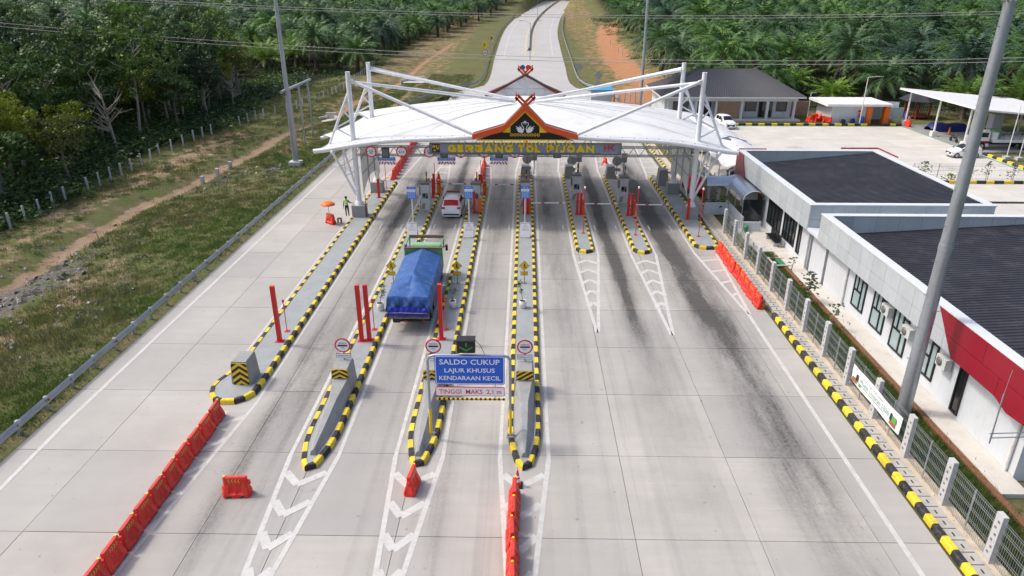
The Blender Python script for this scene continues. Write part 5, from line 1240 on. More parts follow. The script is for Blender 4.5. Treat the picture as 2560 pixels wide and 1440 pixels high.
pg = [p for p in pts if p[0] > -27.5 + 3.5 * math.sin(p[1] * .21) + 1.5 * math.sin(p[1] * .9)]; pts = [p for p in pts if p not in set(pg)] if 0 else [p for p in pts if not p[0] > -27.5 + 3.5 * math.sin(p[1] * .21) + 1.5 * math.sin(p[1] * .9)]
for _ in range(2600): x, y = rg.uniform(17.0, 18.9), rg.uniform(16, 52); pg.append((x, y, -.10))
for _ in range(700): x, y = rg.uniform(17.0, 27), rg.uniform(12, 20.5); pts.append((x, y, -.10))
for _ in range(2500): x, y = rg.uniform(-22, -9), rg.uniform(104, 170); pts.append((x, y, tz(x, y))) if drc(x, y) > 12.5 else None
gs3 = seedobj('grass_tuft', tuft(7, 28, .19, .24), 'grass_green', (-24.0, 44, tz(-24.0, 44)), 'fresh green grass tuft beside the guard rail', 'grass')
scatter('grass', pts, [(gs1,), (gs2,)], .6, 1.35, 'short rough dry grass growing over the verges', 'grass', .15)
scatter('green_grass', pg, [(gs3,)], .6, 1.4, 'fresh green grass along the guard rail and the office fence', 'grass', .15)
wd_ = []
for _ in range(900):
    x, y = -24 - rg.random() ** .8 * 21, rg.uniform(22, 150)
    if float(dist_poly(np.array([x]), np.array([y]), PATHL)[0]) > 1.2: wd_.append((x, y, tz(x, y)))
scatter('weeds', wd_, [(bs1,), (bs2,)], .10, .34, 'low leafy weeds dotted over the verge', 'weeds')
# stones of the rubble heap
st = MB()
st.add([Vector(p) * .16 for p in ((1, .1, 0), (.2, .9, .1), (-.8, .5, 0), (-.7, -.6, .1), (.3, -.9, 0), (.4, .2, .6), (-.4, -.1, .7))], [(0, 1, 5), (1, 2, 6, 5), (2, 3, 6), (3, 4, 6), (4, 0, 5, 6)])
so1 = st.build('stone', 'rubble', label='pale grey stone lying apart on the verge above the guard rail', cat='stone'); so1.location = (-30.5, 52, tz(-30.5, 52))
pts = []
for (cx_, cy_, sx, sy, n) in ((-34.0, 42, 1.9, 6.5, 240), (-33, 72, 1.5, 4, 70), (-28, 77, 1.4, 2.2, 70), (-28, 38, 1.5, 4, 45), (-33, 56, 3, 9, 60)):
    for _ in range(n): x, y = rg.gauss(cx_, sx), rg.gauss(cy_, sy); pts.append((x, y, tz(x, y)))
scatter('rubble', pts, [(so1,)], .2, 1.5, 'grey stone rubble strewn over the verge', 'rubble', 3.0)
# ================================================================ office blocks beside the road
def VXP(x, y, X):
    d = ray(x, y); t = X / d.x; return Vector((X, t * d.y, H + t * d.z))
mat('acp_panel', (.45, .50, .53), .38, var=.07, vs=.5, rnd=.06, dirt=(.36, .38, .39), da=.45, streak=(.36, .38, .385))
mat('coping_mat', (.62, .66, .70), .4, var=.05)
def corrugated(xa, xb, ya, yb, za, zb, pitch=.30, amp=.045):      # ribs run along X, sheet slopes with X
    b = MB(); n = int((yb - ya) / pitch); rows = []
    for i in range(n):
        for f, h in ((0, 0), (.55, 0), (.66, amp), (.89, amp)): y = ya + (i + f) * pitch; rows.append([Vector((xa, y, za + h)), Vector((xb, y, zb + h))])
    rows.append([Vector((xa, yb, za)), Vector((xb, yb, zb))])
    b.grid(rows, 0, False); return b
WX = 20.35
def window(parent, Y0, Y1, z0, z1, kind, x=WX):
    Y0, Y1 = min(Y0, Y1), max(Y0, Y1); b = MB(); xo = x - .03; fw = .09; Ym, Zm = Y0 + (Y1 - Y0) * .36, z0 + (z1 - z0) * .45
    def fr(ya, yb, za, zb): b.box((xo, (ya + yb) / 2, (za + zb) / 2), (.09, yb - ya, zb - za))
    fr(Y0, Y1, z1 - fw, z1); fr(Y0, Y1, z0, z0 + fw); fr(Y0, Y0 + fw, z0 + fw, z1 - fw); fr(Y1 - fw, Y1, z0 + fw, z1 - fw); cells = []
    if kind == 'office':
        fr(Ym - .05, Ym + .05, z0 + fw, z1 - fw); fr(Ym + .05, Y1 - fw, Zm - .05, Zm + .05); Yq = (Ym + Y1) / 2; fr(Yq - .04, Yq + .04, Zm + .05, z1 - fw); Zq = z1 - (z1 - z0) * .22; fr(Y0 + fw, Ym - .05, Zq - .04, Zq + .04)
        cells = [(Ym + .05, Y1 - fw, z0 + fw, Zm - .05), (Ym + .05, Yq - .04, Zm + .05, z1 - fw), (Yq + .04, Y1 - fw, Zm + .05, z1 - fw), (Y0 + fw, Ym - .05, z0 + fw, Zq - .04), (Y0 + fw, Ym - .05, Zq + .04, z1 - fw)]
    elif kind == 'big':
        n = 4; xs_ = [Y0 + (Y1 - Y0) * i / n for i in range(n + 1)]
        for i in range(1, n): fr(xs_[i] - .04, xs_[i] + .04, z0 + fw, z1 - fw)
        cells = [(xs_[i] + .04 + (.05 if i == 0 else 0), xs_[i + 1] - .04 - (.05 if i == n - 1 else 0), z0 + fw, z1 - fw) for i in range(n)]
    else: cells = [(Y0 + fw, Y1 - fw, z0 + fw, z1 - fw)]
    wdw = b.build('window', 'frame_black', parent)
    for (ya, yb, za, zb) in cells:
        g = MB(); g.box((x - .005, (ya + yb) / 2, (za + zb) / 2), (.03, yb - ya, zb - za)); g.build('pane', 'glass_pale' if kind == 'office' else 'glass', wdw)
    return wdw
def panels(parent, axis, c, a0, a1, rows_, step, m='acp_panel', out=-1, th=.03):
    n = max(1, round((a1 - a0) / step)); st_ = (a1 - a0) / n
    for i in range(n):
        for (z0, z1) in rows_:
            b = MB(); mid = a0 + st_ * (i + .5)
            if axis == 'Y': b.box((c, mid, (z0 + z1) / 2), (th, st_ - .018, z1 - z0 - .018))
            else: b.box((mid, c, (z0 + z1) / 2), (st_ - .018, th, z1 - z0 - .018))
            b.build('panel', m, parent)
def office(label, xa, xb, ya, yb, zt, zb, zra, zrb, step=1.5):
    t = thing('office_building', label, 'building', ((xa + xb) / 2, (ya + yb) / 2, 0))
    wx = WX; b = MB(); b.box(((wx + xb - .5) / 2, (ya + yb) / 2, zb / 2 - .02), (xb - .5 - wx, yb - ya - 1.0, zb + .2)); wl = b.build('wall', 'wall_white', t)
    f = MB(); th = .40
    f.box((xa + th / 2, (ya + yb) / 2, (zt + zb) / 2), (th, yb - ya, zt - zb)); f.box((xb - th / 2, (ya + yb) / 2, (zt + zb) / 2), (th, yb - ya, zt - zb)); f.box(((xa + xb) / 2, ya + th / 2, (zt + zb) / 2), (xb - xa - 2 * th, th, zt - zb)); f.box(((xa + xb) / 2, yb - th / 2, (zt + zb) / 2), (xb - xa - 2 * th, th, zt - zb)); fa = f.build('fascia', 'wall_grey', t)
    zm = zt - (zt - zb) * .55
    panels(fa, 'Y', xa - .02, ya, yb, ((zb, zm), (zm, zt)), step); panels(fa, 'X', ya - .02, xa, xb, ((zb, zm), (zm, zt)), step)
    panels(fa, 'X', yb - th - .02, xa + th, xb - th, ((zra - .05, zt),), step)
    for (c, d) in (((xa + th / 2, (ya + yb) / 2), (th + .14, yb - ya + .14)), ((xb - th / 2, (ya + yb) / 2), (th + .14, yb - ya + .14)), (((xa + xb) / 2, ya + th / 2), (xb - xa - 2 * th - .14, th + .14)), (((xa + xb) / 2, yb - th / 2), (xb - xa - 2 * th - .14, th + .14))):
        b = MB(); b.box((c[0], c[1], zt + .03), (d[0], d[1], .06)); b.build('coping', 'coping_mat', fa)
    r_ = corrugated(xa + th - .02, xb - th + .02, ya + th - .02, yb - th + .02, zra, zrb); r_.build('roof', 'roof_dark', t)
    b = MB(); b.box(((xa + wx) / 2 + .2, (ya + yb) / 2, zb - .02), (wx - xa - .1, yb - ya - .1, .05)); b.build('soffit', 'wall_white', t)
    return t, wl, fa
o1, w1, f1 = office('long low office with dark ribbed roof, grey parapet and red corner panel by the walkway', 19.75, 32.3, 46.6, 64.4, 5.0, 3.2, 3.75, 4.93)
o2, w2, f2 = office('larger low office with dark ribbed roof and wide maroon panel near the mast', 19.68, 40.0, 23.3, 44.5, 5.0, 3.2, 3.7, 4.95)
for (pxs) in (((2115, 690), (2155, 785)), ((2164, 737), (2203, 838)), ((2217, 790), (2255, 895)), ((2292, 858), (2328, 955))):
    q = VXP(*pxs[1], WX); p = VXP(*pxs[0], WX); 
    Yb = q.y; window(w2, Yb, Yb + 1.55, q.z, 3.15, 'office')
q = VXP(2392, 1040, WX); window(w2, q.y, q.y + .62, q.z, 3.1, 'slim')
q0 = VXP(1950, 578, WX); window(w1, q0.y, q0.y + 3.2, .75, 3.15, 'big'); q0 = VXP(1985, 610, WX); window(w1, q0.y, q0.y + 2.6, .75, 3.15, 'big'); q0 = VXP(1997, 622, WX); window(w1, q0.y - .1, q0.y + .5, .6, 3.1, 'slim')
b = MB(); b.box((WX - .02, 58.6, 1.25), (.06, 1.1, 2.4)); dr_ = b.build('door', 'wood_red', w1); b = MB(); b.tube((WX - .08, 58.2, 1.0), (WX - .08, 58.2, 1.4), .02, n=6); b.build('handle', 'galv', dr_)
for par, px, py in ((w1, 2012, 671), (w2, 2107, 754), (w2, 2510, 1195)):
    q = VXP(px, py, WX); yy = max(min(q.y, 63), 24.0); b = MB(); b.tube((WX - .09, yy, 0), (WX - .09, yy, 3.2), .075, n=8); b.build('downpipe', 'paint_white', par)
b = MB(); b.box(((WX + 31) / 2, 45.55, 1.6), (31 - WX, 2.3, 3.2)); b.build('link_wall', 'wall_white', o1); b = MB(); b.box((19.95 + 5.5, 45.55, 3.3), (11.4, 2.08, .22)); b.build('link_roof', 'coping_mat', o1)
# maroon cladding
def clad(parent, P, x, name='red_panel', th=.04):
    b = MB(); b.extr([(p[0], p[1]) for p in P], (x, 0, 0), (0, -1, 0), (0, 0, 1), th); return b.build(name, 'maroon', parent)
xm = 19.68 - .06
YS_ = [23.3, 24.6, 26.0, 27.4, 28.8, 30.1]
zm = 5.0 - 1.8 * .55
clad(f2, [(-30.1, 4.985), (-29.2, zm + .01), (-26.4, zm + .01), (-26.4, 4.985)], xm + .0); clad(f2, [(-26.38, 4.985), (-26.38, zm + .01), (-23.25, zm + .01), (-23.25, 4.985)], xm)
clad(f2, [(-29.2, zm - .01), (-28.4, 3.16), (-25.2, 3.16), (-25.2, zm - .01)], xm); clad(f2, [(-25.18, zm - .01), (-25.18, 3.16), (-24.3, 2.9), (-23.25, 3.0), (-23.25, zm - .01)], xm)
b = MB(); b.box((24, 23.22, 4.08), (8.6, .05, 1.8)); b.build('red_panel', 'maroon', f2)
clad(f1, [(-64.5, 5.0), (-64.5, 1.6), (-62.2, 2.2), (-61.5, 3.2), (-62.6, 4.985)], 19.75 - .06, th=.05)
for a, c in (((19.8, 64.5, 5.08), (22.3, 64.5, 5.08)), ((29.2, 64.7, 5.15), (32.6, 64.7, 5.15)), ((32.6, 64.7, 5.15), (32.6, 61.0, 5.15))):
    b = MB(); b.tube(a, c, .07, n=4); b.build('red_trim', 'maroon', f1)
# air conditioners
for px, py, l in ((2216, 775, 'second and third office windows'), (2268, 830, 'third office window and the mast'), (2357, 905, 'mast and the maroon panel')):
    q = VXP(px, py, WX - .3); t = thing('air_conditioner', 'white wall-mounted condenser unit between the ' + l, 'air conditioner', (WX - .25, q.y, q.z))
    b = MB(); b.box((WX - .25, q.y, q.z), (.32, .8, .55)); b.build('casing', 'ac_white', t); b = MB(); b.lathe([(.22, 0), (.22, .03), (.05, .035)], (WX - .41, q.y + .1, q.z), 14, ax=(-1, 0, 0)); b.build('fan_grille', 'dark_steel', t); b = MB(); [b.box((WX - .15, q.y + s * .28, q.z - .31), (.4, .04, .05)) for s in (-1, 1)]; b.build('bracket', 'galv', t)
# antenna on the wall end
t = thing('antenna_mast', 'thin whip antenna on two pipe brackets off the office corner', 'antenna', (18.6, 23.4, 2.6))
a0 = V(2478, 1090, 23.2); b = MB(); b.tube(V(2473, 1108, 23.2), V(2510, 985, 23.2), .03, n=6); b.tube(V(2510, 985, 23.2), V(2532, 925, 23.2), .012, n=5); b.build('whip', 'galv', t)
for py in (1084, 1095): b = MB(); p = V(2474, py, 23.2); b.tube(p, (20.6, 23.35, p.z), .022, n=6); b.build('bracket', 'galv', t)
# ================================================================ fence along the office
FX = 16.55
hP = V(2120, 876, 31.1).z
fence = thing('wire_fence', 'long wire mesh fence on pale concrete posts before the offices', 'fence', (FX, 37, 0))
pm = MB(); pm.box((0, 0, hP / 2), (.19, .36, hP + .1)); 
for k in range(6): pm.box((-.098, .04 * (-1) ** k, .45 + k * (hP - .7) / 5), (.012, .10, .09), m=1)
pme = pm.mesh('concrete_post', ['conc_post', 'dark_steel'])
Ps = [16.2 + 3.0 * k for k in range(14)]
wm = MB(); hw_ = hP - .28
for k in range(27): wm.box((0, .12 + k * .102, .12 + hw_ / 2), (.008, .008, hw_))
for z in (.2, .22 + hw_ * .25, .22 + hw_ * .5, .22 + hw_ * .75, .1 + hw_): wm.box((-.02, 1.45, z), (.012, 2.7, .012)); wm.box((-.0, 1.45, z + .07), (.010, 2.7, .010))
wme = wm.mesh('mesh_panel', 'galv'); tb = MB(); tb.tube((0, 0, -.05), (0, 0, hP - .12), .03, n=6); tbe = tb.mesh('steel_post', 'galv')
for i, y in enumerate(Ps):
    o = link_mesh('concrete_post', pme, fence); o.location = (0, y - 37, 0)
    if i < len(Ps) - 1:
        o = link_mesh('mesh_panel', wme, fence); o.location = (0, y - 37, 0); o['kind'] = 'stuff'
        o = link_mesh('steel_post', tbe, fence); o.location = (0.02, y + 1.5 - 37, 0)
# banner
c0 = VXP(2137, 908, FX - .16); c1 = VXP(2257, 1046, FX - .16); c2 = VXP(2131, 945, FX - .16); c3 = VXP(2245, 1092, FX - .16)
t = thing('fence_banner', 'white holiday banner with teal lettering tied to the wire fence', 'banner', (FX - .16, (c0.y + c1.y) / 2, .6))
ya, yb_ = c0.y, c1.y; zt_, zb_ = (c0.z + c1.z) / 2, (c2.z + c3.z) / 2
b = MB(); rows = []
for i in range(25): u = i / 24; y = ya + (yb_ - ya) * u; rows.append([Vector((FX - .16 - .03 * math.sin(u * 9), y, zb_ - .05 * math.sin(u * PI))), Vector((FX - .16 - .03 * math.sin(u * 9 + 1), y, zt_ - .04 * math.sin(u * PI)))])
b.grid(rows); b.build('cloth', 'sign_white', t)
mat('teal', (.05, .30, .27), .6); mat('print_brown', (.35, .13, .06), .6); mat('print_green', (.12, .40, .08), .6)
uxb = Vector((0, -1, 0)); xo = FX - .225; hz = zt_ - zb_; ym = (ya + yb_) / 2
b = MB(); put_text(b, 'Mudik Lebaran 2026', (xo, ym, zb_ + hz * .52), uxb, ZA, (ya - yb_) * .60, hz * .28, 0); put_text(b, 'Posko Siaga Operasional', (xo, ym + .2, zb_ + hz * .80), uxb, ZA, (ya - yb_) * .42, hz * .12, 1); b.add([(xo, ym + dy, zb_ + hz * z_) for dy, z_ in ((1.7, .27), (-1.0, .27), (-1.0, .30), (1.7, .30))], [(0, 1, 2, 3)], 1); b.build('lettering', ['teal', 'print_dark'], t)
b = MB()
for (u, z0, w_, h_, m) in ((.08, .08, .55, .30, 0), (.13, .3, .25, .4, 1), (.88, .1, .55, .28, 0), (.90, .35, .4, .35, 2), (.84, .3, .18, .45, 1), (.20, .12, .2, .2, 2)):
    y = ya + (yb_ - ya) * u; b.add([(xo - .002 * m, y + dy * w_, zb_ + hz * (z0 + dz * h_)) for dy, dz in ((.5, 0), (-.5, .0), (-.4, 1), (.35, .9))], [(0, 1, 2, 3)], m)
b.build('picture_print', ['print_brown', 'print_dark', 'print_green'], t)
# ================================================================ covered walkway
t = thing('covered_walkway', 'barrel-roofed metal walkway linking the canopy leg to the office', 'walkway', (18.6, 60, 0))
def vault(a, c, r, name, zb):
    a = Vector(a); c = Vector(c); d = (c - a).normalized(); s = Vector((-d.y, d.x, 0)); rows = []
    for p in [a.lerp(c, k / 4) for k in range(5)]: rows.append([p + s * (r * math.cos(math.radians(th_))) + Vector((0, 0, zb + .75 * r * math.sin(math.radians(th_)))) for th_ in range(0, 181, 15)])
    b = MB(); b.grid(rows); b.grid([[q - Vector((0, 0, .03)) for q in r2] for r2 in rows]); return b.build(name, 'awning', t)
vault((16.4, 62.2, 0), (19.3, 62.2, 0), .85, 'barrel_roof', 2.45); vault((19.35, 62.9, 0), (19.35, 57.0, 0), .95, 'barrel_roof', 2.40)
for (x, y) in ((18.45, 57.1), (20.2, 57.1), (18.45, 59.3), (18.45, 61.3), (16.5, 61.4), (16.5, 63.0)):
    b = MB(); b.tube((x, y, 0), (x, y, 2.45), .035, n=6); b.build('column', 'galv', t)
for (c, d) in (((18.4, 59.2, 1.2), (.03, 4.0, 2.2)), ((17.5, 61.42, 1.6), (1.9, .03, 1.6))):
    b = MB(); b.box(c, d); b.build('mesh_screen', 'sign_back', t) if 0 else None
b = MB(); b.box((19.35, 57.05, 1.5), (1.75, .03, 1.8)); b.build('end_screen', 'glass', t)
for (c, d) in (((18.35, 58.9, .55), (.14, 5.2, 1.1)), ((17.2, 60.6, .55), (2.1, .14, 1.1)), ((18.9, 55.6, .45), (1.5, .14, .9))): b = MB(); b.box(c, d); b.build('low_wall', 'wall_white', t)
b = MB(); b.path([(19.35 + .95 * math.cos(math.radians(a)), 56.98, 2.4 + .72 * math.sin(math.radians(a))) for a in range(0, 181, 15)], .035, 6); b.build('arch_trim', 'white_steel', t)
rr = random.Random(3); 
t = thing('hedge_plant', 'dark spiky plants behind the low white wall by the walkway', 'plant', (17.4, 61.2, 0)); bb = bush(9, 160, 1.1, .14, 1.2); bb.v = [(p[0] + 17.3, p[1] * .6 + 61.3, p[2] + .1) for p in bb.v]; bb.build('foliage', 'leaf_dark', t)
t = thing('waste_bin', 'green lidded waste bin by the office doorway', 'bin', (18.35, 55.9, .1)); b = MB(); b.lathe([(.16, 0), (.19, .5)], (18.35, 55.2, .11), 10); b.build('body', 'bin_green', t); b = MB(); b.lathe([(.2, .5), (.1, .62)], (18.35, 55.2, .11), 10); b.build('lid', 'bin_green', t)
t = thing('bench_seat', 'row of black waiting chairs on steel legs under the office window', 'bench', (19.7, 53, .1))
for k in range(4): b = MB(); b.box((19.75, 51.8 + k * .6, .52), (.45, .5, .05)); b.box((19.97, 51.8 + k * .6, .78), (.05, .5, .5)); b.build('seat', 'frame_black', t)
b = MB(); b.box((19.75, 52.7, .42), (.06, 2.3, .06)); [b.box((19.75, y, .24), (.4, .05, .32)) for y in (51.8, 53.6)]; b.build('leg_frame', 'galv', t)
t = thing('drain_frame', 'white pipe frame with green grille lying on the path edge', 'frame', (18.9, 48.4, .1)); b = MB(); q = [(18.3, 47.6, .16), (18.3, 49.2, .16), (19.5, 49.2, .16), (19.5, 47.6, .16)]; b.path(q + [q[0]], .06, 6); b.build('pipe', 'paint_white', t); b = MB(); b.box((18.9, 48.3, .15), (.35, 1.2, .06)); b.build('grille', 'bin_green', t)
def sapling(x, y, z, h, label, n=70, m='leaf_mid', name='sapling', r=.45):
    rr = random.Random(int(x * 100 + y)); t = thing(name, label, 'tree', (x, y, z)); b = MB(); b.path([(x, y, z), (x + rr.uniform(-.1, .1), y, z + h * .5), (x + rr.uniform(-.15, .15), y, z + h * .9)], [.035, .025, .012], 5); b.build('trunk', 'bark', t)
    b = MB()
    for k in range(n):
        f = rr.uniform(.3, 1); p = Vector((x + rr.gauss(0, r * (1.15 - f) + .05), y + rr.gauss(0, r * (1.15 - f) + .05), z + h * f)); nrm = Vector((rr.gauss(0, .8), rr.gauss(0, .8), .7)).normalized(); u, v = perp(nrm); b.add([p - u * .13, p - v * .06, p + u * .13, p + v * .06], [(0, 1, 2, 3)])
    b.build('crown', m, t)
p = G(2036, 770); sapling(18.3, 41.3, -.1, 2.3, 'dense narrow young tree on the grass between fence and office', 150, r=.42)
p = G(2090, 830); sapling(18.4, 37.4, -.1, 1.9, 'thin young tree with few big leaves near the second office window', 45)
sapling(19.2, 46.8, .1, 1.1, 'leafless twiggy sapling beside the downpipe', 14, 'leaf_brown')
# ================================================================ masts, poles, cables
def mast(p, top, label, r0, r1, steps=True, head=True, plinth=False):
    t = thing('light_mast', label, 'light mast', p); x, y, z = p; H_ = top
    b = MB(); b.tube((x, y, z), (x, y, H_), r0, r1, 12); b.build('shaft', 'galv', t)
    for f in ((.45, .8) if H_ < 25 else (.3, .55, .8)): b = MB(); rr_ = r0 + (r1 - r0) * f; b.tube((x, y, z + (H_ - z) * f), (x, y, z + (H_ - z) * f + .3), rr_ + .02, n=12); b.build('sleeve', 'galv', t)
    if steps:
        for k in range(int((H_ - 3) / .8)):
            zz = 3 + k * .8; s = 1 if k % 2 else -1; rr_ = r0 + (r1 - r0) * zz / H_; b = MB(); b.path([(x + s * rr_ * .8, y - .05, zz), (x + s * (rr_ + .16), y - .05, zz), (x + s * (rr_ + .17), y - .05, zz + .07)], .014, 5); b.build('step_hook', 'galv', t)
    if head:
        b = MB(); n = 10
        for k in range(n): a = 2 * PI * k / n; b.tube((x, y, H_ - .4), (x + math.cos(a) * 1.3, y + math.sin(a) * 1.3, H_ + .5), .04, n=5)
        b.path([(x + math.cos(2 * PI * k / 20) * 1.35, y + math.sin(2 * PI * k / 20) * 1.35, H_ + .5) for k in range(21)], .05, 6); b.build('head_frame', 'galv', t)
        for k in range(n): a = 2 * PI * k / n; b = MB(); b.box((x + math.cos(a) * 1.55, y + math.sin(a) * 1.55, H_ + .38), (.42, .42, .16), rz=a); b.build('floodlight', 'sign_back', t)
    if plinth: b = MB(); b.box((x, y, z + .2), (1.3, 1.3, .75)); b.build('plinth', 'conc_post', t)
q = G(2253, 1035); mast((18.25, 28.7, -.1), 18.55, 'tall galvanised light mast with climbing hooks before the larger office', .33, .20)
q = G(740, 412); mast((q.x, q.y, tz(q.x, q.y) - .1), 27, 'tall galvanised light mast on concrete plinth beside the guard rail', .30, .15, False, True, True)
mast((19.2, 119, 0), 30, 'tall light mast behind the canopy near the hip-roofed house', .28, .14, False)
t = thing('sign_gantry', 'unfinished steel frame of three posts and a slanting top beam on the verge', 'frame', (-28, 88, 0))
P3 = [G(763, 358), G(783, 338)]
Pq = [Vector((-27.3, 82.5, 0)), P3[0], P3[1]]
tops = [V(728, 222, Pq[0].y), V(745, 212, Pq[1].y), V(770, 202, Pq[2].y)]
for a, c in zip(Pq, tops): b = MB(); b.tube((a.x, a.y, -.3), (a.x, a.y, c.z), .13, n=8); b.build('post', 'galv', t)
d = (Vector((Pq[2].x, Pq[2].y, tops[2].z)) - Vector((Pq[0].x, Pq[0].y, tops[0].z))); a_ = Vector((Pq[0].x, Pq[0].y, tops[0].z)); b = MB(); b.tube(a_ - d * .35, a_ + d * 1.2, .17, n=10); b.build('top_beam', 'galv', t)
# median lamps
i0 = 0
for (px, py, ty) in ((1325, 150, 8), (1344, 42, -60), (1366, 20, -40)):
    p = GT(px, py); t = thing('street_lamp', 'double-arm street lamp on the median, %s' % {1325: 'nearest the gate', 1344: 'second after the gate', 1366: 'farthest along the bend'}[px], 'street lamp', p); h_ = 9.5
    b = MB(); b.tube(p, p + Vector((0, 0, h_)), .11, .06, n=8); b.build('pole', 'galv', t)
    for s in (-1, 1): b = MB(); b.path([p + Vector((0, 0, h_ - .2)), p + Vector((s * 1.2, 0, h_ + .5)), p + Vector((s * 2.4, 0, h_ + .55))], .05, 6); b.build('arm', 'galv', t); b = MB(); b.box(p + Vector((s * 2.7, 0, h_ + .52)), (.8, .3, .12)); b.build('luminaire', 'sign_back', t)
# overhead cables
YC = 100.0
def cable(pts, label, dz=0):
    P = [V(x, y, YC) for x, y in pts]; xs_ = [p.x for p in P]; zs_ = [p.z for p in P]; co = np.polyfit(xs_, zs_, 2); b = MB(); b.path([(x, YC, np.polyval(co, x) + dz) for x in np.linspace(-120, 120, 49)], .03, 5); b.build('power_cable', 'cable', label=label, cat='cable', group='overhead power cables crossing behind the gate')
up_ = [(367, 0), (640, 15), (1280, 33), (1900, 41), (2560, 26)]; lo_ = [(0, 56), (640, 110), (1280, 143), (1900, 147), (2560, 146)]
for dy, n_ in ((0, 'upper pair, higher wire'), (6, 'upper pair, lower wire')): cable([(x, y + dy) for x, y in up_], 'thin power cable crossing high above the road, ' + n_)
for dy, n_ in ((0, 'lower pair, higher wire'), (9, 'lower pair, lower wire')): cable([(x, y + dy) for x, y in lo_], 'thin power cable crossing above the road, ' + n_)
# ================================================================ guard rails
def guardrail(pts, label, step, zf=None, refl=True):
    pts = [Vector(p) for p in pts]; t = thing('guard_rail', label, 'guard rail', pts[0]); D = [0]
    for a, c in zip(pts[:-1], pts[1:]): D.append(D[-1] + (c - a).length)
    def at(s):
        j = max(i for i in range(len(pts) - 1) if D[i] <= s + 1e-6); return pts[j].lerp(pts[j + 1], (s - D[j]) / (D[j + 1] - D[j])), (pts[j + 1] - pts[j]).normalized()
    n = int(D[-1] / step); pr = [(-.02, .82), (.05, .76), (.05, .70), (-.03, .63), (-.03, .60), (.05, .53), (.05, .47), (-.02, .42)]; rows = []
    for i in range(n + 1):
        p, d = at(D[-1] * i / n); nr = Vector((d.y, -d.x, 0)); rows.append([p + nr * (x + .10) + Vector((0, 0, z)) for x, z in pr])
    b = MB(); b.grid(rows); b.grid([[q + Vector((0, 0, -.004)) - (rows[0][1] - rows[0][0]).normalized() * 0 for q in r] for r in rows]) if 0 else None; b.build('rail_beam', 'galv', t)
    for i in range(n + 1):
        p, d = at(D[-1] * i / n); b = MB(); ang = math.atan2(d.y, d.x); b.box(p + Vector((0, 0, .32)), (.14, .10, .95), rz=ang); b.box(p + Vector((d.y * .06, -d.x * .06, .62)), (.22, .16, .34), rz=ang); b.build('rail_post', 'galv', t)
        if refl and i % 3 == 1: b = MB(); b.lathe([(.07, 0), (.07, .02)], p + Vector((d.y * .16, -d.x * .16, .62)), 10, ax=(d.y, -d.x, 0)); b.build('reflector', 'lamp_red', t)
guardrail([(-22.95, 14, -.05), (-22.95, 99, 0)], 'long steel guard rail along the wide grassy verge below the wood', 2.0)
L0 = [a + (a - c).normalized() * 1.8 for a, c in zip(A, B)]; R0 = [c + (c - a).normalized() * 2.2 for a, c in zip(A, B)]
guardrail([(-22.95, 99.2, 0)] + [p for p in L0 if p.y > 104], 'curving steel guard rail on the left side of the far carriageway', 4.0)
guardrail([p for p in R0 if p.y > 128][::-1], 'curving steel guard rail on the right side of the far carriageway', 4.0)
# ================================================================ concrete post rows
def post_row(pix, h, label, group, zf=tz, n_between=1):
    P = [G(*p) for p in pix]; k = 0; b = MB(); b.box((0, 0, h / 2 - .1), (.16, .16, h + .2)); pe = b.mesh('boundary_post', 'conc_post')
    for a, c in zip(P[:-1], P[1:]):
        n = max(1, round((c - a).length / 2.6))
        for i in range(n):
            p = a.lerp(c, i / n); o = link_mesh('boundary_post', pe); o.location = (p.x, p.y, tz(p.x, p.y)); o.rotation_euler = (R.uniform(-.03, .03), R.uniform(-.03, .03), R.uniform(0, 1)); tag(o, label, 'post', group)
post_row([(28, 572), (102, 537), (165, 503), (222, 477), (278, 448), (330, 425), (400, 388), (486, 353), (550, 330)], 1.5, 'pale concrete boundary post in the row below the near wood', 'boundary posts below the wood')
post_row([(600, 312), (660, 293), (743, 272), (799, 250), (860, 223), (940, 165)], 1.4, 'pale concrete boundary post in the row between verge and plantation', 'boundary posts below the plantation')
for px, py, l in ((505, 447, 'first'), (543, 430, 'middle'), (576, 415, 'last')):
    p = G(px, py); b = MB(); b.box((p.x, p.y, tz(p.x, p.y) + .35), (.32, .32, 1.1)); b.build('marker_stub', 'conc_post', label='short concrete stub by the dirt ditch, %s of three' % l, cat='post')
rpx = [(1525, 120), (1534, 130), (1545, 140), (1556, 148), (1572, 152), (1590, 158)]
b = MB(); b.box((0, 0, .7), (.16, .16, 1.6)); pe = b.mesh('boundary_post', 'conc_post')
for px, py in rpx: p = GT(px, py); o = link_mesh('boundary_post', pe); o.location = (p.x, p.y, tz(p.x, p.y)); tag(o, 'pale boundary post below the plantation right of the far road', 'post', 'boundary posts right of the far road')
# culvert headwalls
def culvert(px, py, w_, label):
    p = G(px, py); z = tz(p.x, p.y); t = thing('culvert_headwall', label, 'culvert', (p.x, p.y, z)); b = MB(); b.box((p.x, p.y, z + .4), (w_, .4, 1.5)); b.build('head_wall', 'path_conc', t)
    for s in (-1, 1): b = MB(); b.box((p.x + s * w_ * .62, p.y - .9, z + .15), (.3, 2.2, 1.1), rz=s * .5); b.build('wing_wall', 'path_conc', t)
    b = MB(); b.box((p.x, p.y - 1.6, z + .12), (w_ * 1.2, 2.6, .2)); b.build('apron', 'path_conc', t)
culvert(1040, 205, 4.0, 'pale concrete culvert headwall in the left roadside ditch beyond the gate'); culvert(828, 285, 1.6, 'small pale concrete culvert over the ditch beside the slanting frame')
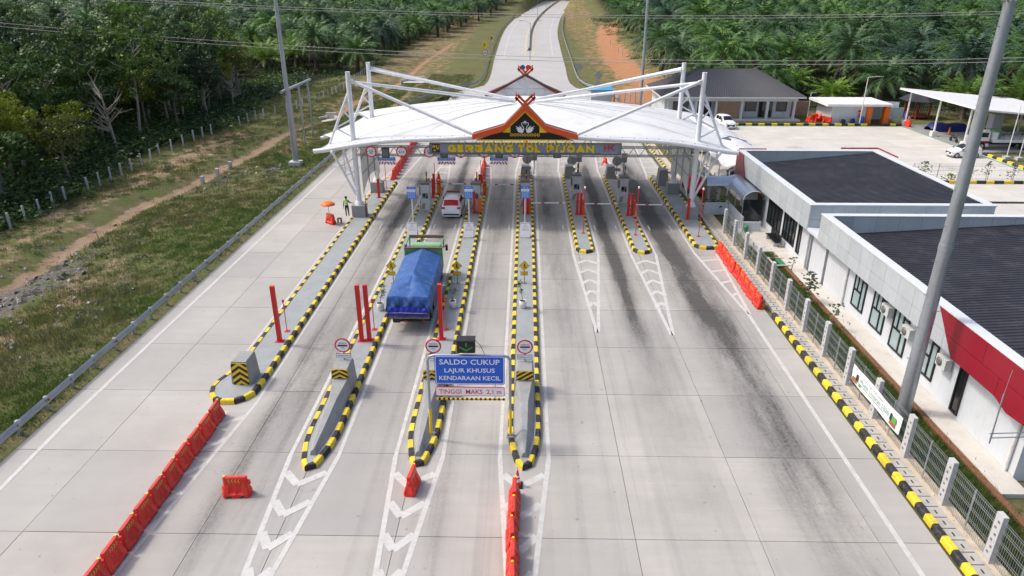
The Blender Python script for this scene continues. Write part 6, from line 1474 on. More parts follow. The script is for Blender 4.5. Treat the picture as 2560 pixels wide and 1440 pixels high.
# ================================================================ far road signs
def far_sign(px, py, sx, sy, label, kind):
    p = GT(px, py); c = V(sx, sy, p.y); t = thing('road_sign', label, 'sign', p); b = MB(); b.tube(p - Vector((0, 0, .2)), (p.x, p.y, c.z), .06, n=6); b.build('pole', 'galv', t); r = .95
    if kind == 'warn':
        b = MB(); b.extr([(0, -r), (r, 0), (0, r), (-r, 0)], (c.x, p.y - .08, c.z), XA, ZA, .03, 0); b.build('diamond_plate', 'yellow', t); b = MB(); b.path([(c.x - .2, p.y - .13, c.z - .4), (c.x - .15, p.y - .13, c.z + .1), (c.x + .15, p.y - .13, c.z + .3)], .09, 5); b.build('arrow', 'print_dark', t)
        z2 = c.z - 2.0; b = MB(); disc(b, (c.x, p.y - .08, z2), .72, 0, .03, 20); disc(b, (c.x, p.y - .12, z2), .56, 1, .02, 20); put_text(b, '60', (c.x, p.y - .15, z2), XA, ZA, .7, .5, 2, .02); b.build('speed_plate', ['sign_red', 'sign_white', 'print_dark'], t)
    elif kind == 'chev':
        b = MB(); b.box((c.x, p.y - .08, c.z), (.9, .04, 1.2), m=0); b.build('plate', 'yellow', t); b = MB(); [b.box((c.x + .05, p.y - .12, c.z + s * .22), (.7, .02, .25), rot=Matrix.Rotation(s * .8, 3, 'Y')) for s in (-1, 1)]; b.build('chevron', 'print_dark', t)
    else:
        for k in range(kind): b = MB(); z2 = c.z - 1.75 * k; b.extr([(0, -r * .9), (r * .9, 0), (0, r * .9), (-r * .9, 0)], (c.x, p.y - .08, z2), XA, ZA, .03, 0); b.build('diamond_back', 'sign_back', t)
far_sign(1213, 155, 1212, 112, 'yellow curve warning sign with 60 speed plate left of the far road', 'warn'); far_sign(1226, 115, 1228, 95, 'small yellow chevron sign at the guard rail of the far bend', 'chev')
far_sign(1447, 212, 1448, 168, 'single grey diamond sign back at the right guard rail', 1); far_sign(1496, 235, 1496, 188, 'two stacked grey diamond sign backs beside the right guard rail', 2)
# ================================================================ house, shed, carport, yard things
mat('roof_slate', (.052, .055, .066), .5, var=.15, vs=.4)
t = thing('service_house', 'white house with dark hipped metal roof and tan stone panel behind the parking yard', 'house', (31.5, 115, 0))
x0, x1, y0, y1, ze, zr2 = 20.6, 42.5, 108.6, 123.4, 3.6, 7.0; ra, rb_, yr = 27.2, 36.6, 115.6
b = MB()
def slope(P0, P1, Q0, Q1, n):
    rows = []
    for i in range(n + 1):
        for f, hh_ in ((0, 0), (.55, 0), (.7, .05), (.9, .05)):
            u = min(1, (i + f) / n); rows.append([Vector(P0).lerp(Vector(P1), u) + Vector((0, 0, hh_)), Vector(Q0).lerp(Vector(Q1), u) + Vector((0, 0, hh_))])
            if u >= 1: break
    return rows
for nm, args in (('f', ((x0, y0, ze), (x1, y0, ze), (ra, yr, zr2), (rb_, yr, zr2), 60)), ('b', ((x1, y1, ze), (x0, y1, ze), (rb_, yr, zr2), (ra, yr, zr2), 60)), ('l', ((x0, y1, ze), (x0, y0, ze), (ra, yr, zr2), (ra, yr, zr2), 40)), ('r', ((x1, y0, ze), (x1, y1, ze), (rb_, yr, zr2), (rb_, yr, zr2), 40))):
    bb = MB(); bb.grid(slope(*args), 0, False); bb.build('roof_slope', 'roof_slate', t)
b = MB(); b.box(((x0 + x1) / 2, y0 + .03, ze - .1), (x1 - x0, .06, .2)); b.box((x0 + .03, (y0 + y1) / 2, ze - .1), (.06, y1 - y0, .2)); b.box(((x0 + x1) / 2, (y0 + y1) / 2, ze - .16), (x1 - x0 - .2, y1 - y0 - .2, .06)); b.build('eave_board', 'paint_white', t)
b = MB(); b.box((31.5, 117, 1.75), (19.6, 11.6, 3.5)); b.box((31.5, 109.6, 3.15), (20.2, .3, .6)); wl = b.build('wall', 'wall_white', t)
b = MB(); b.box((31.5, 110, .08), (21, 3, .26)); b.build('porch_floor', 'path_conc', t)
for x in (22.0, 26.2, 29.3, 33.2, 37.1, 41.2): b = MB(); b.box((x, 109.6, 1.75), (.34, .34, 3.3)); b.build('column', 'wall_white', t)
b = MB(); b.box((31.2, 109.75, 1.65), (3.4, .14, 3.0)); bp = b.build('stone_panel', 'brick_tan', t)
for i in range(14):
    for j in range(7): b = MB(); b.box((29.65 + (j + .5 * (i % 2)) * .46, 109.67, .28 + i * .21), (.44, .05 + R.uniform(0, .03), .19)); b.build('stone', 'brick_tan', bp) if 29.6 < 29.65 + (j + .5 * (i % 2)) * .46 < 32.8 else None
for (xa, xb, za, zb, nm) in ((34.2, 35.9, 1.1, 2.7, 'window'), (36.3, 37.3, .1, 2.6, 'door'), (37.6, 38.4, .1, 2.6, 'door'), (39.0, 40.6, 1.1, 2.7, 'window'), (26.6, 28.9, .2, 2.7, 'door'), (23, 25.4, 1.1, 2.7, 'window')):
    b = MB(); cx = (xa + xb) / 2; b.box((cx, 111.16, (za + zb) / 2), (xb - xa, .1, zb - za)); wd = b.build(nm, 'frame_black', wl); b = MB(); b.box((cx, 111.10, (za + zb) / 2), (xb - xa - .18, .04, zb - za - .18)); b.build('pane', 'glass', wd)
t = thing('pump_shed', 'small white flat-roofed shed with orange door frames', 'shed', (49.5, 109.5, 0))
b = MB(); b.box((48.4, 109.6, 1.35), (5.2, 5.6, 2.7)); b.box((53.3, 111.5, 1.35), (3.6, 1.6, 2.7)); b.build('wall', 'wall_white', t); b = MB(); b.box((49.4, 109.4, 2.85), (9.6, 7.4, .32)); b.build('roof', 'roof_white', t)
for x in (51.3, 53.9): b = MB(); b.box((x, 106.9, 1.35), (.75, 1.0, 2.7)); b.build('orange_pier', 'orange_plain', t)
b = MB(); b.box((52.6, 110.65, 1.3), (1.8, .1, 2.4)); b.build('opening_shade_panel', 'frame_black', t)  # solid black panel on the wall, doorway shade put into its colour
t = thing('fire_extinguisher', 'red fire extinguisher hung on the shed wall', 'fire extinguisher', (49.9, 106.6, .9)); b = MB(); b.lathe([(.09, 0), (.1, .05), (.1, .5), (.04, .58)], (49.9, 106.65, 1.0), 8); b.build('cylinder', 'red_paint', t); b = MB(); b.box((49.9, 106.7, 1.85), (.4, .04, .3)); b.build('plate', 'sign_red', t)
def drum(x, y, m, label, h=1.0, r=.32): t = thing('plastic_drum', label, 'drum', (x, y, .1)); b = MB(); b.lathe([(r * .9, 0), (r, .1), (r, h * .3), (r * 1.05, h * .33), (r, h * .36), (r, h * .8), (r * .85, h)], (x, y, .1), 12); b.build('body', m, t); b = MB(); b.lathe([(r * .5, h), (r * .5, h + .05)], (x, y, .1), 8); b.build('cap', 'black', t)
drum(50.2, 106.1, 'bin_blue', 'blue drum against the white shed wall'); drum(48.9, 106.2, 'tarp_navy', 'dark blue low drum left of the blue drum', .7); drum(47.5, 106.2, 'black', 'black low drum near the shed corner', .6)
for k, (dx, dy, dz, rz, ry) in enumerate(((0, 0, 0, .3, 0), (.5, .3, 0, 1.2, 0), (-.6, .2, 0, .9, 0), (1.1, -.3, 0, .2, 0), (1.5, .4, 0, 1.5, 0), (.3, 0, .55, .5, .5), (-.2, .3, .5, 1.9, -.5), (2.0, -.1, 0, .8, 0))):
    o = copy_tree(WB, (43.6 + dx, 107.2 + dy, dz + .1), rz, 'red water barrier in the jumbled heap beside the white shed', 'heap of barriers by the shed'); o.rotation_euler = (0, ry, rz)
t = thing('green_pipe_bundle', 'green plastic pipes lying before the heap of barriers', 'pipes', (43.4, 105.9, .1))
for k in range(3): b = MB(); b.tube((42.2, 105.8 + k * .16, .2), (44.9, 105.5 + k * .16, .2), .08, n=6); b.build('pipe', 'bin_green', t)
b = MB(); b.box((43, 113, 1.3), (3.2, .1, 2.2)); b.build('backboard', 'brick_tan', label='tan board leaning on the fence between house and shed', cat='board')
t = thing('info_board', 'pale blue information panels standing beyond the shed', 'board', (57, 110, 0))
mat('pale_blue', (.52, .66, .72), .5, var=.2, vs=2)
for (x, y, rz, z) in ((56.2, 108.5, .15, 1.3), (55.6, 109.5, -.4, 2.0)): b = MB(); b.box((x, y, z), (2.4, .06, 1.7), rz=rz); b.build('panel', 'pale_blue', t); b = MB(); [b.tube((x + s, y + .1, 0), (x + s, y + .1, z), .04, n=5) for s in (-.9, .9)]; b.build('leg', 'galv', t)
# kerbs of the yard
k1 = thing('yard_kerb', 'black and yellow kerb before the hip-roofed house and the shed', 'kerb', (40, 105, 0)); kerb_run([(28, 105.0), (50.6, 105.0)], k1, False, w=.3, h=.3, step=.95, inward=1)
k1 = thing('yard_kerb', 'short black and yellow kerb between the shed driveway and the carport', 'kerb', (54, 105, 0)); kerb_run([(53.0, 105.0), (55.7, 105.0)], k1, False, w=.3, h=.3, step=.95, inward=1)
k1 = thing('yard_kerb', 'black and yellow kerb running past the coloured bins', 'kerb', (56, 80, 0)); kerb_run([(56.0, 85.8), (56.0, 72.5)], k1, False, w=.3, h=.3, step=.95, inward=1)
k1 = thing('yard_kerb', 'black and yellow kerb below the wire fence with saplings', 'kerb', (50, 71.8, 0)); kerb_run([(43.2, 71.7), (57.5, 71.7)], k1, False, w=.3, h=.3, step=.95, inward=1)
# big carport
t = thing('carport', 'large open carport with sloping white ribbed roof on slim columns', 'carport', (62, 97, 0))
b = corrugated(0, 1, 87.0, 106.4, 0, 0, .5, .05); b.v = [(55.0 + p[0] * 16.5, p[1], 5.3 - p[0] * 1.45 + p[2] - (106.4 - p[1]) * .006) for p in b.v]; b.build('roof', 'roof_white', t)
for y in (87.1, 93.4, 99.8, 106.2): b = MB(); b.box((63.2, y, 4.45), (16.2, .14, .2), rot=Matrix.Rotation(math.radians(5.1), 3, 'Y')); b.build('rafter', 'paint_white', t)
b = MB(); b.box((55.05, 96.7, 5.2), (.12, 19.4, .24)); b.build('edge_beam', 'paint_white', t)
for (x, y, h_) in ((56.4, 105.6, 5.0), (56.2, 97.4, 5.0), (56.2, 90.2, 5.0), (67.5, 105.6, 4.1), (67.5, 97.4, 4.1), (67.5, 90.2, 4.1)):
    b = MB(); b.tube((x, y, .0), (x, y, h_), .13, n=8); cl = b.build('column', 'paint_white', t); b = MB(); b.box((x, y, .3), (.7, .7, .75)); b.build('footing', 'paint_white' if x < 60 and y < 100 else 'conc_post', cl)
b = MB(); b.box((62, 96.5, .004), (12.4, 19, .02)); b.build('carport_floor', 'conc_grey', kind='structure')
t = thing('covered_pile', 'long pile under a dark blue tarpaulin beneath the carport', 'pile', (60.2, 101.2, 0)); rows = []
rr = random.Random(2)
for i in range(15): u = i / 14; x = 57.6 + 5.2 * u; rows.append([Vector((x + rr.uniform(-.1, .1), 101.4 + 1.1 * math.cos(a), max(0, 1.15 * math.sin(a) * (.85 + .25 * rr.random()) * (1 if 0 < i < 14 else .5)))) for a in np.linspace(0, PI, 9)])
b = MB(); b.grid(rows); b.build('tarpaulin', 'tarp_navy', t)
def cone_(x, y, label): t = thing('traffic_cone', label, 'cone', (x, y, 0)); b = MB(); b.box((x, y, .03), (.5, .5, .06)); b.build('base', 'rubber', t); b = MB(); b.lathe([(.2, .05), (.05, 1.0)], (x, y, 0), 10); b.build('cone_body', 'orange_plain', t)
cone_(59.0, 98.6, 'orange cone before the tarpaulin pile')
barrier(56.3, 104.6, .1, 'red water barrier at the first carport column', sc=1.1)
b = MB(); b.box((64.2, 97.5, 1.5), (1.3, 1.3, 3.0)); b.build('grey_cabinet', 'acp_grey', label='tall grey steel cabinet under the carport', cat='cabinet')
# gazebos
def gazebo(x, y, label):
    t = thing('gazebo', label, 'gazebo', (x, y, 0)); r = 2.0
    pr = [(3.0, 2.7), (1.0, 3.9), (.25, 4.2)]; b = MB(); b.lathe(pr, (x, y, 0), 6); b.f, b.s = b.f, [False] * len(b.s); b.build('roof', 'roof_dark', t)
    for k in range(6): a = 2 * PI * k / 6; p = (x + r * math.cos(a), y + r * math.sin(a)); b = MB(); b.box((p[0], p[1], 1.4), (.18, .18, 2.8)); b.build('post', 'wood_red', t)
    for k in range(5):
        a, c = 2 * PI * k / 6, 2 * PI * (k + 1) / 6; p = Vector((x + r * math.cos(a), y + r * math.sin(a), .95)); q = Vector((x + r * math.cos(c), y + r * math.sin(c), .95)); b = MB(); b.tube(p, q, .05, n=5)
        for j in range(6): m_ = p.lerp(q, (j + .5) / 6); b.box((m_.x, m_.y, .65), (.09, .09, .6))
        b.build('railing', 'wood_red', t)
    b = MB(); b.lathe([(r + .1, .25), (r + .1, .42)], (x, y, 0), 6); b.build('floor', 'wood_red', t); b = MB(); b.lathe([(.35, 0), (.3, .3)], (x - 1.6, y - 1.0, 0), 6); b.build('foot_stone', 'path_conc', t)
gazebo(61.6, 112.6, 'small red wooden gazebo with dark roof behind the carport'); gazebo(65.6, 80.3, 'small red wooden gazebo with dark roof by the coloured bins')
drum(58.8, 110.2, 'bin_blue', 'blue drum on the grass beside the far gazebo', 1.0)
for dx, m_, l in ((0, 'bin_red', 'red'), (1.0, 'yellow', 'yellow'), (2.0, 'bin_green', 'green')):
    t = thing('litter_bin', l + ' litter bin in the row of three by the yard kerb', 'bin', (58.6 + dx, 80.8, 0)); b = MB(); b.lathe([(.32, .25), (.45, .5), (.45, .8), (.3, 1.05)], (58.6 + dx, 80.8, 0), 10); b.build('barrel', m_, t); b = MB(); b.box((58.6 + dx, 80.8, .15), (.5, .3, .4)); b.build('stand', 'dark_steel', t)
t = thing('notice_sign', 'green and white notice panel on posts before the near gazebo', 'board', (60.7, 76.8, 0)); b = MB(); b.box((60.9, 76.8, 1.6), (2.0, .05, 1.1)); b.box((60.9, 76.76, 1.6), (1.8, .02, .9), m=1); [b.box((60.9, 76.74, 1.85 - .2 * k), (1.3, .02, .07), m=0) for k in range(4)]; b.build('panel', ['sign_white', 'teal'], t); b = MB(); [b.tube((60.9 + s * .9, 76.85, 0), (60.9 + s * .9, 76.85, 1.6), .05, n=5) for s in (-1, 1)]; b.build('leg', 'galv', t)
for k, (x, y) in enumerate(((57.4, 83.4), (58.6, 83.0), (59.6, 82.4))):
    t = thing('flag_pole', 'white flag pole without flag near the bins, %s of three' % ('first', 'middle', 'last')[k], 'flag pole', (x, y, 0)); b = MB(); b.tube((x, y, 0), (x, y, 6.2), .06, .04, n=7); b.build('pole', 'paint_white', t); b = MB(); b.box((x, y, .15), (.7, .7, .35)); b.build('base', 'conc_post', t)
def lamp(x, y, h_, label, arm=1.6): t = thing('yard_lamp', label, 'lamp post', (x, y, 0)); b = MB(); b.tube((x, y, 0), (x, y, h_), .08, .05, n=7); b.build('pole', 'paint_white', t); b = MB(); b.path([(x, y, h_), (x + arm * .7, y, h_ + .12), (x + arm, y, h_ + .1)], .045, 5); b.build('arm', 'paint_white', t); b = MB(); b.box((x + arm + .25, y, h_ + .1), (.6, .2, .08)); b.build('luminaire', 'sign_back', t)
q = G(2143, 312); lamp(q.x, q.y - .6, V(2168, 192, q.y).z, 'slim white lamp post before the white shed'); q = G(2017, 300); lamp(q.x, q.y, 4.0, 'short white pole with small lamp right of the house', .2)
q = G(2400, 500); lamp(q.x, q.y, 9.5, 'thin grey lamp post in the yard behind the offices', 1.2)
# fences of the yard with saplings
def wire_fence(P, label, h=1.8, step=2.6):
    t = thing('wire_fence', label, 'fence', (P[0][0], P[0][1], 0)); P = [Vector((p[0], p[1], 0)) for p in P]
    for a, c in zip(P[:-1], P[1:]):
        n = max(1, round((c - a).length / step))
        for i in range(n + 1): p = a.lerp(c, i / n); b = MB(); b.tube(p, p + Vector((0, 0, h)), .035, n=6); b.build('post', 'galv', t)
        b = MB()
        for z in (.15, .6, 1.05, 1.5, h - .05): b.tube(a + Vector((0, 0, z)), c + Vector((0, 0, z)), .014, n=4, cap=False)
        m_ = int((c - a).length / .3)
        for i in range(m_): p = a.lerp(c, (i + .5) / m_); b.tube(p + Vector((0, 0, .1)), p + Vector((0, 0, h - .05)), .007, n=3, cap=False)
        b.build('wire_mesh', 'galv', t)
wire_fence([(41.0, 73.2), (57, 73.2)], 'wire fence with thin posts behind the sapling kerb in the yard'); wire_fence([(34.5, 66.5), (34.5, 50), (36, 46)], 'wire fence with thin posts along the back of the offices'); wire_fence([(42, 114.8), (80, 114.8)], 'far wire fence before the plantation behind shed and gazebo', 2.2)
q = G(2345, 455); sapling(41.8, 72.6, 0, 2.2, 'round-headed young tree at the corner of the sapling kerb', 120, 'leaf_mid', r=.6)
for i, (x, l, m_) in enumerate(((46.2, 'reddish thin sapling behind the mast on the kerb strip', 'leaf_brown'), (48.4, 'taller thin sapling on the kerb strip', 'leaf_mid'), (51.0, 'small reddish sapling on the kerb strip', 'leaf_brown'), (53.2, 'tallest loose sapling on the kerb strip', 'leaf_mid'))): sapling(x, 72.5, 0, 1.9 + .3 * (i % 2), l, 50, m_)
sapling(44.6, 72.3, 0, .9, 'low bushy plant on the kerb strip', 80, 'leaf_lime', r=.5); sapling(35.8, 51.5, 0, 2.8, 'windblown young tree with bright leaves behind the offices', 120, 'leaf_lime', r=1.0); sapling(68.5, 77.5, 0, 1.3, 'bright green shrub before the notice panel', 80, 'leaf_lime', r=.5); sapling(62.2, 76.2, 0, 1.2, 'small bright shrub under the notice panel', 60, 'leaf_lime', r=.4)
# white shade roofs over the staff parking
for (ya, yb_, l) in ((66.8, 78.2, 'next to the walkway'), (80.0, 94.5, 'nearer the house')):
    t = thing('shade_canopy', 'white arched fabric shade roof over staff cars ' + l, 'canopy', (22.4, (ya + yb_) / 2, 0)); rows = []
    for i in range(17): u = i / 16; rows.append([Vector((19.6 + 6.0 * v, ya + (yb_ - ya) * u + .5 * math.sin(v * PI) * (1 if u > .5 else -1), 2.55 + .9 * math.sin(PI * min(1, v * .9 + .1)) - .25 * abs(math.sin(u * 3 * PI)))) for v in np.linspace(0, 1, 9)])
    b = MB(); b.grid(rows); b.grid([[p - Vector((0, 0, .03)) for p in r] for r in rows]); b.build('fabric', 'membrane', t)
    for i in range(4): y = ya + (yb_ - ya) * (i + .02) / 3.04; b = MB(); b.path([(19.9, y, 0), (19.9, y, 2.5), (22.5, y, 3.35), (25.3, y, 2.75)], .07, 7); b.build('bent_column', 'white_steel', t)
t = thing('blue_booth', 'small grey booth with bright blue roof by the far guard rail', 'booth', (13.6, 134, 0)); q = G(1505, 262); mat('roof_blue', (.05, .30, .55), .5); b = MB(); b.box((q.x - .2, q.y + 1.2, 1.2), (3.6, 2.4, 2.6)); b.build('wall', 'wall_grey', t); b = MB(); b.box((q.x - .2, q.y + 1.2, 2.6), (4.0, 2.9, .2), rot=Matrix.Rotation(.12, 3, 'X')); b.build('roof', 'roof_blue', t)
for k in range(6):
    p = G(1535 + k * 13, 258 + (k % 2) * 4); o = link_mesh('boundary_post', pme); o.location = (p.x, p.y, -.1); tag(o, 'pale concrete fence post in the row beside the blue-roofed booth', 'post', 'fence posts by the booth')
Ps2 = [62 + 3.0 * k for k in range(12)]
fence2 = thing('wire_fence', 'wire mesh fence on concrete posts beside the exit lane beyond the canopy', 'fence', (17.6, 78, 0))
for i, y in enumerate(Ps2):
    o = link_mesh('concrete_post', pme, fence2); o.location = (.1, y - 78, 0)
    if i < 11: o = link_mesh('mesh_panel', wme, fence2); o.location = (.1, y - 78, 0); o['kind'] = 'stuff'
# ================================================================ vehicles
def car(name, label, loc, rz, L=4.4, W=1.74, Hh=1.68, hatch=False, cat='car', roofbar=None, redrear=False):
    t = thing(name, label, cat, (0, 0, 0)); hw = W / 2
    # stations: y from front (-L/2) to rear (+L/2): (u, z hood/belt, z top, half width, top half width)
    if hatch: ST = [(0, .50, .52, .78, .70), (.03, .66, .70, .90, .80), (.12, .80, .84, .98, .86), (.26, .92, .98, 1, .86), (.30, .95, 1.04, 1, .84), (.44, .97, 1.44, 1, .74), (.52, .98, Hh, 1, .72), (.70, .99, Hh + .01, 1, .72), (.86, 1.0, Hh - .08, .99, .72), (.95, .98, 1.22, .96, .80), (.985, .92, 1.0, .92, .84), (1, .55, .60, .84, .8)]
    else: ST = [(0, .55, .57, .80, .72), (.025, .80, .84, .92, .82), (.10, .95, .98, .98, .86), (.22, 1.02, 1.08, 1, .87), (.26, 1.04, 1.14, 1, .86), (.37, 1.05, 1.50, 1, .76), (.44, 1.05, Hh, 1, .74), (.66, 1.05, Hh + .02, 1, .74), (.88, 1.05, Hh - .03, 1, .74), (.955, 1.04, 1.40, .98, .80), (.985, 1.0, 1.06, .96, .88), (1, .6, .66, .90, .86)]
    def ring(u, zb, zt, w_, tw): y = -L / 2 + L * u; a = hw * w_; c = hw * tw; return [Vector(p) for p in ((-a * .9, y, .22), (-a, y, .36), (-a, y, zb - .28), (-a * .985, y, zb - .04), (-a * .96, y, zb), (-c - .02, y, max(zt - .05, zb + .003)), (-c * .86, y, max(zt, zb + .005)), (0, y, max(zt + .03, zb + .02)), (c * .86, y, max(zt, zb + .005)), (c + .02, y, max(zt - .05, zb + .003)), (a * .96, y, zb), (a * .985, y, zb - .04), (a, y, zb - .28), (a, y, .36), (a * .9, y, .22))]
    Rg = [ring(*s) for s in ST]; b = MB(); b.grid(Rg); k = len(Rg[0]); b.add(Rg[0], [list(range(k))]); b.add(Rg[-1], [list(range(k))[::-1]]); b.add([r[0] for r in Rg] + [r[-1] for r in Rg], [(i, i + 1, len(Rg) + i + 1, len(Rg) + i) for i in range(len(Rg) - 1)]); b.build('body', 'car_white', t)
    def patch(i0, i1, j0, j1, e=.012, a=(0, 1), c=(0, 1)):
        o = []
        for i in range(i0, i1 + 1):
            r_ = []
            for j in range(j0, j1 + 1): p = Rg[i][j].copy(); n = Vector((p.x, (p.y) * .35, p.z - 1.0)).normalized(); r_.append(p + n * e)
            o.append(r_)
        return o
    g0, g1 = (4, 6)
    def tp_(i, k): return Rg[i][5].lerp(Rg[i][6], .6) if k == 0 else (Rg[i][9].lerp(Rg[i][8], .6) if k == 4 else Rg[i][5 + k])
    def band_(sta, dy): return [[tp_(i, k).lerp(tp_(j, k), f) + Vector((0, dy, .022)) for k in range(5)] for (i, j, f) in sta]
    b = MB(); b.grid(band_(((4, 5, .1), (4, 5, .55), (5, 6, 0.), (5, 6, .7)), -.02)); b.build('windscreen', 'car_glass', t)
    b = MB(); i0 = len(Rg) - 4; b.grid(band_(((i0, i0 + 1, .25), (i0, i0 + 1, .6), (i0, i0 + 1, 1.0), (i0 + 1, i0 + 2, .7)), .025)); b.build('rear_window', 'lamp_red' if redrear else 'car_glass', t)
    segs = ((.30, .44), (.46, .62), (.64, .78)) if hatch else ((.27, .43), (.45, .63), (.65, .86))
    us = [s[0] for s in ST]
    def at(u, j):
        i = max(q for q in range(len(us) - 1) if us[q] <= u + 1e-6); f = (u - us[i]) / (us[i + 1] - us[i]); return Rg[i][j].lerp(Rg[i + 1][j], f)
    for s, (j0, j1) in ((-1, (4, 5)), (1, (10, 9))):
        for (ua, ub) in segs:
            b = MB(); b.grid([[at(u, j0).lerp(at(u, j1), f) + Vector((s * .014, 0, 0)) for f in (.1, .88)] for u in np.linspace(ua, ub, 5)]); b.build('side_window', 'car_glass', t)
    for s in (-1, 1):
        for u in (.17, .80): 
            y = -L / 2 + L * u; wb = MB(); wb.lathe([(.31, -.1), (.325, -.07), (.325, .07), (.31, .1)], (s * (hw - .08), y, .315), 16, ax=(1, 0, 0)); wh = wb.build('wheel', 'rubber', t); wb = MB(); wb.lathe([(.21, .0), (.20, .02), (.06, .015)], (s * (hw + .02), y, .315), 10, ax=(s, 0, 0)); wb.build('rim', 'rim', wh)
        b = MB(); b.box((s * hw * .68, -L / 2 + .05, .72 if hatch else .82), (.34, .12, .13)); b.build('headlight', 'lamp_clear', t)
        b = MB(); b.box((s * hw * .78, L / 2 - .06, .92 if hatch else .98), (.30, .12, .16)); b.build('tail_light', 'lamp_red', t)
        b = MB(); b.box((s * (hw + .08), -L / 2 + L * .3, 1.02), (.18, .1, .13)); b.build('mirror', 'black', t)
    b = MB(); b.box((0, -L / 2 - .0, .56), (W * .62, .06, .26)); b.build('grille', 'black', t); b = MB(); b.box((0, L / 2 - .02, .40), (W * .8, .08, .12)); b.build('rear_bumper_insert', 'black', t)
    b = MB(); b.box((0, L / 2 + .012, .74), (.46, .02, .13)); b.box((0, -L / 2 - .035, .50), (.46, .02, .13)); b.build('plate', 'sign_white', t)
    if roofbar:
        for s in (-1, 1): b = MB(); b.box((s * W * .36, .25, Hh + .07), (.05, 1.9, .05)); b.build('roof_rail', 'dark_steel', t)
        b = MB(); b.box((0, -.2, Hh + .16), (1.15, .22, .14)); b.build('light_bar', 'wood_red', t)
    t.location = loc; t.rotation_euler = (0, 0, rz); return t
car('white_minivan', 'white minivan with red-tinted rear window stopping at the card machine', (-6.45, 61.0, 0), PI, roofbar=True, redrear=True)
car('white_minivan', 'white minivan parked nose-out before the stone panel of the house', (29.3, 103.7, 0), .12, L=4.4, W=1.78)
car('white_hatchback', 'white hatchback parked across the bays behind the mast', (52.9, 84.6, 0), -PI / 2 + .05, L=3.7, W=1.66, Hh=1.5, hatch=True)
car('white_minivan', 'white car half hidden under the staff shade roof next to the walkway', (22.0, 71.5, 0), -PI / 2 - .2)
car('white_minivan', 'white car under the far staff shade roof nearer the house', (22.2, 86.5, 0), -PI / 2)
# loaded truck
tx, ty = -6.78, 36.9
t = thing('cargo_truck', 'green cargo truck seen from behind, its load under a blue tarpaulin', 'truck', (tx, ty, 0))
def bx(name, c, d, m, par=None, **k): b = MB(); b.box((tx + c[0], ty + c[1], c[2]), d, **k); return b.build(name, m, par or t)
bx('chassis', (0, 4.6, .72), (.9, 8.8, .26), 'black'); bx('tail_frame', (0, .06, .98), (2.45, .22, .34), 'wood_bed'); bx('bed_floor', (0, 3.5, 1.16), (2.45, 6.9, .16), 'wood_bed')
for s in (-1, 1): bx('side_board', (s * 1.22, 3.5, 1.62), (.08, 6.9, .85), 'truck_green')
bx('headboard', (0, 7.0, 1.92), (2.56, .12, 1.5), 'truck_green'); bx('head_frame', (0, 8.75, 2.92), (2.4, .14, .2), 'rust'); bx('head_rim', (0, 7.0, 2.70), (2.6, .16, .08), 'rust')
for s in (-1, 1): bx('head_post', (s * 1.18, 8.75, 2.5), (.08, .1, .8), 'truck_green'); bx('head_rail', (s * 1.2, 7.9, 2.86), (.06, 1.7, .06), 'truck_green')
# cab with a rounded roof
rows = []
for (y, z0, z1, w_) in ((7.35, .75, 2.25, 1.02), (7.45, .7, 2.40, 1.06), (8.0, .6, 2.46, 1.08), (8.7, .55, 2.42, 1.07), (9.02, .5, 2.28, 1.05), (9.25, .5, 1.5, 1.05), (9.3, .5, 1.4, 1.03)): rows.append([Vector((tx + x * w_, ty + y, z)) for x, z in ((-1, z0), (-1, z1 * .55), (-.97, z1 - .12), (-.85, z1), (0, z1 + .05), (.85, z1), (.97, z1 - .12), (1, z1 * .55), (1, z0))])
b = MB(); b.grid(rows); b.add(rows[0], [list(range(9))[::-1]]); b.add(rows[-1], [list(range(9))]); cab = b.build('cab', 'truck_green', t)
bx('windscreen', (0, 9.18, 1.9), (1.8, .05, .75), 'car_glass', cab, rot=Matrix.Rotation(.22, 3, 'X'))
for s in (-1, 1): b = MB(); b.box((tx + s * 1.09, ty + 7.9, 2.0), (.03, .8, .6)); b.build('side_window', 'car_glass', cab)
mat('roll_green', (.25, .47, .27), .55, var=.2)
b = MB(); b.lathe([(.05, -1.06)] + [(.34 - .02 * (k % 2), -1.04 + 2.08 * k / 24) for k in range(25)] + [(.05, 1.06)], (tx + .06, ty + 7.95, 2.42), 16, ax=(1, 0, 0)); b.build('rolled_sheet', 'roll_green', t)
for s in (-1, 1): b = MB(); b.path([(tx + s * 1.05, ty + 8.3, 2.3), (tx + s * 1.35, ty + 8.35, 2.35)], .02, 5); b.box((tx + s * 1.42, ty + 8.35, 2.25), (.16, .08, .42)); b.build('mirror', 'black', t)
for s in (-1, 1):
    for y in (1.9, 3.1, 8.3):
        wb = MB(); w_ = .30 if y < 5 else .16; wb.lathe([(.44, -w_ / 2), (.47, -w_ / 2 + .05), (.47, w_ / 2 - .05), (.44, w_ / 2)], (tx + s * .96, ty + y, .47), 18, ax=(1, 0, 0)); wh = wb.build('wheel', 'rubber', t); wb = MB(); wb.lathe([(.26, 0), (.22, -.02), (.08, .03)], (tx + s * (.97 + w_ / 2), ty + y, .47), 10, ax=(s, 0, 0)); wb.build('rim', 'rim', wh)
    b = MB(); b.lathe([(.07, 0), (.07, .04)], (tx + s * .55 + .35, ty - .06, .70), 10, ax=(0, -1, 0)); b.build('tail_light', 'lamp_red', t)
bx('number_plate', (-.72, -.02, .66), (.42, .03, .2), 'black'); bx('rear_bar', (0, .05, .66), (1.9, .08, .1), 'black'); bx('mud_flap', (-.95, .9, .55), (.4, .03, .6), 'rubber'); bx('mud_flap', (.95, .9, .55), (.4, .03, .6), 'rubber')
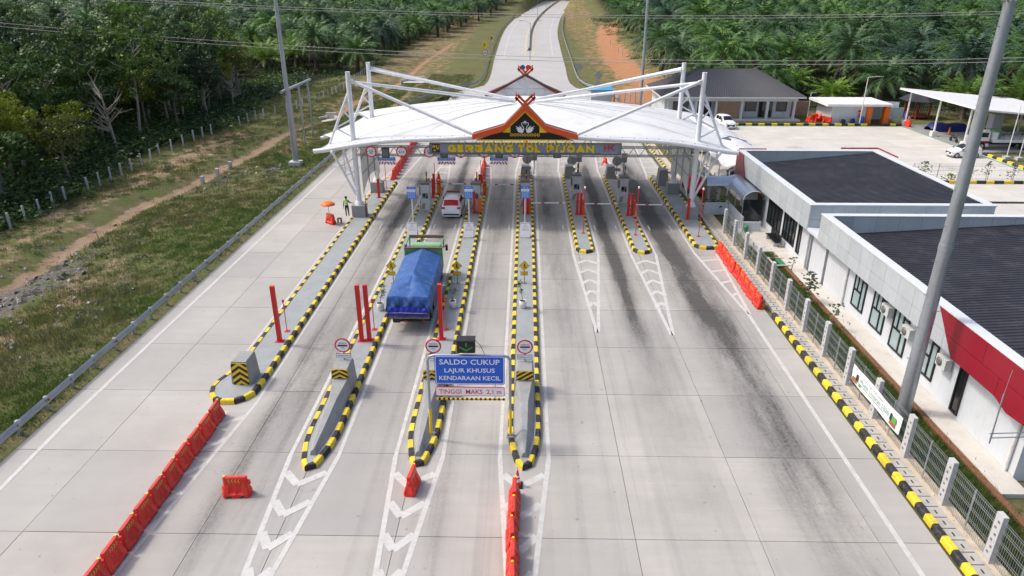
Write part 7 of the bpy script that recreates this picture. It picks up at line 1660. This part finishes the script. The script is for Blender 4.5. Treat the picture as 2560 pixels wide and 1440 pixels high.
# tarpaulin: hipped ridge, fanning creases, gathered foot
NYt, NXt = 96, 97; rows = []
def tarp(u, v):   # u 0 rear..1 front, v -1..1 across
    a = abs(v); y = .12 + 6.5 * u; ze = 2.12 + .10 * u; zr_ = 2.74 + .05 * u
    if a < .66:
        xf = a / .66; x = xf * 1.24; rise = min(1 - xf ** 1.05, y / 2.5 + .02 * math.sin(v * 9)); z = ze + (zr_ - ze) * max(0, rise)
        ang = math.atan2(v * 1.9, (2.5 - y) + 1e-3) if y < 2.5 else 0
        fold = (.035 * abs(math.sin(ang * 6.5)) * min(1, (2.5 - y) / .8) if y < 2.5 else 0) + .022 * abs(math.sin((y * 1.3 + a * 1.9) * 2.1 + (.8 if v > 0 else 0))) - .02 * math.sin(y * 1.15) ** 2 * (1 - xf)
        sx = 0
    else:
        f = (a - .66) / .34; x = 1.24 + .05 * math.sin(f * 2.2); z = ze + (1.22 - ze) * f; fold = 0; sx = .022 * math.sin(y * 5.3 + f * 3) * f + .02 * abs(math.sin(y * 2.4 - f * 1.4))
    return Vector((tx + math.copysign(x + sx, v), ty + y, z + fold))
for j in range(NYt): rows.append([tarp(j / (NYt - 1), 2 * i / (NXt - 1) - 1) for i in range(NXt)])
b = MB(); b.grid(rows); b.add(rows[-1], [list(range(NXt))])
back = []
r0 = rows[0]
for k in range(13):
    f = k / 12; r_ = []
    for i, p in enumerate(r0):
        v = 2 * i / (NXt - 1) - 1; zb_ = 1.45; ztop = p.z; pull = .50 * f ** .7 * (1 - .15 * abs(v)); crease = .07 * math.sin(v * 17 + f * 3) * f * (1 - f * .3) + .05 * math.sin(v * 31 - f * 6) * f
        r_.append(Vector((p.x * 1.0, p.y - pull * .55 - crease, ztop + (zb_ + .05 * math.sin(v * 9) - ztop) * f)))
    back.append(r_)
b.grid(back); b.build('tarpaulin', 'tarp_blue', t)
rows2 = []
for k in range(7):
    f = k / 6; r_ = []
    for i in range(31): v = 2 * i / 30 - 1; r_.append(Vector((tx + v * 1.22, ty - .26 - .10 * math.sin(f * PI) - .035 * math.sin(v * 23 + f * 5) - .02 * math.sin(v * 47), 1.62 - .55 * f + .05 * math.sin(v * 7 + k) * (1 if 0 < k < 6 else .6) + (.12 * math.exp(-((v - .0) / .35) ** 2) if k == 0 else 0))))
    rows2.append(r_)
b = MB(); b.grid(rows2); b.build('tarpaulin_hem', 'tarp_deep', t)
b = MB(); b.path([(tx - 1.2, ty - .36, 1.34), (tx - .4, ty - .41, 1.38), (tx + .5, ty - .41, 1.36), (tx + 1.2, ty - .36, 1.33)], .015, 4); b.build('rope', 'cable', t)
# tow truck
t = thing('tow_truck', 'white flatbed recovery truck with red stripe under the carport', 'truck', (60.3, 89.6, 0)); ox, oy = 56.4, 89.6
def tb_(name, c, d, m, **k): b = MB(); b.box((ox + c[0], oy + c[1], c[2]), d, **k); return b.build(name, m, t)
rows = []
for (x, z0, z1, w_) in ((0, .45, 1.25, .95), (.08, .42, 1.42, 1.0), (.5, .42, 2.25, .98), (.75, .42, 2.42, .98), (1.7, .42, 2.48, .98), (1.85, .45, 2.3, .96)): rows.append([Vector((ox + x, oy + yy * w_, z)) for yy, z in ((-1.05, z0), (-1.05, z1 * .6), (-.95, z1 - .08), (-.8, z1), (.8, z1), (.95, z1 - .08), (1.05, z1 * .6), (1.05, z0))])
b = MB(); b.grid(rows); b.add(rows[0], [list(range(8))]); b.add(rows[-1], [list(range(8))[::-1]]); b.build('cab', 'car_white', t)
tb_('windscreen', (.24, 0, 1.86), (.05, 1.7, .72), 'car_glass', rot=Matrix.Rotation(.48, 3, 'Y')); tb_('side_window', (1.15, -1.02, 1.85), (.85, .04, .55), 'car_glass'); tb_('red_stripe', (.95, -1.06, .95), (1.7, .02, .3), 'maroon'); tb_('light_bar', (1.1, 0, 2.58), (.35, 1.4, .16), 'lamp_red'); tb_('bumper', (-.02, 0, .5), (.2, 2.0, .3), 'car_white')
tb_('chassis', (4.6, 0, .7), (8.0, .9, .25), 'black'); tb_('flatbed', (5.4, 0, 1.1), (6.2, 2.3, .35), 'car_white'); tb_('boom_housing', (3.0, .2, 1.8), (1.0, 1.4, 1.1), 'truck_green'); tb_('winch_box', (2.5, -.6, 1.7), (.7, .7, .9), 'car_white')
for s in (-1, 1): b = MB(); b.tube((ox + 3.6, oy + s * 1.1, 1.8), (ox + 8.3, oy + s * 1.1, 1.8), .04, n=5); [b.tube((ox + 3.6 + k * .95, oy + s * 1.1, 1.25), (ox + 3.6 + k * .95, oy + s * 1.1, 1.8), .03, n=5) for k in range(6)]; b.build('bed_rail', 'galv', t)
for s in (-1, 1):
    for x in (1.0, 6.2): wb = MB(); wb.lathe([(.44, -.14), (.47, -.1), (.47, .1), (.44, .14)], (ox + x, oy + s * .98, .47), 16, ax=(0, 1, 0)); wh = wb.build('wheel', 'rubber', t); wb = MB(); wb.lathe([(.25, 0), (.1, .03)], (ox + x, oy + s * 1.13, .47), 10, ax=(0, s, 0)); wb.build('rim', 'rim', wh)
t = thing('parked_motorcycle', 'dark motorcycle parked beside the white recovery truck cab', 'motorcycle', (56.8, 93.6, 0)); b = MB()
for y in (92.9, 94.2): wb = MB(); wb.lathe([(.26, -.05), (.30, 0), (.26, .05)], (56.8, y, .3), 14, ax=(1, 0, 0)); wb.build('wheel', 'rubber', t)
b.path([(56.8, 92.9, .35), (56.8, 93.0, .75), (56.8, 93.4, .55), (56.8, 93.9, .75), (56.8, 94.5, .8)], [.06, .1, .16, .16, .06], 7); b.build('body', 'black', t); b = MB(); b.path([(56.5, 93.05, 1.0), (56.8, 92.98, .95), (57.1, 93.05, 1.0)], .025, 5); b.build('handlebar', 'dark_steel', t)
# ================================================================ worker, umbrella, stool
q = G(886, 545, 0); wx_, wy_ = -15.62, 58.75
t = thing('person', 'worker in hi-vis vest and black trousers standing with one arm towards the canopy leg', 'person', (wx_, wy_, .2))
def skin(name, verts, edges, rad, m, root=0, sub=2):
    me = bpy.data.meshes.new(name); me.from_pydata([(p[0], p[1], p[2]) for p in verts], edges, []); o = bpy.data.objects.new(name, me); C.objects.link(o)
    md = o.modifiers.new('s', 'SKIN'); sv = me.skin_vertices[0].data
    for i, r in enumerate(rad): sv[i].radius = (r, r) if not hasattr(r, '__len__') else r; sv[i].use_root = (i == root)
    o.modifiers.new('d', 'SUBSURF').levels = sub
    dg = bpy.context.evaluated_depsgraph_get(); ev = o.evaluated_get(dg); m2 = bpy.data.meshes.new_from_object(ev); o.modifiers.clear(); o.data = m2; m2.materials.clear(); m2.materials.append(M[m]); o.parent = t; o.name = name
    for p in m2.polygons: p.use_smooth = True
    return o
# continuous body: legs, trunk, arms, neck, head (local coordinates, standing on the kerb)
bv = [(0, 0, .93), (0, 0, 1.12), (0, .01, 1.32), (0, .01, 1.45), (0, 0, 1.53), (0, -.02, 1.62), (0, -.02, 1.74),
      (-.09, 0, .88), (-.10, -.02, .50), (-.10, .02, .10), (-.10, -.10, .045), (.09, 0, .88), (.11, .02, .50), (.12, .06, .10), (.13, -.06, .045),
      (-.17, .01, 1.42), (-.24, .02, 1.18), (-.25, -.06, .95), (-.25, -.10, .87), (.17, .01, 1.42), (.33, .02, 1.24), (.52, .05, 1.22), (.60, .06, 1.22)]
be = [(0, 1), (1, 2), (2, 3), (3, 4), (4, 5), (5, 6), (0, 7), (7, 8), (8, 9), (9, 10), (0, 11), (11, 12), (12, 13), (13, 14), (3, 15), (15, 16), (16, 17), (17, 18), (3, 19), (19, 20), (20, 21), (21, 22)]
br = [.13, .125, .145, .10, .055, .085, .075, .095, .068, .048, .045, .095, .068, .048, .045, .065, .05, .04, .038, .065, .05, .04, .038]
body = skin('body', bv, be, br, 'cloth_black')
body.data.materials.append(M['skin'])
for p in body.data.polygons:
    c = p.center
    if c.z > 1.50 or (abs(c.x) > .45) or (c.x < -.2 and c.z < .93 and c.z > .8): p.material_index = 1
vest = skin('hivis_vest', [(0, .0, .98), (0, 0, 1.15), (0, .01, 1.32), (0, .01, 1.44), (-.15, .01, 1.43), (.15, .01, 1.43)], [(0, 1), (1, 2), (2, 3), (3, 4), (3, 5)], [.155, .15, .165, .115, .085, .085], 'hivis')
b = MB(); 
for zz in (1.08, 1.24): b.lathe([(.183, 0), (.186, .05)], (wx_, wy_ + .005, .2 + zz), 14)
b.v = [(wx_ + (p[0] - wx_) * 1.0, p[1], p[2]) for p in b.v]; b.build('reflective_band', 'reflect', t)
b = MB(); b.lathe([(.105, 0), (.115, .05), (.10, .12), (.05, .155), (0.005, .165)], (wx_, wy_ - .02, .2 + 1.68), 12); b.build('cap', 'cloth_black', t)
for s in (-1, 1):
    for k in range(4):
        hx_, hz_, dx_ = (-.25, .84, 0) if s < 0 else (.62, 1.22, 1); b = MB()
        o_ = Vector((wx_ + hx_ + (0 if s > 0 else (k - 1.5) * .018), wy_ - .1 * (s < 0) + .06 * (s > 0) + (0 if s < 0 else (k - 1.5) * .018), .2 + hz_)); d_ = Vector((1, 0, -.1)) if s > 0 else Vector((.05, -.1, -1)); b.path([o_, o_ + d_ * .05, o_ + d_ * .085 + Vector((0, -.01, -.012))], [.011, .010, .007], 5); b.build('finger', 'skin', t)
    b = MB(); o_ = Vector((wx_ + (.58 if s > 0 else -.235), wy_ + (.03 if s > 0 else -.11), .2 + (1.235 if s > 0 else .88))); b.path([o_, o_ + Vector((.03 * s, -.03, .02 if s > 0 else -.03)), o_ + Vector((.06 * (s > 0), -.045, .02 if s > 0 else -.06))], [.013, .011, .008], 5); b.build('thumb', 'skin', t)
bx_, by_ = -16.75, 57.3
barrier(bx_, by_, .9, 'red water barrier carrying an orange umbrella beside the canopy leg')
t = thing('umbrella', 'orange umbrella opened over a red barrier near the hi-vis worker', 'umbrella', (bx_ - .05, by_, .9)); b = MB(); b.tube((bx_ - .05, by_, .85), (bx_ - .1, by_, 2.0), .018, n=6); b.build('shaft', 'dark_steel', t)
rows = []
for k in range(7): th_ = math.radians(8 + k * 12); rows.append([Vector((bx_ - .1 + .62 * math.sin(th_) * (1 + .0) * math.cos(2 * PI * i / 16) / math.sin(math.radians(80)), by_ + .62 * math.sin(th_) * math.sin(2 * PI * i / 16) / math.sin(math.radians(80)), 1.62 + .38 * math.cos(th_) - (.03 if (k == 6 and i % 2) else 0))) for i in range(17)])
b = MB(); b.grid(rows); b.add(rows[0][:16], [list(range(16))]); b.build('canopy_cloth', 'orange_plain', t)
t = thing('stool', 'small dark red plastic stool beside the umbrella barrier', 'stool', (-16.0, 57.4, 0)); b = MB(); b.box((-16.0, 57.4, .44), (.34, .34, .05)); b.build('seat', 'wood_red', t)
for sx in (-1, 1):
    for sy in (-1, 1): b = MB(); b.box((-16.0 + sx * .14, 57.4 + sy * .14, .21), (.06, .06, .43)); b.build('leg', 'wood_red', t)
# red parked thing by the rear pylon
t = thing('red_car', 'red vehicle partly hidden behind the canopy side screen', 'car', (17.0, 69, 0)); rows = []
for (u, z0, z1, w_) in ((0, .3, .7, .7), (.06, .25, .85, .8), (.3, .25, .95, .84), (.42, .25, 1.4, .8), (.75, .25, 1.42, .8), (.93, .25, 1.0, .82), (1, .35, .8, .75)): y = 66.6 + 3.8 * u; rows.append([Vector((16.95 + x * w_, y, z)) for x, z in ((-1, z0), (-1, z1 * .65), (-.8, z1), (.8, z1), (1, z1 * .65), (1, z0))])
b = MB(); b.grid(rows); b.add(rows[0], [list(range(6))]); b.add(rows[-1], [list(range(6))[::-1]]); b.build('body', 'red_paint', t)
for s in (-1, 1):
    for y in (67.3, 69.6): wb = MB(); wb.lathe([(.27, -.09), (.3, 0), (.27, .09)], (16.95 + s * .76, y, .3), 12, ax=(1, 0, 0)); wb.build('wheel', 'rubber', t)
b = MB(); b.box((16.95, 68.0, 1.14), (1.2, .05, .4), rot=Matrix.Rotation(-.75, 3, 'X')); b.build('windscreen', 'car_glass', t)
